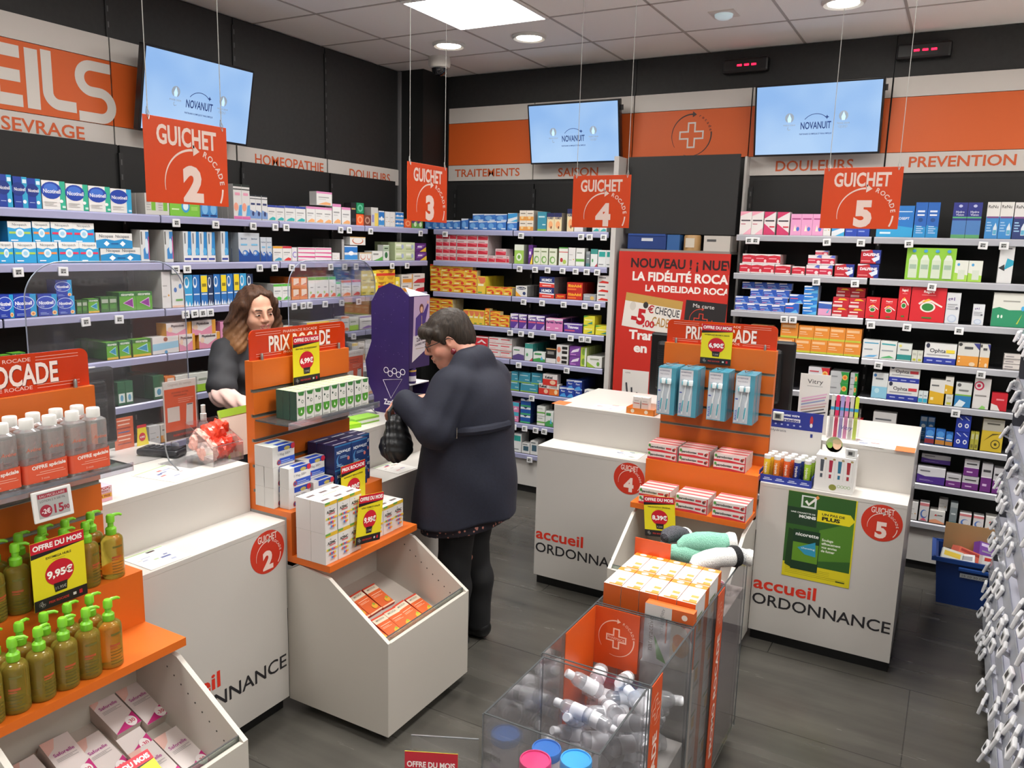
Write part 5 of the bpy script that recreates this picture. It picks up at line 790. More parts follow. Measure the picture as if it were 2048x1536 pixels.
kind('paro', 'white and red toothpaste box', 'DDD0CC', 'CDBFBA', [(p, [(0, 0), (1, 0), (1, .12), (.5, .3), (0, .24)], 'C8303C'), (e, .06, .72, .04, .2, '4C9444'), (t, 'parodontax', .34, .62, .3, '2A3A34', .5, .03), (r, .62, .46, .8, .7, 'C8303C'), (e, .88, .5, .05, .2, '6A3030'), (e, .92, .66, .03, .12, 'C8402C'), (r, .97, 0, 1, 1, 'C02838')], .046, 'toothpaste_box')
def stand(k, w, h, d, xs, y0, z, rz_wall, where, layers=1, deep=1, gap=.001, dz=.0008, z0t=0):
    """cartons in columns: xs are along-front coordinates; y0 is the front plane; rows go back from it"""
    for ci, x in enumerate(xs):
        for l in range(layers):
            for q in range(deep):
                zz = z+l*(h+dz)+.0006
                loc = (y0-q*(d+gap)-random.uniform(0, .003), x, zz) if rz_wall else (x, y0+q*(d+gap)+random.uniform(0, .003), zz)
                put(k, w, h, d, loc, HALF if rz_wall else 0, where, x, (z0t, l), '' if q == 0 else ('just behind the front one' if q == 1 else '%s back from the front' % ORD[q]))
SPECIAL = {}
stand('spray', .0465, .113, .034, [2.175+.0475*i for i in range(9)], -2.150, 1.1615, 1, 'on the glass shelf', 1, 3)
stand('tmag', .115, .08, .048, [2.10], -2.203, .8225, 1, 'stacked at the back', 3, 2)
stand('tmag', .115, .08, .048, [2.125], -2.148, .8225, 1, 'stacked at the front', 2, 1)
stand('tmag', .115, .08, .048, [2.245], -2.185, .8225, 1, 'beside the navy boxes', 2, 1)
stand('tmag', .115, .08, .048, [2.243], -2.133, .8225, 1, 'lying at the front of the step', 1, 1)
stand('nova', .1, .1, .048, [2.365, 2.467], -2.133, .8225, 1, 'stacked on the orange step', 2, 3)
stand('nova', .06, .1, .048, [2.570], -2.170, .8225, 1, 'at the right end', 2, 2)
stand('azinc', .066, .12, .072, [2.102, 2.170, 2.238], -1.945, .6515, 1, 'left block on the lower shelf', 2, 2)
stand('azinc', .066, .12, .072, [2.395, 2.463, 2.531], -1.962, .6515, 1, 'right block on the lower shelf', 1, 2)
stand('paro', .150, .038, .046, [-1.262, -1.103, -.932], 3.660, .8225, 0, 'on the orange step', 2, 3)
stand('paro', .150, .038, .046, [-1.225, -1.045, -.872], 3.465, .6515, 0, 'on the lower orange shelf', 2, 3)
WH = {'on the glass shelf': 'middle display', 'stacked at the back': 'rear stack, middle display', 'stacked at the front': 'front stack, middle display', 'beside the navy boxes': 'beside the navy boxes', 'lying at the front of the step': 'at the front edge, middle display', 'stacked on the orange step': 'middle display', 'at the right end': 'right end, middle display', 'left block on the lower shelf': 'left block, middle display', 'right block on the lower shelf': 'right block, middle display', 'on the orange step': 'orange step, toothbrush display', 'on the lower orange shelf': 'lower shelf, toothbrush display'}
# boxes lying on the sloping floors of the two dump bins
def lie(k, w, h, d, x, y, z, a, where, u, tier=0):
    o = put(k, w, h, d, (x, y, z), HALF, where, u, (tier, 0)); o.rotation_euler = (-math.radians(a), random.uniform(-.02, .02), HALF+random.uniform(-.04, .04))
for i in range(5): lie('nhco', .074, .128, .034, -1.79, 2.232+.0755*i, .3065, 68, 'front row of the middle dump bin', i)
for i, dz in ((0, -.006), (1, .03), (2, .0), (3, .0), (4, .0)): lie('nhco', .074, .128, .034, -1.935+(.012 if i == 0 else 0), 2.115+.078*i, .352+dz, 66, 'back row of the middle dump bin', i, 1)
for i, (x, y, z) in enumerate(((-1.80, 1.275, .302), (-1.80, 1.362, .302), (-1.80, .985, .302))): lie('safo', .082, .165, .044, x, y, z, 68, 'front row of the left dump bin', y)
for i, (x, y, z) in enumerate(((-1.955, 1.02, .352), (-1.955, 1.105, .372), (-1.93, 1.195, .336), (-1.95, 1.281, .350), (-1.99, 1.370, .392), (-2.01, 1.285, .400))):
    if i < 4 or i > 3: lie('safo', .08, .16, .044, x, y, z, 66, 'back row of the left dump bin', y+i*1e-3, 1)
def shorten(s):
    for a, b_ in ((' with pale head', ''), (' with pink sash', ''), (' nasal', ''), (' of the', ' in'), (' sleep aid', ''), (' with coloured fruit', '')):
        if len(s.replace(',', '').split()) > 16: s = s.replace(a, b_)
    return s
for it in list(REG.items()):
    (look, where), items = it
    if isinstance(where, tuple): continue
    tiers = sorted(set(i[0] for i in items))
    for tr in tiers:
        us = sorted(set(round(i[1], 4) for i in items if i[0] == tr))
        for _, u, o, ex in [i for i in items if i[0] == tr]:
            s = look; ti = tiers.index(tr)
            if len(us) > 1: s += ', %s from left' % ORD[us.index(round(u, 4))]
            if len(tiers) > 1: s += ', %s layer' % (['lower', 'upper'] if len(tiers) == 2 else ['lower', 'middle', 'top'])[ti]
            if ex: s += ', ' + ex.replace('just behind the front one', 'second row').replace(' back from the front', ' row')
            o['label'] = shorten(s+', '+WH.get(where, where)); o['group'] = 'goods on the orange displays'
offer('yellow 6,99 price card on the middle orange topper sign', (-2.279, 2.366, 1.368), HALF, '6,99€', '7,99€', 'SPRAY NASAL DECONGESTIONNANT')
offer('yellow PRIX ROCADE price card before the navy boxes', (-2.112, 2.452, .842), HALF, '9,90€', '11,90€', 'NOVANUIT TRIPLE ACTION', head='PRIX ROCADE')
offer('tilted yellow 9,95 price card before the white vitamin boxes', (-1.928, 2.333, .772), HALF, '9,95€', '11,95€', 'AZINC FORME ET VITALITE', tilt=.14)
offer('yellow 9,95 price card before the pump bottles', (-2.092, 1.200, .926), HALF, '9,95€', '11,95€', 'EXOMEGA HUILE')
offer('yellow 6,90 price card on the topper above the toothbrushes', (-.998, 3.812, 1.397), 0, '6,90€', '7,50€', 'INTERPHASE BROSSE A DENTS')
offer('yellow 8,39 price card hanging from the lower toothpaste shelf', (-1.108, 3.438, .612), 0, '8,39€', '9,20€', 'PARODONTAX ORIGINAL', tilt=-.1)
offer('price card lying with the orange boxes in the middle dump bin', (-1.742, 2.183, .335), HALF, '6,50€', '7,50€', 'NHCO MICOCA', lean=-1.15, h=.16, w=.11)
offer('price card lying among the pink and white boxes, lower left', (-1.765, 1.19, .375), HALF, '7,90€', '9,90€', 'SAFORELLE', lean=-1.0, tilt=.0)
# shelf price display on the left stand
o = thing('price_display', 'electronic price display reading 15,90 under the clear bottles', 'price tag', (-2.116, 1.207, 1.112), HALF); o.rotation_euler.x = -.12
MB().bbox(-.055, -.007, -.043, .055, .0, .043, M('E4E2E0', .35), .004).build('frame', o); k = MB(); k.rect(-.042, -.033, .044, .036, 'A8A8A6', -.0074); k.rect(-.04, .022, .042, .034, '9A2438', -.0077); k.text('EAU MICELLAIRE', 0, .028, .007, 'D8C8C8', -.008, w=.07)
k.text('LOTION 2 X 500 ML', 0, .014, .006, '3A3A3A', -.0077, w=.07); k.ell(-.022, -.014, .017, .017, '9A2438', -.0077); k.text('-2€', -.022, -.014, .013, 'E8DCDC', -.008, w=.024, bold=.03); k.text('15', .014, -.013, .024, '9A2438', -.0077, bold=.03); k.text('90', .035, -.016, .012, '9A2438', -.0077, bold=.03); k.build('screen', o)

# ---- pump bottles
OIL = bpy.data.materials.new('amber_oil'); OIL.use_nodes = True; b = OIL.node_tree.nodes['Principled BSDF']
b.inputs['Base Color'].default_value = lin('C8B048'); b.inputs['Transmission Weight'].default_value = .72; b.inputs['Roughness'].default_value = .12; b.inputs['IOR'].default_value = 1.3
LIME = M('7CC42C', .4)
def pump_bottle():
    o = thing('pump_bottle', '', 'bottle'); n = 24
    MB().lathe((0, 0, 0), [(.029, 0), (.0315, .003), (.0318, .010), (.0318, .116), (.030, .124), (.024, .130), (.014, .133), (.014, .137)], OIL, n).build('bottle_body', o)
    m = MB().lathe((0, 0, 0), [(.0145, .134), (.0155, .137), (.0155, .152), (.012, .156), (.0085, .158), (.0085, .170), (.012, .172), (.012, .190), (.009, .195), (.004, .196)], LIME, 20)
    m.tube([(0, 0, .188), (.012, 0, .192), (.026, 0, .191), (.034, 0, .186)], [.006, .0055, .0045, .0035], LIME, 8).build('pump_head', o)
    m = MB()
    def wrap(a0, a1, z0, z1, c, r=.0321):
        vs = []; q = 6
        for i in range(q+1):
            a = math.radians(a0+(a1-a0)*i/q); vs += [(r*math.sin(a), -r*math.cos(a), z0), (r*math.sin(a), -r*math.cos(a), z1)]
        m.add(vs, [(2*i, 2*i+2, 2*i+3, 2*i+1) for i in range(q)], c, True)
    wrap(-24, 30, .098, .104, '6A6428'); wrap(-30, 20, .066, .072, 'B0502C'); wrap(-30, 5, .060, .063, 'B0502C')
    for i in range(5): wrap(-30, 34-7*(i % 3), .050-.009*i, .052-.009*i, '5C5424')
    m.build('label_print', o); return o
pb = pump_bottle(); first = True
def place_pump(x, y, z, lab):
    global first
    c = pb if first else copy_tree(pb); first = False
    c.location = (x, y, z); c.rotation_euler.z = HALF+random.uniform(-.5, .7); tag(c, lab, 'bottle', 'amber pump bottles on the left display')
for q, x in enumerate((-1.974, -2.042)):
    for i in range(6): place_pump(x, 1.258-.0645*i-.01*q, .6512, 'amber pump bottle with green head, %s from right, %s row, lower orange shelf' % (ORD[i], ('front', 'rear')[q]))
for q, x in enumerate((-2.153, -2.220)):
    for i in range(7):
        if q == 0 and i in (2, 3, 4) and False: continue
        place_pump(x, 1.398-.0668*i-.02*q-(.012 if i else 0), .8222, 'amber pump bottle with green head, %s from right, %s row, orange step' % (ORD[i], ('front', 'rear')[q]))
# ---- twin packs of clear lotion
LOT = clear('lotion_plastic', 'F0ECE6', .06, .2, .08); CAPW = M('E2E0DC', .35); SLV = M('DE5A3C', .4)
def twin():
    o = thing('lotion_twin_pack', '', 'bottle')
    for s in (-1, 1):
        q = MB()
        def sq(w, d, z, n=20): return [(s*.031+w*math.copysign(abs(math.cos(a))**.55, math.cos(a)), d*math.copysign(abs(math.sin(a))**.55, math.sin(a)), z) for a in np.linspace(0, 2*math.pi, n, endpoint=False)]
        rings = [sq(.026, .024, 0), sq(.0295, .027, .004), sq(.0295, .027, .150), sq(.0285, .026, .156), sq(.021, .020, .161), sq(.016, .016, .164)]; vs = [v for R_ in rings for v in R_]; n = 20
        q.add(vs, [(j*n+i, j*n+(i+1) % n, (j+1)*n+(i+1) % n, (j+1)*n+i) for j in range(5) for i in range(n)]+[tuple(range(n-1, -1, -1))], LOT, True); bt = q.build('bottle', o)
        MB().lathe((s*.031, 0, 0), [(.018, .162), (.0183, .164), (.0183, .186), (.0168, .189), (.002, .189)], CAPW, 20).build('cap', bt)
        k = MB(); k.text('Avène', s*.031, .108, .011, 'D8745C', -.0274, bold=.0, sl=.2); k.rect(s*.031-.014, .083, s*.031+.012, .0845, '6A6866', -.0272); k.rect(s*.031-.014, .079, s*.031+.006, .0805, '6A6866', -.0272); k.build('brand_print', bt)
    q = MB(); w, dd = .0615, .0283; rp = [(sx_*(w-.012)+.012*math.cos(a), sy_*(dd-.012)+.012*math.sin(a)) for sx_, sy_, a0 in ((1, -1, -90), (1, 1, 0), (-1, 1, 90), (-1, -1, 180)) for a in np.radians(np.linspace(a0, a0+90, 6))]; n2 = len(rp); q.add([(a, b_, .014) for a, b_ in rp]+[(a, b_, .069+.05*a) for a, b_ in rp], [(i, (i+1) % n2, n2+(i+1) % n2, n2+i) for i in range(n2)], SLV, True)
    q.text('OFFRE spéciale', .006, .058, .010, 'F4E8E2', -.0288, w=.092, bold=.035, rot=2); q.rect(-.02, .041, .045, .0425, 'F0B8A4', -.0287); q.rect(-.03, .035, .05, .0365, 'F0B8A4', -.0287); q.text('3 mois', -.006, .024, .006, 'F0C8B8', -.0288); q.build('offer_sleeve', o); return o
tw = twin()
for q, x in enumerate((-2.158, -2.222)):
    for i in range(3 + (q == 0)):
        c = tw if (q == 0 and i == 0) else copy_tree(tw); c.location = (x, 1.338-.128*i-(.008 if q else 0), 1.1614); c.rotation_euler.z = HALF+random.uniform(-.03, .03)
        tag(c, 'twin pack of clear lotion bottles in an orange sleeve, %s from right, %s row' % (ORD[i], ('front', 'back')[q]), 'bottle', 'clear lotion twin packs on the left display')
# ---- hanging toothbrush packs
TPK = [('E4E4E6', 0), ]
def brush_pack():
    o = thing('toothbrush_pack', '', 'toothbrush'); w, h = .088, .232
    MB().box(-w/2, 0, -h, w/2, .0135, 0, M('4A93A8', .25, coat=.4)).build('card', o)
    k = MB(); y = -.0005; k.rect(-w/2+.002, -h+.004, w/2-.022, -.004, 'BCC4CC', y); k.rect(-w/2+.004, -.05, w/2-.022, -.008, 'CFCDD2', y-.0002); k.text('INTERPHASE', -.012, -.016, .007, '5A5A78', y-.0005, w=.05, bold=.02); k.text('TRES SOUPLE', -.012, -.032, .006, '6A6A80', y-.0005, w=.045); k.text('INAVA', -.034, -.19, .012, '5878B8', y-.0005, rot=90, bold=.03); k.ell(-.034, -.115, .007, .003, '3C4CA0', y-.0005)
    k.build('card_print', o)
    for i, x in enumerate((-.016, .012)):
        q = MB(); q.tube([(x+.008, -.006, -.06), (x+.005, -.006, -.085), (x+.004, -.006, -.11), (x-.001, -.006, -.135), (x-.001, -.006, -.16), (x-.006, -.006, -.195), (x-.006, -.006, -.218)], [.0045, .003, .003, .005, .0055, .006, .004], M('DDE2E4', .3), 8)
        q.tube([(x-.001, -.0105, -.15), (x-.004, -.0108, -.18), (x-.006, -.0105, -.205)], [.003, .004, .003], M('5AA6B4', .3), 6); q.bbox(x-.006, -.017, -.078, x+.013, -.003, -.052, M('E8F0F2', .6), .003); q.bbox(x-.011, -.016, -.077, x-.003, -.004, -.058, M('6CB8C8', .6), .002); q.build('toothbrush', o)
    return o
bp_ = brush_pack(); ft = True
for i, x in enumerate((-1.185, -1.080, -.938, -.812)):
    k = MB().tube([(x, 3.829, 1.290), (x, 3.64, 1.302), (x, 3.635, 1.312)], .0022, STEEL, 6).build('display_hook')
    tag(k, 'metal prong holding the %s stack of toothbrush packs from left' % ORD[i], 'hook', 'metal prongs on the toothbrush display')
    for j in range(9):
        c = bp_ if ft else copy_tree(bp_); ft = False; c.location = (x+random.uniform(-.0012, .0012), 3.660+.0145*j, 1.287+.0003*j+random.uniform(-.002, .001)); c.rotation_euler.z = random.uniform(-.015, .015)
        if j: 
            for ch in [q for q in c.children if not q.name.startswith('card') or 'print' in q.name]: bpy.data.objects.remove(ch)
        tag(c, 'blue carded twin toothbrush pack, %s in the %s hanging stack from left' % (('front one' if j == 0 else ORD[j]), ORD[i]), 'toothbrush', 'hanging toothbrush packs')

# ================================================================ things on the counters
def leaflet(lab, x, y, z, rz, w, h, skew=0.0):
    m = MB(); m.box(-w/2, -h/2, 0, w/2, h/2, .0012, M('DEDBD6', .4)); o = thing('leaflet', lab, 'leaflet', (x, y, z), rz, 'leaflets lying on the counters'); m.build('sheet', o); k = MB()
    def rc(a, b, c, d, col): k.add([(a, b, .0015), (c, b, .0015), (c, d, .0015), (a, d, .0015)], [(0, 1, 2, 3)], col)
    random.seed(int(x*1000)); 
    for i in range(9):
        a = random.uniform(-.44, .2)*w; b_ = random.uniform(-.44, .34)*h; rc(a, b_, a+random.uniform(.1, .24)*w, b_+random.uniform(.02, .08)*h, random.choice(('C89A9A', '9AA0B8', 'A8B898', '5A6490', 'C8605C', 'B8B4B0', '6A6A6A')))
    rc(-.48*w, .42*h, .48*w, .47*h, 'A8C08C'); k.build('print', o); return o
leaflet('white leaflet on top of the left counter', -2.46, 1.84, .9855, 1.75, .16, .2)
leaflet('green edged leaflet on the ledge of the left counter', -2.235, 1.605, .7905, 1.55, .15, .16)
leaflet('leaflet on the ledge of the counter behind the customer', -2.24, 2.90, .7905, 1.5, .14, .16)
leaflet('leaflet on the ledge beside the round number 4 sticker', -1.415, 3.77, .7905, .06, .17, .15)
leaflet('faded leaflet on top of the middle counter', -1.60, 3.97, .9855, .1, .17, .17)
leaflet('white leaflet on top of the right counter', -.32, 3.95, .9855, -.05, .2, .17)
for lab, x, y in (('small orange sticker on the corner of the middle counter top', -1.865, 3.92), ('small orange sticker on the corner of the right counter top', -.135, 3.90)):
    tag(MB().box(-.04, -.05, 0, .04, .05, .0008, M('E0703C', .4)).rect(0, 0, 0.0001, 0.0001, 'E0703C').build('sticker', loc=(x, y, .9855)), lab, 'sticker', 'orange stickers on the counter tops')
o = thing('candy_box', 'small pink and white sugar free candy box on the left counter', 'box', (-2.36, 1.47, .9855), HALF); MB().box(0, 0, 0, .075, .06, .05, 'DCA8B4').build('box_body', o); k = MB(); k.rect(.002, .03, .073, .048, 'E4D8DC', -.0004); k.text('STRAWBERRY', .038, .035, .006, 'A83050', -.0008, w=.06, bold=.02); k.rect(.002, .012, .073, .026, 'E0B040', -.0004); k.text('SUGAR FREE', .038, .019, .008, '9A2A3C', -.0008, w=.06, bold=.03)
for i in range(10): k.ell(.008+.0065*i, .042+.002*(i % 3), .003, .002, 'C83A50', -.0007)
k.build('print', o)
def monitor(lab, loc, rz, w=.33, h=.34, tilt=0.0, back=True):
    o = thing('checkout_screen', lab, 'monitor', loc, rz, 'black checkout screens on the counters')
    p_ = MB().bbox(-w/2, -.02, .06, w/2, .02, .06+h, M('131314', .35), .012); p_.build('casing', o)
    MB().rect(-w/2+.02, .08, w/2-.02, .04+h, M('1B1C1F', .15), -.0206).build('screen', o)
    b_ = MB().bbox(-w*.34, .018, .10, w*.34, .06, .02+h, M('101011', .45), .02)
    for i in range(16): b_.box(-w*.3, .0585, .14+.012*i, w*.3, .061, .144+.012*i, M('1E1E20', .5))
    b_.build('back_cover', o); MB().bbox(-.04, -.01, 0, .04, .05, .12, M('121213', .5), .008).bbox(-.11, -.09, 0, .11, .09, .014, M('121213', .5), .005).build('stand', o); return o
monitor('black checkout screen behind the pump bottle display', (-2.82, 1.70, .985), HALF+math.pi+.05, .36, .30)
monitor('black checkout screen beside the small white and orange tray', (-1.285, 4.16, .985), math.pi-.1, .33, .35)
monitor('black checkout screen to the right of the toothbrush display', (-.86, 4.12, .985), math.pi+.08, .36, .36)
monitor('black checkout screen just right of the middle orange display', (-2.82, 3.07, .985), HALF+math.pi-.05, .30, .32)
o = thing('payment_terminal', 'dark grey payment terminal lying on the left counter', 'card terminal', (-2.70, 1.99, .9855), .35); MB().bbox(-.09, -.04, 0, .09, .04, .03, M('2E2E32', .4), .012).build('terminal_body', o); k = MB()
for i in range(4):
    for j in range(3): k.bbox(-.06+.022*i, -.026+.02*j, .03, -.045+.022*i, -.012+.02*j, .034, M('48484C', .5), .003)
k.bbox(.035, -.03, .029, .08, .03, .032, M('18181A', .2), .003); k.build('keys', o)
def poster_stand(lab, loc, rz, h=.235, w=.15):
    o = thing('poster_stand', lab, 'sign', loc, rz, 'clear stands with an orange card'); MB().box(-w/2-.004, -.002, .085, w/2+.004, .006, .09+h, ACR).tube([(-w/2, .002, .09), (-w/2-.005, -.01, .06), (-w/2-.01, -.03, .03), (-w/2-.015, -.09, .002)], .003, ACRE, 6).tube([(w/2, .002, .09), (w/2+.005, -.01, .06), (w/2, -.03, .03), (w/2-.01, -.09, .002)], .003, ACRE, 6).box(-w/2, -.1, 0, w/2, .05, .003, ACR).build('clear_holder', o)
    k = MB(); z0 = .09; k.box(-w/2+.002, 0, z0, w/2-.002, .003, z0+h-.004, M('DAD4CE', .4)); k.rect(-w/2+.006, z0+.004, w/2-.006, z0+h*.86, 'D9562C', -.0004); k.text('Gagnez du temps', 0, z0+h*.93, .010, 'B8A8A0', -.0006, w=w*.7); k.text('SCANNEZ VOTRE', .0, z0+h*.79, .007, '8A3A20', -.0006, w=w*.5, bold=.02); k.text('ORDONNANCE', .0, z0+h*.74, .007, '8A3A20', -.0006, w=w*.4, bold=.02); k.rect(-w/2+.006, z0+.004, w/2-.006, z0+h*.16, '4A3430', -.0006); k.text('PHARMACIE ROCADE', 0, z0+h*.09, .009, 'C83A2A', -.0009, w=w*.5, bold=.03); k.rect(-w/2+.016, z0+h*.32, -w/2+.07, z0+h*.56, 'D8CFC8', -.0006)
    k.add([(w*.14, -.0007, z0+h*.22), (w*.36, -.0007, z0+h*.2), (w*.38, -.0007, z0+h*.58), (w*.18, -.0007, z0+h*.58)], [(0, 1, 2, 3)], 'D8D4D0'); k.rect(w*.2, z0+h*.56, w*.36, z0+h*.575, '2A2A2A', -.0009)
    for i in range(3): k.rect(-.01, z0+h*(.68-.03*i), .06-.01*i, z0+h*(.685-.03*i), 'F0C8B4', -.0006)
    k.build('orange_card', o); return o
poster_stand('orange card in a clear stand on the left counter', (-2.55, 1.97, .9855), HALF)
poster_stand('orange card in a clear stand beside the purple display', (-2.60, 3.03, .9855), HALF)
# acrylic box of red sachets, spray bottle, folder
o = thing('acrylic_box', 'clear acrylic box holding red sachets on the left counter', 'box', (-2.545, 1.985, .9855), HALF); w, d, h = .145, .15, .155
MB().prism([(-0.0, .0), (.15, 0), (.15, h), (.0, .075)], -.0015, .0015, ACR, 'x').build('side_panel', o); c = MB().prism([(-0.0, .0), (.15, 0), (.15, h), (.0, .075)], w-.0015, w+.0015, ACR, 'x').build('side_panel', o)
for ch in o.children: ch.location.y = -.15
MB().box(0, -.15, 0, w, -.147, .075, ACR).box(0, -.15, .075, w, -.147, .0765, ACRE).build('front_panel', o); MB().box(0, -.003, 0, w, 0, h, ACR).build('back_panel', o); MB().box(0, -.15, 0, w, 0, .003, ACR).build('base_panel', o)
def crumple(name, lab, loc, s, col, seed, cat='sachet', grp=None, rough=.35):
    rnd = random.Random(seed); bm = bmesh.new(); bmesh.ops.create_icosphere(bm, subdivisions=3, radius=1)
    ph = [(rnd.uniform(2, 7), rnd.uniform(2, 7), rnd.uniform(2, 7), rnd.uniform(0, 6)) for _ in range(5)]
    for v in bm.verts:
        f = 1+sum(.17*(abs(math.sin(a*v.co.x+b*v.co.y+c*v.co.z+p_))-.5) for a, b, c, p_ in ph); v.co = Vector((v.co.x*s[0]*f, v.co.y*s[1]*f, v.co.z*s[2]*f))
    bm.verts.index_update(); m = MB(); m.add([tuple(v.co) for v in bm.verts], [tuple(v.index for v in f.verts) for f in bm.faces], M(col, rough, coat=.5), False); bm.free()
    return tag(m.build(name, loc=loc), lab, cat, grp)
for i, (y, x, z, c) in enumerate(((2.015, -2.46, 1.028, 'D8A498'), (2.012, -2.50, 1.068, 'E0A89C'), (2.065, -2.47, 1.030, 'D8402C'), (2.062, -2.505, 1.082, 'E04A34'), (2.105, -2.47, 1.034, 'D83A26'), (2.100, -2.50, 1.094, 'DC4028'))):
    crumple('sachet', 'crumpled %s sachet, %s in the clear box on the left counter' % ('pink' if i < 2 else 'red', ['lower left', 'upper left', 'lower middle', 'upper middle', 'lower right', 'upper right'][i]), (x, y, z), (.033, .036, .040), c, i+3, grp='sachets in the clear box')
o = thing('spray_bottle', 'small clear spray bottle behind the red sachets', 'bottle', (-2.62, 2.13, .9855)); MB().lathe((0, 0, 0), [(.02, 0), (.022, .004), (.022, .11), (.012, .125), (.011, .13)], LOT, 20).build('bottle_body', o); MB().lathe((0, 0, 0), [(.0125, .128), (.0125, .155), (.009, .157), (.009, .19), (.003, .192)], CAPW, 18).build('spray_head', o)
o = thing('document_folder', 'clear folder with lime top edge leaning behind the red sachets', 'folder', (-2.44, 2.105, .9855), HALF); o.rotation_euler.x = -.3; m = MB(); m.box(0, .0, .0, .15, .004, .19, M('E4D6C8', .4)); m.build('papers', o); MB().box(-.004, -.001, .165, .154, .006, .195, 'A4D040').box(-.006, -.001, 0, 0, .006, .19, 'B8D870').build('lime_edge', o)
o = thing('flyer', 'orange flyer standing at the rear of the left counter', 'flyer', (-2.90, 1.925, .9855), HALF); MB().box(0, 0, 0, .085, .002, .13, 'CF5A2C').build('card', o); k = MB()
for i, c in enumerate(('F0C8B4', 'F0C8B4', '8A2A1C', '4A5A90', 'F0C8B4', 'F0C8B4', '8A2A1C')): k.rect(.012+.004*(i % 2), .115-.016*i, .072-.004*(i % 2), .120-.016*i, c, -.0005)
k.build('print', o)
o = thing('price_flag', 'small yellow price flag beside the orange flyer', 'sign', (-2.89, 2.015, .9855), HALF); MB().prism([(0, 0), (.055, 0), (.045, .075), (.006, .075)], 0, .001, 'E3D21E').build('card', o); k = MB().rect(.004, .075, .047, .088, 'C4122A', 0); k.ell(.026, .036, .015, .018, 'C4122A', -.0006); k.text('4,90€', .026, .036, .008, 'F6EEEA', -.0009, w=.022, bold=.03); k.build('print', o)
# sneeze guards
def guard(lab, y0, x=-2.66, w=.62, h=.765):
    o = thing('sneeze_guard', lab, 'screen guard', (x, y0, .9855), HALF, 'clear screens on the counters'); rr = .13
    pts = [(0, 0), (w, 0)]+[(w-rr+rr*math.cos(a), h-rr+rr*math.sin(a)) for a in np.linspace(0, HALF, 10)]+[(rr-rr*math.sin(a), h-rr+rr*math.cos(a)) for a in np.linspace(0, HALF, 10)]
    MB().prism(pts, 0, .004, ACR).build('clear_sheet', o); q = MB()
    path = [(pts[1][0], .002, pts[1][1])]+[(a, .002, b) for a, b in pts[2:]]+[(0, .002, 0)]; q.tube(path, .0022, M('8E98AC', .3), 6).build('polished_edge', o)
    for s in (.1, w-.1): MB().box(s-.03, -.06, 0, s+.03, .06, .004, ACR).box(s-.002, -.05, .004, s+.002, .0, .06, ACR).build('foot', o)
guard('clear curved screen on the left counter', 1.48); guard('clear curved screen on the counter before the pharmacist', 2.655)
tag(MB().box(-.075, -.04, 0, .075, .04, .03, M('8CC04A', .4)).box(-.074, -.041, .008, .074, .041, .02, 'DDE0D6').build('medicine_packet', loc=(-2.44, 2.90, .9855), rz=1.45), 'lime and white packet on the counter behind the middle display', 'box')
tag(MB().box(-.05, -.03, 0, .05, .03, .02, M('9CDC28', .4)).build('medicine_packet', loc=(-2.42, 2.78, .9855), rz=1.3), 'small bright lime packet on the counter behind the middle display', 'box')
# purple counter display
PUR = noisy('purple_card', '2A1A52', '34215F', 6, .45)
o = thing('cardboard_display', 'tall purple cardboard display with a printed figure', 'display stand', (-2.34, 3.14, .9855), HALF)
MB().prism([(0, 0), (0, .60), (-.0, .60), (.02, .615), (.05, .64), (.12, .66), (.19, .63), (.235, .56), (.235, .36), (.275, .26), (.26, .15), (.22, .08), (.22, 0)], -.003, 0, PUR, 'x').build('side_wing', o)
MB().box(0, .0, .0, .17, .22, .05, PUR).box(0, .0, .05, .004, .2, .16, PUR).box(.166, .0, .05, .17, .2, .16, PUR).build('base_box', o)
MB().box(.004, .10, .05, .166, .104, .26, M('C9C6CC', .5)).box(.004, -.004, .155, .166, .10, .16, M('DAD7DA', .5)).build('bottle_shelf', o)
MB().box(.0, -.002, .24, .17, .002, .60, PUR).build('front_card', o)
MB().add([(-.0, -.002, .60), (.17, -.002, .60), (.10, .10, .635)], [(0, 1, 2)], 'E0DEDC').build('top_flap', o)
k = MB(); y = -.0026; k.poly([(.02, .27), (.165, .34), (.168, .596), (.035, .596), (.03, .44)], 'B8A0C0', y); k.poly([(.02, .27), (.16, .335), (.165, .44), (.03, .40)], 'CFC8CE', y-.0003); k.poly([(.045, .40), (.05, .49), (.09, .515), (.115, .515), (.15, .56), (.158, .55), (.13, .46), (.125, .41)], '44307C', y-.0005); k.ell(.098, .535, .018, .024, '6A3A30', y-.0006); k.ell(.098, .530, .011, .016, 'D8A88C', y-.0008); k.ell(.152, .565, .007, .009, 'D8A88C', y-.0008); k.ell(.10, .45, .007, .008, 'E0C070', y-.0008); k.rect(.0985, .455, .1015, .5, 'C8A870', y-.0008)
k.text('ZzzQuil', .09, .385, .018, '2A2038', y-.0008, w=.07, bold=.03, rot=8); k.text('DORMEZ BIEN', .09, .36, .010, '3A3048', y-.0008, w=.09, bold=.03, rot=8); k.rect(.05, .335, .12, .338, '9A8A70', y-.0008); k.build('picture_print', o)
k = MB(); k.T = Matrix.Rotation(-HALF, 4, 'Z') @ Matrix.Translation((-.24, 0, 0)); wt = M('E4DFEA', .5)
for i in range(5): k.arc(.10+.026*i, .222-.016*(i % 2), .014, 0, 360, .0035, wt, -.0045, 20)
k.tube([(.08, -.004, .17), (.13, -.004, .08), (.2, -.004, .185), (.08, -.004, .17)], .0012, wt, 5); k.text('ZzzQuil', .135, .06, .028, wt, -.0045, w=.10, bold=.04)
rs = random.Random(5)
for i in range(26): k.ell(rs.uniform(.03, .22), rs.uniform(.26, .62), .0012, .0012, 'A8A0C0', -.0045, 6)
k.build('wing_print', o)
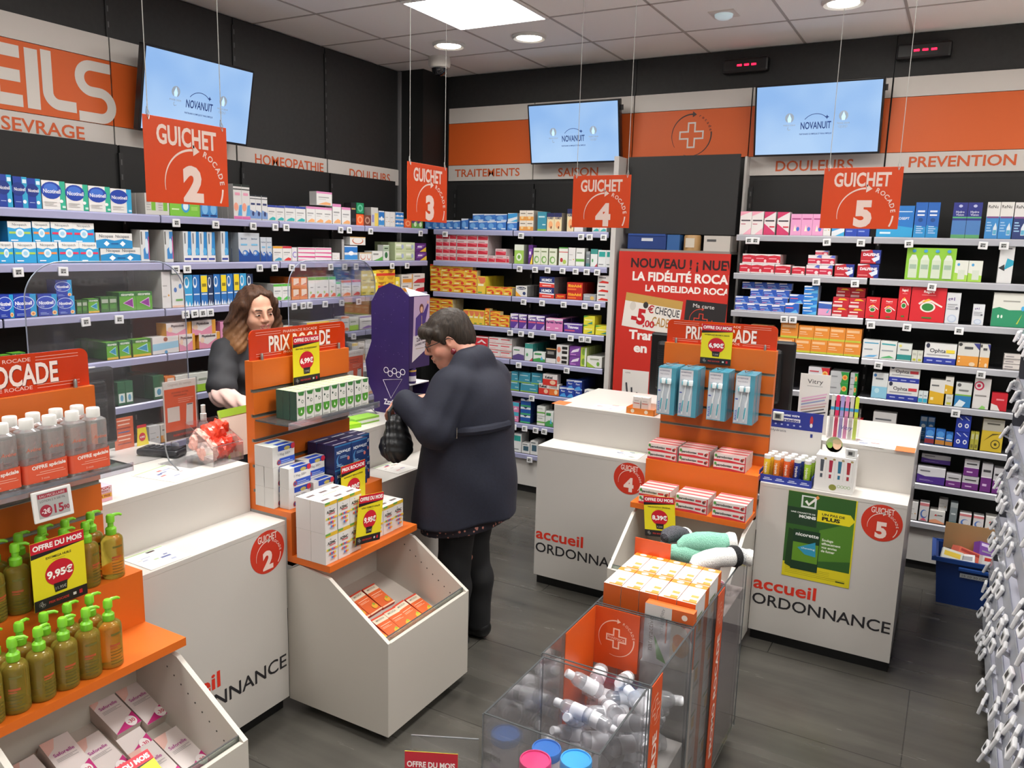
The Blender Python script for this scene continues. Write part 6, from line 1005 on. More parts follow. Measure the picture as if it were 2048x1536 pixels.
o = thing('syrup_bottle', 'dark purple bottle standing in the purple cardboard display', 'bottle', (-2.365, 3.19, 1.146)); MB().lathe((0, 0, 0), [(.024, 0), (.026, .004), (.026, .07), (.02, .08), (.015, .083)], M('33205E', .2), 20).build('bottle_body', o); MB().lathe((0, 0, 0), [(.019, .08), (.02, .083), (.02, .1), (.018, .102), (.002, .102)], M('1E1C2E', .2), 20).build('cap', o); MB().lathe((0, 0, 0), [(.0263, .012), (.0263, .038)], 'DCD8E0', 20, caps=False).lathe((0, 0, 0), [(.0263, .06), (.0263, .068)], 'C8A040', 20, caps=False).build('label_band', o)
# tray on the middle counter
o = thing('sample_tray', 'orange tray with white tubes on the middle counter', 'tray', (-1.47, 3.885, .9855), .0); MB().box(0, 0, 0, .155, .002, .032, 'E08030').box(0, .09, 0, .155, .092, .05, 'E4E0DA').box(0, .002, 0, .155, .09, .003, 'E08030').box(0, 0, 0, .002, .092, .034, 'E08030').box(.153, 0, 0, .155, .092, .034, 'E08030').build('tray_body', o); k = MB(); k.ell(.035, .016, .010, .010, 'E8D8C0', -.0005); k.ell(.11, .016, .010, .010, 'E8D8C0', -.0005); k.build('print', o)
for i, x in enumerate((.028, .074)):
    q = thing('cream_box', 'small white cream box with red line, %s in the orange tray' % ('left' if i == 0 else 'right'), 'box', (-1.47+x, 3.905, .989), 0, 'cream boxes in the orange tray'); MB().box(0, 0, 0, .04, .04, .085, 'DDD8D2').build('box_body', q); MB().rect(.004, .05, .036, .054, 'C8604C', -.0005).rect(.008, .064, .032, .067, 'A8A4A0', -.0005).build('print', q)
# tube stand, boxes and card on the right counter
o = thing('tube_stand', 'blue cardboard stand filled with effervescent tubes', 'display stand', (-.725, 3.695, .7905), .0); w = .235
MB().box(0, 0, 0, w, .003, .035, '2A3A96').box(0, .003, 0, w, .14, .003, '2A3A96').box(0, .003, 0, .003, .14, .05, '2A3A96').box(w-.003, .003, 0, w, .14, .05, '2A3A96').build('tray', o); b_ = MB().box(0.01, .142, 0, w+.005, .146, .235, 'D6D2CE').build('back_card', o); b_.location = (0, 0, 0)
for i in range(4): MB().text('', 0, 0, .01, 'FFFFFF') if False else None
k = MB(); k.T = Matrix.Translation((0, .142, 0)); k.rect(.01, .235, w+.005, .32, '27338A', -.0006); MB().box(.01, .142, .235, w+.005, .146, .32, '27338A').build('header_card', o); k.text('Boostez votre', .09, .300, .012, 'E8E8F0', -.001, w=.09, bold=.03); k.rect(.03, .268, .14, .284, 'E4E2E8', -.0009); k.text('hydratation', .085, .276, .013, '232C70', -.0012, w=.10, bold=.04); k.text('Hydratis', .045, .222, .012, '4A4C58', -.001, w=.07); k.ell(.19, .285, .007, .022, 'B83038', -.001); k.ell(.19, .262, .006, .01, 'DCD8D8', -.0012)
for i in range(5): k.ell(.03+.028*i, .252, .005, .004, 'A8B0D8', -.001)
k.rect(.19, .205, .2, .222, '2E3A80', -.001); k.build('print', o)
k = MB()
for i in range(4): k.rect(.02+.055*i, .012, .06+.055*i, .016, 'C0C8E8', -.0006); k.rect(.025+.055*i, .019, .05+.055*i, .023, 'C0C8E8', -.0006)
k.build('tray_print', o)
cols = ('D8B42C', 'DC7C28', 'D85A2A', '1C2C78', '98BC30'); proto = {}
for q in range(3):
    for i, c in enumerate(cols):
        if c not in proto:
            o = thing('tablet_tube', '', 'tube'); MB().lathe((0, 0, 0), [(.0135, 0), (.0145, .003), (.0145, .105), (.013, .108)], M(c, .3), 18).build('tube_body', o); MB().lathe((0, 0, 0), [(.0152, .104), (.0152, .120), (.0135, .122), (.002, .122)], CAPW, 18).build('cap', o); k = MB(); k.text('Hydratis', 0, .062, .011, 'F0E8DC', -.0152, rot=-90, bold=.02); k.ell(0, .016, .007, .007, 'EAE4DC', -.0152); k.build('print', o); proto[c] = o; cc = o
        else: cc = copy_tree(proto[c])
        cc.location = (-.725+.028+.045*i+.008*q, 3.72+.042*q, .7942); tag(cc, '%s effervescent tube with white cap, %s row of the blue stand' % (('yellow', 'orange', 'red orange', 'navy blue', 'lime green')[i], ('front', 'middle', 'back')[q]), 'tube', 'tubes in the blue stand')
o = thing('carton_display', 'white box printed with four coloured files on the right counter', 'box', (-.482, 3.70, .7905), 0); MB().box(0, 0, 0, .165, .11, .163, 'DEDBD8').build('box_body', o); k = MB(); k.rect(.002, .002, .163, .161, 'E4E1DE', -.0004)
for i, c in enumerate(('4A5058', 'A82C44', '2C7090', 'A83038')): k.poly([(.022+.037*i, .09), (.034+.037*i, .09), (.036+.037*i, .145), (.02+.037*i, .145)], c, -.0008); k.rect(.023+.037*i, .062, .033+.037*i, .080, c, -.0008); k.ell(.04+.037*i, .15, .006, .005, 'A89868', -.0008); k.rect(.045+.037*i, .055, .0458+.037*i, .15, 'B8B4B0', -.0007)
k.ell(.08, .022, .016, .014, '8A8C40', -.0008)
for i in range(4): k.arc(.105+.014*i, .03, .006, 0, 360, .0016, '7CA84A', -.0008, 12)
k.build('print', o); q = MB(); q.T = Matrix.Translation((.06, .09, .163)); q.box(-.05, 0, 0, .05, .0015, .03, 'DEDBD8'); q.lathe((0, .0, .035), [(.036, -.0015), (.036, 0)], '8C9A6C', 28, 'y'); q.ell(.012, .035, .018, .022, 'CFA88A', -.0004); q.ell(.012, .05, .020, .012, 'B09A78', -.0007); q.ell(-.018, .03, .012, .014, '7CA03C', -.0005); q.build('header_card', o)
tag(MB().bbox(0, 0, 0, .05, .012, .042, M('D8D8D8', .4), .004).rect(.01, .008, .04, .034, 'A0A2A0', -.0005).rect(.014, .014, .03, .028, '3A3A3C', -.0008).build('price_tag', loc=(-.365, 3.712, .9545)), 'grey electronic price tag on the white file box', 'price tag')
tag(MB().bbox(0, 0, 0, .05, .012, .042, M('D8D8CC', .4), .004).rect(.01, .008, .04, .034, '8A8C86', -.0005).rect(.014, .012, .034, .03, '3A3A3C', -.0008).build('price_tag', loc=(-.71, 3.822, 1.06)), 'electronic price tag clipped to the blue stand header', 'price tag')
o = thing('show_card', 'tall white show card printed with striped tools, right counter', 'sign', (-.555, 3.98, .9855), .1); MB().box(-.068, 0, .0, .068, .003, .29, 'DEDBD6').box(-.05, .003, 0, .05, .09, .003, 'DEDBD6').build('card', o); k = MB(); k.text('Vitry', 0, .255, .022, '3A3A3A', -.0006, w=.07); k.rect(-.035, .23, .035, .233, 'A8A6A4', -.0006)
for i in range(9): k.add([(-.055, -.0006-.0001*i, .05+.014*i), (.05+.004*(i % 3), -.0006-.0001*i, .075+.015*i), (.05+.004*(i % 3), -.0006-.0001*i, .082+.015*i), (-.055, -.0006-.0001*i, .058+.014*i)], [(0, 1, 2, 3)], ('2A2A30', '4A4A52', '2A2A34', '5A5A60', 'B8988C', 'C8A8B0', '8C98B8', 'C890B0', 'D8B0C8')[i])
k.build('print', o)
o = thing('acrylic_holder', 'clear holder standing on the right counter for nail files', 'holder', (-.475, 3.93, .9855), 0); MB().box(0, 0, 0, .135, .003, .11, ACR).box(0, .045, 0, .135, .048, .15, ACR).box(0, .003, 0, .003, .045, .13, ACR).box(.132, .003, 0, .135, .045, .13, ACR).box(0, 0, .109, .135, .0035, .1105, ACRE).build('clear_box', o); k = MB(); k.text('Vitry', .085, .06, .02, '3A4A90', -.0006, w=.05, sl=.3); k.build('print', o)
for i, c in enumerate(('CFCCC6', 'E0285C', 'A898D0', 'E088B0', 'CFC4BC', 'C8DC30')):
    q = MB(); n = 10; x = .012+.021*i; pts = [(x-.008, .003), (x+.008, .003)]+[(x+.008*math.cos(a), .20+.008*math.sin(a)) for a in np.linspace(0, math.pi, n)]; q.prism(pts, .018, .021, M(c, .6)); q.rect(x-.0081, .135, x+.0081, .15, '3C98C8', .0176)
    tag(q.build('nail_file', loc=(-.475, 3.93, .9855)), '%s nail file in the clear holder' % ('pale grey', 'crimson', 'lilac', 'pink', 'beige', 'lime yellow')[i], 'nail file', 'nail files in the clear holder')

# ================================================================ clear display bins in the foreground
EM = M('C96A50', .4)
def acrylic_bin(lab, x0, x1, y0, y1, z1, z0=.06, band=None, left=None):
    o = thing('acrylic_bin', lab, 'display bin', (x0, y0, 0), 0, 'clear acrylic display bins'); w, d, t_ = x1-x0, y1-y0, .005
    for a in ((0, 0, w, t_), (0, d-t_, w, d), (0, t_, t_, d-t_), (w-t_, t_, w, d-t_)): MB().box(a[0], a[1], z0, a[2], a[3], z1, ACR).box(a[0], a[1], z1, a[2], a[3], z1+.0012, M('2E3234', .5)).build('clear_panel', o)
    q = MB()
    for a, b in ((0, 0), (w, 0), (w, d), (0, d)): q.box(a-.0015, b-.0015, z0, a+.0015, b+.0015, z1, ACRE)
    q.build('glued_edge', o); MB().box(t_, t_, z0, w-t_, d-t_, z0+.005, ACR).build('base_panel', o)
    for a in (.04, w-.04):
        for b in (.04, d-.04): MB().lathe((a, b, 0), [(.018, 0), (.018, .02), (.008, .025), (.008, z0)], M('1C1C1E', .4), 14).build('foot', o)
    if band is not None:
        b0, b1, txt = band; k = MB().box(w+.0005, b0, z0+.02, w+.002, b1, z1-.002, M('D2501E', .35)).build('orange_band', o); g = MB(); g.T = Matrix.Translation((w+.002, (b0+b1)/2, 0)) @ Matrix.Rotation(HALF, 4, 'Z'); emblem(g, 0, z1-.085, .042, 'E8B8A0', 'E8B8A0', -.0008, False, cs=.7); g.text(txt, 0, z1-.155-.225, .034, 'F0D8CC', -.0008, w=.45, bold=.03, rot=90); g.build('band_print', k)
    if left is not None: MB().box(t_+.0005, left[0], z0+.01, t_+.002, left[1], z1-.003, M('D8581C', .35)).build('orange_side_card', o)
    return o
BX0, BX1 = -.887, -.573
acrylic_bin('nearest clear bin holding the pink and blue lidded jars', BX0+.01, BX1-.004, 1.475, 1.787, .75)
acrylic_bin('clear bin full of travel bottles behind the lidded jars', BX0, BX1, 1.797, 2.160, .752, band=(.003, .085, 'PROMO ROCADE'), left=(.14, .355))
acrylic_bin('clear bin packed with white and orange boxes', BX0, BX1, 2.168, 2.515, .752, band=(.262, .345, 'PROMO ROCADE'))
acrylic_bin('clear bin full of fluffy socks at the far end', BX0, BX1, 2.522, 2.845, .752)
o = thing('divider_card', 'orange divider card with a cross emblem between two clear bins', 'card', (-.880, 2.1525, .56), 0); MB().box(0, 0, 0, .145, .0015, .19, M('D2501E', .35)).build('card', o); k = MB(); emblem(k, .072, .098, .058, 'F0C8B4', 'F0C8B4', -.0005, True, 'ROCADE', cs=.58); k.text('PHARMACIE', .072, .098, .009, 'F0C8B4', -.0007, w=.055, rot=-3); k.build('emblem_print', o)
tag(MB().box(-.888, 2.50, .70, -.76, 2.503, .86, M('D2501E', .35)).build('divider_card'), 'plain orange divider card standing by the fluffy socks', 'card')
# boxes of the third bin: narrow orange end to the front
def natur_mesh():
    m = MB(); w, d, h = .0575, .146, .165; m.box(0, 0, 0, w, d, h, 'CF5E22')
    for x, s in ((-.0004, -1), (w+.0004, 1)):
        def q(y0, z0, y1, z1, c, e_=0): m.add([(x+s*e_, y0, z0), (x+s*e_, y1, z0), (x+s*e_, y1, z1), (x+s*e_, y0, z1)], [(0, 1, 2, 3)], c)
        q(.0, .0, d*.72, h, 'D6D2CE'); q(d*.72, 0, d, h, 'D2621F', 0); q(d*.2, h*.2, d*.6, h*.28, 'A8A49E', .0002); q(d*.3, h*.35, d*.5, h*.6, 'D8A860', .0002); q(d*.1, h*.65, d*.55, h*.7, '7A8A6A', .0002)
    def tq(x0, y0, x1, y1, c, e_=0.0003): m.add([(x0, y0, h+e_), (x1, y0, h+e_), (x1, y1, h+e_), (x0, y1, h+e_)], [(0, 1, 2, 3)], c)
    tq(0.0003, 0, w-.0003, d, 'D6D2CC'); tq(w*.25, d*.02, w, d*.09, 'CC6E24', .0006); tq(w*.55, d*.09, w*.95, d*.2, 'D08838', .0006); tq(0, d*.82, w, d, 'E07C24', .0006); m.add([(w*.5+.012*math.cos(a), d*.91+.009*math.sin(a), h+.0009) for a in np.linspace(0, 2*math.pi, 14, endpoint=False)], [tuple(range(14))], 'F0E4D4'); tq(w*.5, d*.3, w*.9, d*.42, 'CC9048', .0006); tq(w*.2, d*.5, w*.45, d*.7, 'B8C8A8', .0006); tq(w*.6, d*.55, w*.68, d*.75, 'A8A49E', .0006)
    return m.mesh('supplement_box')
NM = natur_mesh()
for l in range(4):
    for q in range(2):
        for i in range(5):
            if l < 2 and i < 4 and q == 1: continue
            o = bpy.data.objects.new('supplement_box', NM); COL.objects.link(o); o.location = (BX0+.0075+.0595*i, 2.208+.148*q, .142+.166*l); o.rotation_euler.z = random.uniform(-.008, .008)
            tag(o, 'white and orange box, %s column from left, %s row, %s layer in clear bin' % (ORD[i], ('front', 'back')[q], ('bottom', 'second', 'third', 'top')[l]), 'box', 'white and orange boxes in the clear bin')
tag(MB().box(BX0+.006, 2.175, .066, BX1-.006, 2.508, .140, M('C8C2BA', .6)).build('filler_carton'), 'plain pale carton under the white and orange boxes', 'box')
o = thing('supplement_box', 'white and orange box standing with its large face forward in the clear bin', 'box', (-.728, 2.1735, .60), 0); w, h = .15, .19; MB().box(0, 0, 0, w, .033, h, 'CF5E22').build('box_body', o); k = MB(); y = -.0005
k.rect(0, 0, w*.56, h, 'D6D2CE', y); k.rect(w*.56, h*.8, w, h, 'CF5E22', y); k.poly([(w*.56, 0), (w, 0), (w, h*.5), (w*.85, h*.72), (w*.56, h*.8)], 'DCD0BC', y); k.text('naturactive', w*.13, h*.5, .018, '7A6A5A', y-.0003, rot=90); k.text('VITALITE', w*.37, h*.68, .011, '8A8A84', y-.0003, rot=90); k.rect(w*.45, h*.4, w*.48, h*.8, 'CF5E22', y-.0003); k.poly([(w*.3, h*.1), (w*.5, h*.05), (w*.22, h*.5)], '6CA050', y-.0003); k.ell(w*.78, h*.4, .026, .034, 'E0A050', y-.0003); k.ell(w*.72, h*.5, .016, .02, 'D88A4C', y-.0006); k.ell(w*.82, h*.9, .009, .009, 'F0DCCC', y-.0003); k.text('natv', w*.36, h*.9, .012, '8A8A8A', y-.0003, rot=75); k.build('front_print', o)
tag(MB().box(-.735, 2.1735, .142, -.575, 2.2065, .598, M('C9BFB4', .6)).build('filler_carton'), 'plain carton below the forward facing white and orange box', 'box')
# lidded jars
for lab, x, y, z, c, txt in (('white tub with a pink lid in the nearest clear bin', -.777, 1.560, .565, 'D0206C', 'beauté'), ('white tub with a blue lid in the nearest clear bin', -.693, 1.615, .565, '2E98DC', 'sommeil'), ('white tub with a blue lid behind the pink lidded tub', -.815, 1.70, .50, '2E6EC0', 'forme')):
    o = thing('lidded_tub', lab, 'tub', (x, y, z-.12), .3, 'tubs in the nearest clear bin'); MB().lathe((0, 0, 0), [(.034, 0), (.036, .004), (.036, .150), (.034, .155)], M('D8D0D8', .3), 36).build('tub_body', o); MB().lathe((0, 0, 0), [(.037, .146), (.0395, .148), (.0395, .167), (.038, .170), (.0355, .170), (.0345, .1665), (.002, .1665)], M(c, .3, coat=.3), 40).build('lid', o); k = MB(); k.text('PEAU NOURRIE', 0, .130, .006, '6A6068', -.0364, w=.035); k.text(txt, 0, .112, .016, '3A3440', -.0366, w=.04, bold=.03); k.rect(-.02, .05, .02, .09, 'B8A0C0', -.0364); k.build('label_print', o)
tag(MB().box(BX0+.016, 1.482, .066, BX1-.010, 1.780, .378, M('B8B0AC', .6)).build('filler_carton'), 'grey carton raising the tubs in the nearest clear bin', 'box').location = (0, 0, 0)
# heap of travel bottles
CLR = clear('bottle_plastic', 'FAFAFB', .05, .30, .06)
def travel():
    o = thing('travel_bottle', '', 'bottle'); MB().lathe((0, 0, 0), [(.016, 0), (.019, .003), (.019, .072), (.016, .082), (.010, .088)], CLR, 18).build('bottle_body', o); MB().lathe((0, 0, 0), [(.0105, .086), (.0115, .088), (.0115, .104), (.010, .107), (.002, .107)], M('E6E6E8', .3), 16).build('cap', o); MB().lathe((0, 0, 0), [(.0193, .018), (.0193, .055)], M('E8E8EA', .4), 18, caps=False).build('label_band', o); return o
tb = travel(); rnd = random.Random(11); spots = []
for l in range(4):
    for i in range(3):
        for j in range(3): spots.append((BX0+.06+.09*i+rnd.uniform(-.012, .012), 1.87+.10*j+rnd.uniform(-.02, .02), .415+.050*l+rnd.uniform(-.006, .006)))
for n_, (x, y, z) in enumerate(spots):
    c = tb if n_ == 0 else copy_tree(tb); k_ = rnd.uniform(1.0, 1.3); c.scale = (k_, k_, k_); ph = rnd.uniform(0, 6.28); c.rotation_euler = (HALF*rnd.uniform(.6, 1.25), 0, ph); d = Vector((0, -math.sin(c.rotation_euler.x), math.cos(c.rotation_euler.x))); d.rotate(Matrix.Rotation(ph, 3, 'Z')); c.location = (min(max(x-d.x*.05, BX0+.03), BX1-.03), min(max(y-d.y*.05, 1.83), 2.125), z)
    e_ = c.location+Vector(d)*.11; c.location.x -= max(0, e_.x-(BX1-.022))-max(0, (BX0+.022)-e_.x); c.location.y -= max(0, e_.y-2.128)-max(0, 1.825-e_.y)
    tag(c, 'clear travel bottle with white cap tumbled among others in the clear bin', 'bottle', 'travel bottles heaped in the clear bin')
tag(MB().box(BX0+.009, 1.804, .066, BX1-.006, 2.150, .385, M('C4BEBA', .6)).build('filler_carton'), 'pale carton under the heap of travel bottles', 'box')
# socks
def fuzzy(h1, h2): return noisy('fleece_'+h1, h1, h2, 260, .95, bump=.9)
def sock(lab, loc, rz, s, mt, cuff, tilt=0.0):
    o = thing('fluffy_sock', lab, 'sock', loc, rz, 'fluffy socks in the far clear bin'); o.rotation_euler.y = tilt; rnd = random.Random(len(lab)); m = MB(); m.tube([(-.09*s, 0, .0), (-.085*s, 0, .004), (-.06*s, 0, .012), (-.02*s, 0, .018), (.02*s, 0, .016), (.06*s, 0, .010), (.085*s, .004, .004)], [.006, .022*s, .032*s, .036*s, .034*s, .033*s, .034*s], mt, 18); m.v = [(x+.003*math.sin(90*y+40*z), y+.003*math.sin(80*x), z) for x, y, z in m.v]; m.build('sock_body', o)
    MB().tube([(.078*s, .003, .005), (.09*s, .004, .004), (.105*s, .005, .002), (.11*s, .005, .002)], [.035*s, .039*s, .037*s, .03*s], cuff, 18).build('cuff', o); return o
WF = fuzzy('E4E2DE', 'CFCDC8'); sock('mint green fluffy sock with white cuff, on top of the heap', (-.70, 2.70, .80), .5, 1.05, fuzzy('8CC0AC', '6CA890'), WF, -.1)
sock('second mint green sock under the mint one', (-.74, 2.66, .755), .3, 1.0, fuzzy('8CC0AC', '6CA890'), WF, .1); sock('dark grey speckled fluffy sock at the left of the heap', (-.815, 2.72, .80), 1.35, .85, fuzzy('5A5A60', '2E2E34'), WF, .2); sock('white fluffy sock with black patch, right of the heap', (-.645, 2.625, .775), .9, 1.0, WF, fuzzy('1E1E20', '141416'), -.1); sock('white and grey speckled sock at the right edge of the heap', (-.625, 2.745, .765), .2, .8, fuzzy('E0E0E0', '8A8A8C'), WF, 0); sock('pink fluffy sock low at the right of the heap', (-.655, 2.70, .64), 1.45, .75, fuzzy('D890A0', 'C87C90'), WF, .2)
tag(MB().box(BX0+.006, 2.53, .066, BX1-.006, 2.838, .62, M('B8A8A4', .7)).build('filler_carton'), 'pale carton under the fluffy socks', 'box')
# card holder left of the bins
o = thing('card_holder', 'clear plate left of the nearest bin holding a red and yellow card', 'sign', (-.925, 1.42, .0), .45); MB().box(-.10, 0, .25, .06, .004, .70, ACR).box(-.10, 0, .699, .06, .004, .701, ACRE).build('clear_plate', o); MB().box(-.09, -.06, 0, .05, .06, .012, ACR).box(-.03, 0, .012, -.02, .004, .25, ACR).build('foot', o)
k = MB(); k.box(-.115, -.002, .44, .012, -.0006, .66, 'E3D21E'); k.rect(-.115, .60, .012, .66, 'B8142C', -.0024); k.text('OFFRE DU MOIS', -.052, .628, .015, 'F0E4E2', -.0028, w=.115, bold=.03); k.ell(-.05, .53, .03, .032, 'C4122A', -.0024); k.text('5,95€', -.05, .53, .015, 'F6EEEA', -.0028, w=.05, bold=.03); k.build('offer_print', o)

# ================================================================ right hand shelving, crate
o = thing('gondola_shelving', 'clear edged shelving unit at the right edge of the photo', 'shelving', (.290, 4.45, 0), -HALF); GW = 2.9
MB().box(0, .30, .05, GW, .32, 1.62, M('C9C7C8', .6)).build('back_panel', o); MB().box(0, .0, 0, GW, .32, .05, M('2A2A2C', .5)).build('plinth', o)
GZ = (.13, .36, .59, .82, 1.05, 1.28, 1.51)
CR = clear('rail_plastic', 'DCDEF0', .12, .35, .1)
for z in GZ:
    s = MB().box(0, .0, z-.02, GW, .30, z, M('B4B4C0', .35)).build('shelf', o); MB().prism([(-.014, z-.045), (-.018, z-.03), (-.004, z+.012), (.0, z+.012), (.0, z-.045)], 0, GW, CR, 'x').build('edge_rail', s)
MB().box(-.012, .0, .05, 0, .32, 1.62, M('3A3A40', .5)).build('end_panel', o)
m = MB(); m.bbox(-.0225, -.010, -.0205, .0225, 0, .0205, M('E2E2E4', .4), .003); m.rect(-.014, -.011, .012, .013, 'B4B6B4', -.0104); m.rect(-.012, -.008, .009, .009, '3A3A3C', -.0107); m.box(-.012, 0, -.006, .012, .034, -.002, M('D8D8E0', .4)); TAGG = m.mesh('price_tag')
GT = []; rnd = random.Random(3)
for zi, z in enumerate(GZ):
    y = 4.36; i = 0
    while y > 1.72:
        for _ in range(rnd.choice((1, 1, 2, 2, 4))):
            if y < 1.72: break
            c = bpy.data.objects.new('price_tag', TAGG); COL.objects.link(c); c.location = (.290-.022-.012*(i % 2), y, z-.012-rnd.uniform(0, .012)); c.rotation_euler = (-.3+rnd.uniform(-.15, .1), 0, -HALF+rnd.uniform(-.3, .1)); c.scale = (1.2, 1.2, 1.2)
            tag(c, 'white electronic price tag, %s from far end, %s rail of right shelving' % (ORD[i], ('lowest', 'second lowest', 'third lowest', 'middle', 'third highest', 'second highest', 'highest')[zi]), 'price tag', 'electronic price tags on the right shelving'); i += 1; y -= .060
        y -= rnd.choice((.06, .12, .18, .24))
for i, (y, z, c, h, lab) in enumerate(((2.35, 1.05, 'C8384C', .12, 'red carton on the right shelving, third highest shelf'), (2.62, 1.28, 'C8C078', .14, 'yellow carton on the right shelving, second highest shelf'), (3.1, .82, 'C83A48', .11, 'red carton on the right shelving, middle shelf'), (2.2, .59, 'D88A4A', .12, 'orange carton on the right shelving, third lowest shelf'), (2.75, .59, 'B83048', .13, 'crimson carton on the right shelving, third lowest shelf'), (3.4, 1.05, '8C9CC0', .12, 'blue grey carton on the right shelving, third highest shelf'))):
    tag(MB().box(0, 0, 0, .08, .1, h, c).rect(.01, h*.5, .07, h*.8, 'D8D4D0', -.0006).build('care_box', loc=(.315, y, z+.0005), rz=-HALF), lab, 'box', 'cartons on the right shelving')
o = thing('storage_crate', 'blue plastic crate full of cartons on the floor at right', 'crate', (.035, 4.66, 0), .02); BL = M('14326E', .4)
MB().prism([(.035, 0), (.375, 0), (.40, .25), (.01, .25)], 0, .012, BL).prism([(.035, 0), (.375, 0), (.40, .25), (.01, .25)], .29, .302, BL).box(.035, 0.012, 0, .375, .29, .01, BL).prism([(.035, 0), (.047, 0), (.022, .25), (.01, .25)], .012, .29, BL).prism([(.363, 0), (.375, 0), (.40, .25), (.388, .25)], .012, .29, BL).build('crate_body', o)
MB().box(.0, -.012, .235, .41, 0, .258, M('1C448C', .4)).box(.0, .302, .235, .41, .314, .258, M('1C448C', .4)).box(-.01, -.012, .235, .01, .314, .258, M('1C448C', .4)).box(.40, -.012, .235, .42, .314, .258, M('1C448C', .4)).build('rim', o)
MB().bbox(.12, -.014, .20, .30, -.002, .222, M('1E4A96', .4), .005).build('handle', o); k = MB(); k.rect(.13, .165, .26, .188, 'C8CCD0', -.003); k.text('15 10 30 CM', .195, .176, .012, '4A4A50', -.0036, w=.11); k.build('paper_label', o)
for i, (x, y, z, w, d, h, c, rx, ry, rz, lab) in enumerate(((.06, 4.70, .17, .10, .03, .13, 'D8D8CC', -.5, .2, .1, 'white carton with yellow band leaning in the blue crate'), (.14, 4.80, .22, .15, .09, .07, 'D86A54', -.3, .35, .3, 'coral pink carton tilted in the blue crate'), (.26, 4.73, .19, .12, .06, .09, 'E0DCD8', -.3, .1, .2, 'white carton with red band at the right of the crate'), (.25, 4.86, .24, .12, .05, .08, '6A3A90', -.5, .3, .5, 'purple pouch at the back of the blue crate'), (.13, 4.71, .16, .10, .03, .12, 'D4D4D4', -.7, -.1, -.1, 'white carton with small print in the blue crate'))):
    m = MB().box(0, 0, 0, w, d, h, c); m.rect(.01, h*.7, w-.01, h*.9, ('E0C040', 'A83A34', 'C83A30', 'C8B8D8', '8A8A90')[i], -.0006); m.rect(.015, h*.3, w*.6, h*.4, '8A8A90', -.0006); q = m.build('care_box', loc=(x, y, z)); q.rotation_euler = (rx, ry, rz); tag(q, lab, 'box', 'cartons in the blue crate')
tag(MB().box(0, 0, 0, .30, .004, .15, M('9A7850', .7)).build('cardboard_flap', loc=(.075, 4.95, .22)), 'brown cardboard flap standing at the back of the blue crate', 'cardboard')
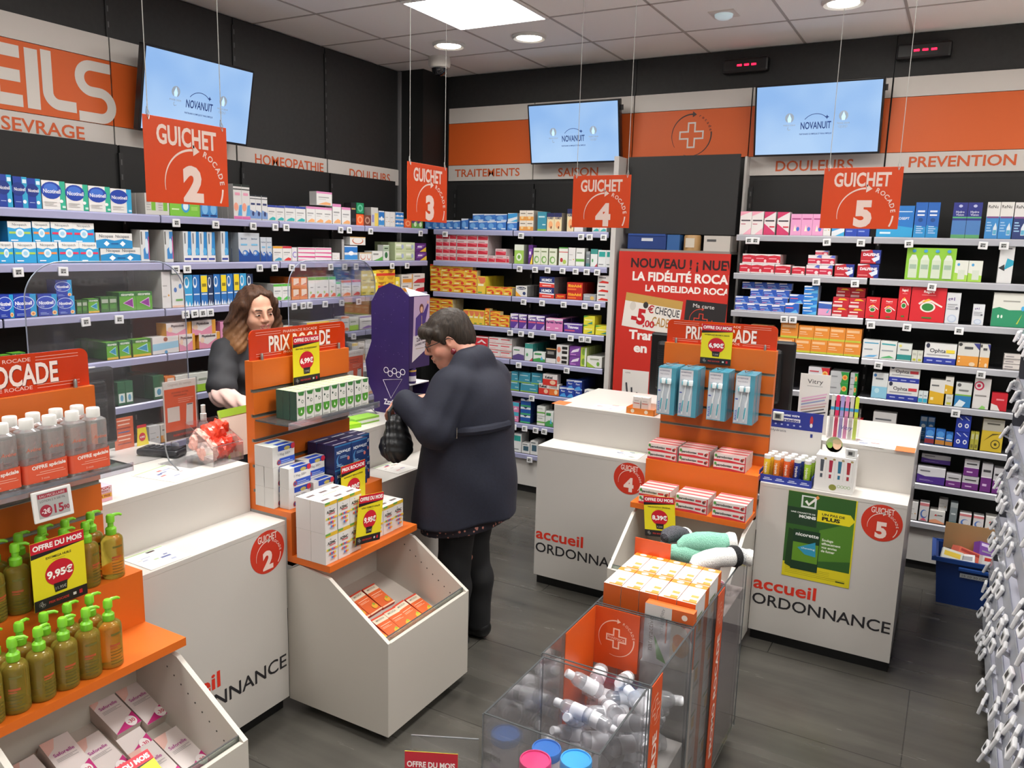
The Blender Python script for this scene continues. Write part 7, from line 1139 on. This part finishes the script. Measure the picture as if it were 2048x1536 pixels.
# ================================================================ the two women
import openvdb as vdb
class SDF:
    """signed distance field on a grid; every body or garment is one smooth blended surface"""
    def __init__(s, lo, hi, vx=.0055):
        s.lo = np.array(lo, float); s.vx = vx; s.n = np.ceil((np.array(hi)-s.lo)/vx).astype(int)+1; s.d = np.full(s.n, .15, np.float32)
    def win(s, a, b, pad=.05):
        i0 = np.clip(((np.minimum(a, b)-pad-s.lo)/s.vx).astype(int), 0, s.n); i1 = np.clip(((np.maximum(a, b)+pad-s.lo)/s.vx).astype(int)+2, 0, s.n)
        sl = tuple(slice(p, q) for p, q in zip(i0, i1)); g = np.meshgrid(*[s.lo[k]+s.vx*np.arange(i0[k], i1[k]) for k in range(3)], indexing='ij')
        return sl, np.stack(g, -1)
    def mix(s, sl, e, k, sub=False):
        a = s.d[sl]
        if a.size == 0: return
        if sub:
            h = np.clip(.5-.5*(a+e)/k, 0, 1); s.d[sl] = a*(1-h)-e*h+k*h*(1-h)
        else:
            h = np.clip(.5+.5*(e-a)/k, 0, 1); s.d[sl] = e*(1-h)+a*h-k*h*(1-h)
    def cone(s, p0, p1, r0, r1=None, k=.02, sub=False):
        r1 = r0 if r1 is None else r1; p0, p1 = np.array(p0, float), np.array(p1, float); R_ = max(r0, r1); sl, P = s.win(np.minimum(p0, p1)-R_, np.maximum(p0, p1)+R_)
        v = p1-p0; L_ = max(v@v, 1e-9); t_ = np.clip(((P-p0)@v)/L_, 0, 1); e_ = np.linalg.norm(P-p0-t_[..., None]*v, axis=-1)-(r0+(r1-r0)*t_); s.mix(sl, e_.astype(np.float32), k, sub); return s
    def chain(s, pts, rs, k=.02):
        for i in range(len(pts)-1): s.cone(pts[i], pts[i+1], rs[i], rs[i+1], k)
        return s
    def ell(s, c, r_, k=.02, rot=None, sub=False):
        c, r_ = np.array(c, float), np.array(r_, float); m = r_.max(); sl, P = s.win(c-m, c+m); q = P-c
        if rot is not None: q = q@rot      # columns of rot: local axes in world
        k0 = np.linalg.norm(q/r_, axis=-1); k1 = np.linalg.norm(q/r_**2, axis=-1)+1e-9; s.mix(sl, (k0*(k0-1)/k1).astype(np.float32), k, sub); return s
    def plane(s, p0, n_, k=.01):
        """cut away the half space on the side n_ points to"""
        g = np.meshgrid(*[s.lo[i]+s.vx*np.arange(s.n[i]) for i in range(3)], indexing='ij'); P = np.stack(g, -1); e_ = -((P-np.array(p0))@np.array(n_, float)); s.mix((slice(None),)*3, e_.astype(np.float32), k, True); return s
    def ripple(s, f):
        g = np.meshgrid(*[s.lo[i]+s.vx*np.arange(s.n[i]) for i in range(3)], indexing='ij'); s.d += f(*g).astype(np.float32); return s
    def build(s, name, mat, parent=None):
        g = vdb.FloatGrid(1.0); g.copyFromArray(s.d); p_, q = g.convertToQuads(0.0); me = bpy.data.meshes.new(name)
        me.from_pydata((p_*s.vx+s.lo).tolist(), [], q[:, ::-1].tolist() if False else q.tolist()); bm = bmesh.new(); bm.from_mesh(me)
        seen = set(); best = None   # keep the one connected surface
        bm.verts.ensure_lookup_table()
        for v in bm.verts:
            if v.index in seen: continue
            st = [v]; seen.add(v.index); comp = []
            while st:
                w_ = st.pop(); comp.append(w_)
                for e_ in w_.link_edges:
                    u = e_.other_vert(w_)
                    if u.index not in seen: seen.add(u.index); st.append(u)
            if best is None or len(comp) > len(best): best = comp
        keep = set(v.index for v in best); bmesh.ops.delete(bm, geom=[v for v in bm.verts if v.index not in keep], context='VERTS')
        bmesh.ops.smooth_vert(bm, verts=bm.verts, factor=.5, use_axis_x=True, use_axis_y=True, use_axis_z=True); bmesh.ops.recalc_face_normals(bm, faces=bm.faces); bm.to_mesh(me); bm.free()
        me.polygons.foreach_set('use_smooth', [True]*len(me.polygons)); me.materials.append(M(mat)); o = bpy.data.objects.new(name, me); COL.objects.link(o)
        if parent is not None:
            o.parent = parent; o.matrix_parent_inverse = Matrix.Translation(-parent.location)
        return o
def skin(name, c):
    m = bpy.data.materials.new(name); m.use_nodes = True; N = m.node_tree.nodes; L_ = m.node_tree.links; b_ = N['Principled BSDF']; t_ = N.new('ShaderNodeTexCoord'); nz = N.new('ShaderNodeTexNoise'); r_ = N.new('ShaderNodeValToRGB'); nz.inputs['Scale'].default_value = 22
    r_.color_ramp.elements[0].color = lin(c[0]); r_.color_ramp.elements[1].color = lin(c[1]); r_.color_ramp.elements[0].position = .35; r_.color_ramp.elements[1].position = .65; L_.new(t_.outputs['Object'], nz.inputs[0]); L_.new(nz.outputs[0], r_.inputs[0]); L_.new(r_.outputs[0], b_.inputs['Base Color'])
    b_.inputs['Roughness'].default_value = .5; b_.inputs['Subsurface Weight'].default_value = .12; b_.inputs['Subsurface Radius'].default_value = (.01, .004, .002); b_.inputs['Subsurface Scale'].default_value = .6; return m
def hairmat(name, c1, c2, c3=None, z0=1.2, z1=1.5):
    """fine streaks along the strands; c3 is the dyed colour of the lengths below z0"""
    m = noisy(name, c1, c2, 60, .58, (3, 3, .35), .35, spec=.3)
    if c3:
        N = m.node_tree.nodes; L_ = m.node_tree.links; b_ = N['Principled BSDF']; src = b_.inputs['Base Color'].links[0].from_socket; t_ = N.new('ShaderNodeTexCoord'); sp = N.new('ShaderNodeSeparateXYZ'); mr = N.new('ShaderNodeMapRange'); mx = N.new('ShaderNodeMixRGB')
        mr.inputs[1].default_value = z1; mr.inputs[2].default_value = z0; mx.inputs[2].default_value = lin(c3); L_.new(t_.outputs['Object'], sp.inputs[0]); L_.new(sp.outputs[2], mr.inputs[0]); L_.new(mr.outputs[0], mx.inputs[0]); L_.new(src, mx.inputs[1]); L_.new(mx.outputs[0], b_.inputs['Base Color'])
    return m
def frame(yaw, pitch, roll=0.0):
    """columns: forward, left, up; yaw in degrees from +x, pitch positive looks down"""
    a, b_, c_ = map(math.radians, (yaw, pitch, roll)); f = np.array([math.cos(a)*math.cos(b_), math.sin(a)*math.cos(b_), -math.sin(b_)]); l = np.array([-math.sin(a), math.cos(a), 0]); u = np.cross(f, l)
    l2 = l*math.cos(c_)+u*math.sin(c_); return np.stack([f, l2, np.cross(f, l2)], 1)
def head(s, C_, A, sc=1.0, smile=0.0, full=1.0):
    T = lambda x, y, z: np.array(C_)+A@(np.array([x, y, z])*sc); e_ = lambda c, r_, k=.02, sub=False: s.ell(T(*c), np.array(r_)*sc, k*sc, A, sub); cn = lambda a, b_, r0, r1, k=.012: s.cone(T(*a), T(*b_), r0*sc, r1*sc, k*sc)
    e_((-.012, 0, .032), (.096, .076, .084)); e_((.028, 0, -.040), (.062, .060, .078), .03); e_((.066, 0, -.094), (.022, .026, .018), .02)
    for q in (-1, 1):
        cn((-.005, .058*q, -.035), (.055, .022*q, -.092), .018, .018, .02); e_((.055, .036*q, -.036), (.030*full, .029*full, .030), .02); cn((.080, .010*q, .022), (.070, .046*q, .020), .012, .010)
    for q in (-1, 1): e_((.102, .033*q, .001), (.018, .018, .011), .012, True)
    for q in (-1, 1): e_((.0765, .0325*q, -.001), (.0145, .0165, .0125), .006); e_((.098, .0125*q, -.034), (.011, .009, .008), .006); e_((-.004, .077*q, -.012), (.019, .009, .032), .006); e_((.002, .084*q, -.006), (.010, .006, .016), .004, True)
    cn((.088, 0, .014), (.110, 0, -.026), .0085, .0115); w_ = .020+.008*smile; up_ = .006*smile
    cn((.089-.006*smile, -w_, -.061+up_), (.0965, 0, -.058), .005, .0065, .006); cn((.089-.006*smile, w_, -.061+up_), (.0965, 0, -.058), .005, .0065, .006); cn((.087, -w_*.7, -.071), (.0935, 0, -.0745), .005, .0075, .006); cn((.087, w_*.7, -.071), (.0935, 0, -.0745), .005, .0075, .006)
    return T
def face_bits(o, T, A, sc, lip, brow, iris, smile=False, lids=0.0):
    def put_(m, name):
        q = m.build(name, o); q.matrix_parent_inverse = Matrix.Translation(-o.location); return q
    R4 = Matrix(((A[0][0], A[0][1], A[0][2]), (A[1][0], A[1][1], A[1][2]), (A[2][0], A[2][1], A[2][2])))
    for q in (-1, 1):
        m = MB(); n = 14; c = T(.0795, .0325*q, -.001); vs = []; fs = []
        for j in range(8):
            for i in range(n):
                a, b_ = 2*math.pi*i/n, math.pi*.5*j/8; vs.append(tuple(Vector(c)+R4@Vector((.0125*sc*math.cos(b_), .0142*sc*math.sin(b_)*math.cos(a), .0052*(1-lids)*sc*math.sin(b_)*math.sin(a)))))
        for j in range(7):
            for i in range(n): fs.append((j*n+i, j*n+(i+1) % n, (j+1)*n+(i+1) % n, (j+1)*n+i))
        m.add(vs[:], fs, M('C4BAB2', .25), True)
        for rad, col, off in ((.0066, iris, .0130), (.0032, '0C0A0A', .0134)): m.add([tuple(Vector(c)+R4@Vector((off*sc, rad*sc*math.cos(a), -.0006*sc+min(rad, .0046)*(1-lids)*sc*math.sin(a)))) for a in np.linspace(0, 2*math.pi, 14, endpoint=False)], [tuple(range(14))], M(col, .15))
        put_(m, 'eye'); m = MB(); m.tube([T(.094, .0155*q, .008), T(.0925, .026*q, .0105), T(.088, .038*q, .0095), T(.080, .0475*q, .005)], [.0009*sc, .0014*sc, .0014*sc, .0008*sc], M('1A1210', .5), 6); put_(m, 'eyelash')
        m = MB(); m.tube([T(.0925, .014*q, .0225), T(.0905, .028*q, .0265), T(.083, .041*q, .0255), T(.072, .052*q, .019)], [.0022*sc, .0030*sc, .0026*sc, .0012*sc], M(brow, .7), 8); put_(m, 'eyebrow')
    w_ = .026 if smile else .020; z1 = -.058; up_ = .006 if smile else 0
    m = MB(); m.tube([T(.086, -w_, -.061+up_), T(.0965, -w_*.45, -.0575), T(.0990, 0, -.0590), T(.0965, w_*.45, -.0575), T(.086, w_, -.061+up_)], [.0012*sc, .0042*sc, .0038*sc, .0042*sc, .0012*sc], M(lip, .4), 8); put_(m, 'upper_lip')
    m = MB(); m.tube([T(.086, -w_, -.0615+up_), T(.0925, -w_*.5, -.0735), T(.0962, 0, -.0765), T(.0925, w_*.5, -.0735), T(.086, w_, -.0615+up_)], [.0012*sc, .0042*sc, .0052*sc, .0042*sc, .0012*sc], M(lip, .4), 8); put_(m, 'lower_lip')
    if smile:
        m = MB(); m.tube([T(.0875, -w_*.72, -.0630), T(.0960, 0, -.0672), T(.0875, w_*.72, -.0630)], [.0022*sc, .0042*sc, .0022*sc], M('E8E2DA', .25), 8); put_(m, 'teeth')
def hand(s, W_, f, u, sc=1.0, curl=.6, side=1):
    """palm plus five bent fingers; W_ wrist, f along the palm, u back of the hand, thumb to side"""
    f = np.array(f, float); f /= np.linalg.norm(f); u = np.array(u, float); u -= f*(u@f); u /= np.linalg.norm(u); l = np.cross(u, f)*side; W_ = np.array(W_, float)
    s.cone(W_, W_+f*.055*sc, .020*sc, .017*sc, .012)
    for q, ln in ((-.030, .062), (-.010, .074), (.010, .080), (.030, .072)):
        b_ = W_+f*.075*sc+l*q*sc; s.cone(W_+f*.03*sc+l*q*.7*sc, b_, .0125*sc, .0105*sc, .008); p_ = b_; d = f.copy(); a = 0
        for j, part in enumerate((.45, .32, .23)):
            a += curl*(.55+.25*j); d = f*math.cos(a)-u*math.sin(a); n_ = p_+d*ln*part*sc; s.cone(p_, n_, (.0092-.0008*j)*sc, (.0086-.0008*j)*sc, .003); p_ = n_
    b_ = W_+f*.025*sc+l*.024*sc; m_ = b_+(f*.6+l*.75-u*.25)*.036*sc; s.cone(b_, m_, .0115*sc, .0105*sc, .008); s.cone(m_, m_+(f*.85+l*.25-u*.45)*.030*sc, .0102*sc, .0085*sc, .003)

# ---------------------------------------------------------------- the pharmacist behind the counter
P0 = (-3.19, 2.93, 0.0)
o = thing('person', 'smiling woman with long brown hair and dark tunic standing behind the middle display', 'person', P0)
A = frame(-17, 8, 4); HC = (-3.135, 2.905, 1.478); s = SDF((-3.50, 2.45, 0), (-2.62, 3.35, 1.62), .0052)
T = head(s, HC, A, .98, 1.0)
B = lambda f, l, z: np.array([P0[0]+f*math.cos(-.14)-l*math.sin(-.14), P0[1]+f*math.sin(-.14)+l*math.cos(-.14), z])
s.cone(T(-.025, 0, -.05), B(-.0, 0, 1.30), .052, .056, .02); s.cone(B(-.01, -.13, 1.285), B(-.01, .13, 1.285), .055, .055, .04); s.ell(B(0, 0, 1.16), (.105, .155, .19), .05, frame(-8, 0)); s.ell(B(0, 0, .96), (.10, .145, .16), .05, frame(-8, 0)); s.ell(B(-.01, 0, .84), (.115, .165, .12), .05, frame(-8, 0))
for q in (-1, 1): s.chain([B(-.005, .085*q, .82), B(.01, .09*q, .46), B(-.005, .09*q, .09)], [.085, .058, .04], .04); s.cone(B(-.03, .09*q, .045), B(.13, .10*q, .035), .035, .028, .03)
RE, RW = (-3.09, 2.625, 1.085), (-2.93, 2.665, 1.032); LE, LW = (-3.17, 3.20, 1.03), (-3.06, 3.12, .83)
s.chain([B(-.01, -.165, 1.285), RE], [.050, .040], .03); s.chain([RE, RW], [.039, .026], .02); s.chain([B(-.01, .165, 1.285), LE], [.050, .040], .03); s.chain([LE, LW], [.039, .026], .02)
hand(s, RW, (.8, .35, -.05), (0, 0, 1), 1.0, .25, 1); hand(s, LW, (.5, -.2, -.8), (.3, .9, .1), 1.0, .3, -1)
s.build('body', skin('fair_skin', ('D8A086', 'E0AE94')), o); face_bits(o, T, A, .98, 'B05A58', '4A3428', '3A2C22', True, .1)
# hair: dark at the roots, fair at the tips, falling to the chest
s = SDF((-3.45, 2.60, 1.15), (-2.9, 3.2, 1.64), .005); s.ell(T(-.022, 0, .040), (.104, .090, .092), .01, A)
for q in (-1, 1):
    s.chain([T(-.01, .082*q, .03), T(-.03, .098*q, -.06), T(-.02, .112*q, -.15), T(.0, .125*q, -.235)], [.040, .043, .047, .026], .03); s.chain([T(-.06, .06*q, .0), T(-.085, .075*q, -.10), T(-.06, .115*q, -.20), T(-.03, .13*q, -.25)], [.055, .058, .05, .022], .03)
    s.chain([T(.035, .050*q, .090), T(.030, .078*q, .045), T(.0, .088*q, -.02)], [.020, .018, .022], .02)
s.chain([T(-.08, 0, .02), T(-.11, 0, -.09), T(-.11, -.03, -.2)], [.07, .075, .05], .03); s.chain([T(.01, -.085, -.08), T(.03, -.125, -.17), T(.02, -.14, -.245)], [.026, .038, .018], .03); s.chain([T(-.03, -.13, -.12), T(-.01, -.165, -.20), T(.0, -.165, -.25)], [.03, .032, .014], .03)
s.ell(T(.082, .0, -.006), (.066, .068, .108), .012, A, True); s.cone(T(.03, 0, -.09), T(.03, 0, -.25), .06, .07, .012, True)
s.ripple(lambda x, y, z: .0028*np.sin(150*(x*.6+y*.9)+26*np.sin(7*z)+14*z)+.0016*np.sin(310*(y-.4*x)+30*z)); s.build('hair', hairmat('brown_hair', '3A261C', '5E3F2C', 'A8764A', 1.22, 1.44), o)
# tunic with short sleeves, pink sleeves underneath, trousers
s = SDF((-3.5, 2.42, .60), (-2.75, 3.45, 1.40), .0055); s.cone(B(-.012, -.12, 1.275), B(-.012, .12, 1.275), .072, .072, .05); s.ell(B(0, 0, 1.15), (.128, .178, .2), .05, frame(-8, 0)); s.ell(B(.005, 0, .95), (.128, .172, .2), .05, frame(-8, 0)); s.ell(B(-.005, 0, .80), (.140, .19, .16), .05, frame(-8, 0)); s.cone(B(.07, -.07, 1.15), B(.07, .07, 1.15), .062, .062, .04)
for E_, q in ((RE, -1), (LE, 1)):
    S_ = B(-.01, .170*q, 1.275); m_ = S_+(np.array(E_)-S_)*.82; s.cone(S_, m_, .068, .074, .03)
s.cone(B(.03, 0, 1.34), B(.10, 0, 1.22), .055, .03, .015, True); s.plane(B(0, 0, .70), (0, 0, -1)); s.ripple(lambda x, y, z: .003*np.sin(46*z+30*y)+.002*np.sin(70*x-40*z)); s.build('tunic', M('2E2E32', .75), o)
s = SDF((-3.3, 2.40, .75), (-2.75, 3.4, 1.25), .005)
for E_, W_, q in ((RE, RW, -1), (LE, LW, 1)):
    E_, W_ = np.array(E_), np.array(W_); S_ = B(-.01, .170*q, 1.275); s.cone(S_+(E_-S_)*.72, E_, .056, .052, .02); s.cone(E_, W_+(E_-W_)*.08, .052, .036, .02)
s.ripple(lambda x, y, z: .003*np.sin(120*x+90*z)+.002*np.sin(160*y-60*x))
g_ = s.d.copy()
for q, nm in ((0, 'right'), (1, 'left')):
    s.d = g_.copy(); mid = int((2.92-s.lo[1])/s.vx)
    if q == 0: s.d[:, mid:, :] = .1
    else: s.d[:, :mid, :] = .1
    s.build('pink_sleeve', M('E6C2B8', .8), o)
s = SDF((-3.5, 2.6, .03), (-2.9, 3.3, .95), .006)
for q in (-1, 1): s.chain([B(-.005, .085*q, .84), B(.01, .09*q, .46), B(-.005, .09*q, .07)], [.105, .072, .056], .03)
s.ell(B(-.01, 0, .84), (.126, .175, .11), .04, frame(-8, 0)); s.build('trousers', M('26262A', .8), o)
for q in (-1, 1):
    s = SDF(tuple(B(-.15, .1*q-.1, 0)-np.array((.05, .05, 0))), tuple(B(.2, .1*q+.1, .14)+np.array((.05, .05, 0))), .005); s.cone(B(-.03, .09*q, .045), B(.14, .10*q, .033), .044, .034, .02); s.plane((0, 0, .004), (0, 0, -1), .004); s.build('shoe', M('E0DCD8', .5), o)
def bit(m, name, lab=None):
    q = m.build(name, o); q.matrix_parent_inverse = Matrix.Translation(-o.location)
    if lab: q['label'] = lab
    return q
for q in (-1, 1): bit(MB().tube([T(-.002, .079*q, -.040), T(-.001, .081*q, -.048), T(-.002, .079*q, -.058)], [.0022, .0032, .0038], M('D8C088', .2, .8), 8), 'earring', 'gold drop earring')

# ---------------------------------------------------------------- the customer in the navy coat
P0 = (-1.86, 2.93, 0.0)
o = thing('person', 'woman in a long navy coat and glasses bending over the counter with a black bag', 'person', P0)
A = frame(217, 24, 0); HC = (-1.962, 2.915, 1.432); s = SDF((-2.42, 2.50, 0), (-1.5, 3.35, 1.62), .0052)
T = head(s, HC, A, 1.0, 0.0, 1.12); NK = (-1.835, 2.935, 1.295)
s.cone(T(-.035, 0, -.045), NK, .062, .068, .03); s.ell(T(.035, 0, -.108), (.05, .045, .03), .03, A)
s.cone((-1.83, 2.775, 1.235), (-1.83, 3.085, 1.235), .066, .066, .04); s.ell((-1.84, 2.93, 1.10), (.16, .19, .22), .05); s.ell((-1.845, 2.93, .86), (.165, .19, .2), .05); s.ell((-1.83, 2.93, .76), (.16, .19, .13), .05)
for q, fx in ((-1, -1.885), (1, -1.86)):
    y = 2.93+.078*q; s.chain([(-1.85, y, .74), (-1.865, y, .42), (fx+.035, y, .085)], [.095, .065, .044], .04); s.cone((fx+.05, y, .04), (fx-.13, y+.01*q, .03), .034, .028, .02)
LS, LE, LW = np.array((-1.845, 2.785, 1.235)), np.array((-1.865, 2.690, 1.075)), np.array((-2.060, 2.715, 1.172)); RS, RE, RW = np.array((-1.845, 3.095, 1.235)), np.array((-1.92, 3.17, 1.02)), np.array((-2.13, 3.05, 1.12))
for S_, E_, W_ in ((LS, LE, LW), (RS, RE, RW)): s.chain([S_, E_], [.058, .045], .03); s.chain([E_, W_], [.044, .029], .02)
hand(s, LW, (-.72, .05, -.5), (-.45, -.35, .8), 1.0, .7, -1); hand(s, RW, (-.9, -.3, -.05), (-.1, .2, 1), 1.0, .6, 1)
s.build('body', skin('ruddy_skin', ('C88874', 'D29882')), o); face_bits(o, T, A, 1.0, 'A85A54', '4A3C34', '3A3028', False, .45)
# short brown hair streaked with grey
s = SDF((-2.15, 2.75, 1.28), (-1.72, 3.1, 1.60), .0045); s.ell(T(-.020, 0, .036), (.104, .087, .092), .01, A); s.ell(T(-.062, 0, -.022), (.062, .074, .066), .03, A)
for q in (-1, 1): s.cone(T(.032, .068*q, .040), T(.022, .078*q, -.004), .020, .008, .02)
s.cone((-1.0, 0, 0), (-1.0, 0, 0), .001) if False else None; s.chain([T(.07, .05, .05), T(.082, .062, .012)], [.016, .006], .01); s.chain([T(.062, -.055, .075), T(.085, -.02, .066), T(.088, .02, .062), T(.07, .055, .06)], [.022, .022, .021, .02], .02); s.chain([T(.085, .01, .075), T(.097, .03, .045)], [.016, .007], .01)
s.ell(T(.088, 0, -.046), (.070, .085, .086), .010, A, True)
for q in (-1, 1): s.ell(T(.002, .092*q, -.016), (.026, .024, .036), .006, A, True)
s.ripple(lambda x, y, z: .0013*np.sin(260*(y*.9+x*.3)+9*np.sin(14*z)+20*z)+.0010*np.sin(430*(y*.8-x*.4)+40*z)); s.build('hair', hairmat('brown_grey_hair', '1C1511', '3A3028'), o)
# coat
s = SDF((-2.30, 2.50, .50), (-1.45, 3.40, 1.40), .0058); s.cone((-1.84, 2.82, 1.225), (-1.84, 3.04, 1.225), .088, .088, .05); s.ell((-1.825, 2.93, 1.13), (.165, .205, .195), .06); s.chain([(-1.85, 2.93, 1.02), (-1.85, 2.93, .80), (-1.872, 2.93, .60)], [.17, .195, .215], .06)
s.chain([(-1.86, 2.89, 1.0), (-1.875, 2.88, .60)], [.165, .20], .06); s.chain([(-1.86, 2.98, 1.0), (-1.875, 3.0, .60)], [.165, .20], .06); s.chain([(-1.795, 2.93, 1.05), (-1.775, 2.93, .62)], [.135, .15], .06)
s.cone((-1.83, 2.87, 1.31), (-1.83, 3.0, 1.31), .062, .062, .03); s.cone((-1.90, 2.90, 1.27), (-1.965, 2.92, 1.16), .06, .05, .03)
for S_, E_, W_ in ((LS, LE, LW), (RS, RE, RW)): s.cone(S_, E_, .095, .084, .04); s.cone(E_, W_+(E_-W_)*.10, .080, .056, .03)
s.cone((-1.835, 2.87, 1.345), (-1.835, 2.985, 1.345), .058, .058, .03); s.chain([(-1.84, 2.85, 1.33), (-1.90, 2.845, 1.27), (-1.955, 2.885, 1.20)], [.035, .036, .028], .02); s.cone(T(.03, 0, -.13), T(.0, 0, .06), .074, .092, .012, True)
s.plane((-2.13, 2.93, .575), tuple(np.array((.17, 0, -1.0))/math.hypot(.17, 1)), .008)
s.ripple(lambda x, y, z: .006*np.sin(19*(y+x*.6)+5*z+2.5*np.sin(3*z))*np.clip((1.0-z)*2.4, 0, 1)+.0042*np.sin(42*z+30*x+14*np.sin(6*y+4*x))*np.clip((2.82-y)*7, 0, 1)*np.clip((z-.98)*6, 0, 1)+.003*np.sin(17*z+23*y)*np.sin(13*x+9*z))
cm = noisy('navy_cloth', '0F1222', '14182A', 90, .8, bump=.12); s.build('coat', cm, o)
s = SDF((-2.2, 2.5, .50), (-1.5, 3.4, .75), .006); s.chain([(-1.855, 2.885, .72), (-1.86, 2.88, .54)], [.165, .178], .05); s.chain([(-1.855, 2.98, .72), (-1.86, 3.0, .54)], [.165, .178], .05); s.plane((-2.12, 2.93, .535), tuple(np.array((.17, 0, -1.0))/math.hypot(.17, 1)), .006)
fl = bpy.data.materials.new('floral_cloth'); fl.use_nodes = True; N = fl.node_tree.nodes; Lk = fl.node_tree.links; tc = N.new('ShaderNodeTexCoord'); vo = N.new('ShaderNodeTexVoronoi'); cr = N.new('ShaderNodeValToRGB'); vo.inputs['Scale'].default_value = 48
for i, (q, c) in enumerate(((0.0, 'C05068'), (.22, 'D09080'))): cr.color_ramp.elements[i].position = q; cr.color_ramp.elements[i].color = lin(c)
z_ = cr.color_ramp.elements.new(.3); z_.color = lin('1A1622'); Lk.new(tc.outputs['Object'], vo.inputs[0]); Lk.new(vo.outputs['Distance'], cr.inputs[0]); Lk.new(cr.outputs[0], N['Principled BSDF'].inputs['Base Color']); N['Principled BSDF'].inputs['Roughness'].default_value = .8
q = s.build('floral_tunic', fl, o); q['label'] = 'dark floral tunic hem below the coat'
s = SDF((-2.15, 2.65, .03), (-1.6, 3.2, .72), .0055)
for q, fx in ((-1, -1.885), (1, -1.86)): y = 2.93+.078*q; s.chain([(-1.85, y, .70), (-1.865, y, .42), (fx+.035, y, .30), (fx+.035, y, .075)], [.098, .070, .062, .054], .03)
s.cone((-1.85, 2.87, .66), (-1.85, 2.99, .66), .1, .1, .03); s.ripple(lambda x, y, z: .0012*np.sin(40*z+30*x+20*y)); s.build('trousers', M('101013', .8), o)
for q, fx in ((-1, -1.885), (1, -1.86)):
    y = 2.93+.078*q; s = SDF((fx-.24, y-.1, 0), (fx+.14, y+.1, .14), .005); s.chain([(fx+.052, y, .05), (fx-.06, y, .045), (fx-.14, y+.01*q, .034)], [.046, .046, .036], .02); s.plane((0, 0, .004), (0, 0, -1), .004); s.build('shoe', M('0E0E10', .35), o)
# glasses, earrings, half belt
m = MB(); gm = M('17171B', .3)
for q in (-1, 1):
    m.tube([T(.102+.0*q, .033*q+.022*math.cos(a), -.004+.016*math.sin(a)) for a in np.linspace(0, 2*math.pi, 15)], .0014, gm, 6); m.tube([T(.100, .055*q, .004), T(.06, .076*q, .006), T(-.005, .083*q, .008), T(-.02, .083*q, -.006)], .0019, gm, 6)
m.tube([T(.104, -.011, .0), T(.108, 0, .003), T(.104, .011, .0)], .0014, gm, 6); bit(m, 'glasses')
for q in (-1, 1):
    c = T(-.002, .084*q, -.052); bit(MB().lathe(tuple(c), [(.002, .012), (.010, .006), (.013, -.004), (.009, -.014), (.002, -.018)], M('6A1220', .2, coat=.5), 14), 'earring', 'dark red drop earring')
m = MB(); bz = 1.065; m.tube([(-1.800, 2.738, bz-.006), (-1.765, 2.738, bz), (-1.715, 2.760, bz+.006), (-1.672, 2.815, bz+.012), (-1.648, 2.93, bz+.014)], [.020]*5, cm, 8); bit(m, 'half_belt')
m = MB(); x, y, z = -1.788, 2.716, bz-.002; m.tube([(x-.012, y, z-.024), (x+.012, y+.002, z-.024), (x+.012, y+.002, z+.024), (x-.012, y, z+.024), (x-.012, y, z-.024)], .0022, M('B8B4AC', .25, .9), 6); bit(m, 'buckle')
# the bag in her hand, the wallet
LB = noisy('crinkled_leather', '0C0C0D', '17171A', 55, .5, bump=.5); o = thing('handbag', 'black leather bag hanging from the hand of the woman in the navy coat', 'bag', (-2.045, 2.672, .93))
bx = np.array((-2.052, 2.668, 0)); s = SDF((-2.16, 2.54, .86), (-1.94, 2.80, 1.16), .0042); s.ell(bx+(0, 0, 1.0), (.050, .070, .085), .03); s.ell(bx+(0, .005, .965), (.056, .078, .055), .04); s.cone(bx+(0, -.02, 1.085), bx+(0, .03, 1.10), .028, .026, .04); s.ell(bx+(-.01, -.052, .985), (.035, .024, .048), .02)
s.ripple(lambda x, y, z: .0022*np.sin(90*y+50*z+9*np.sin(40*x))+.0016*np.sin(170*z+90*y-60*x)); s.build('bag_body', LB, o)
def bit2(m, name): q = m.build(name, o); q.matrix_parent_inverse = Matrix.Translation(-o.location)
bit2(MB().tube([bx+(-.01, -.035, 1.08), bx+(-.02, -.03, 1.13), bx+(-.02, .0, 1.15), bx+(-.02, .03, 1.15), bx+(-.01, .055, 1.12), bx+(0, .06, 1.07)], .007, LB, 8), 'handle'); bit2(MB().lathe(tuple(bx+(-.005, -.0755, .99)), [(.011, 0), (.011, .005)], M('C8C4BC', .3, .6), 16, 'y').lathe(tuple(bx+(-.005, -.0775, .99)), [(.006, 0), (.006, .004)], M('2A2A2C', .3), 14, 'y'), 'round_badge')
o = tag(MB().bbox(-.05, -.012, -.035, .05, .012, .035, M('17171A', .4), .006).build('wallet', loc=(-2.215, 3.02, 1.10), rz=.4), 'small black wallet in the other hand of the woman in the navy coat', 'wallet')
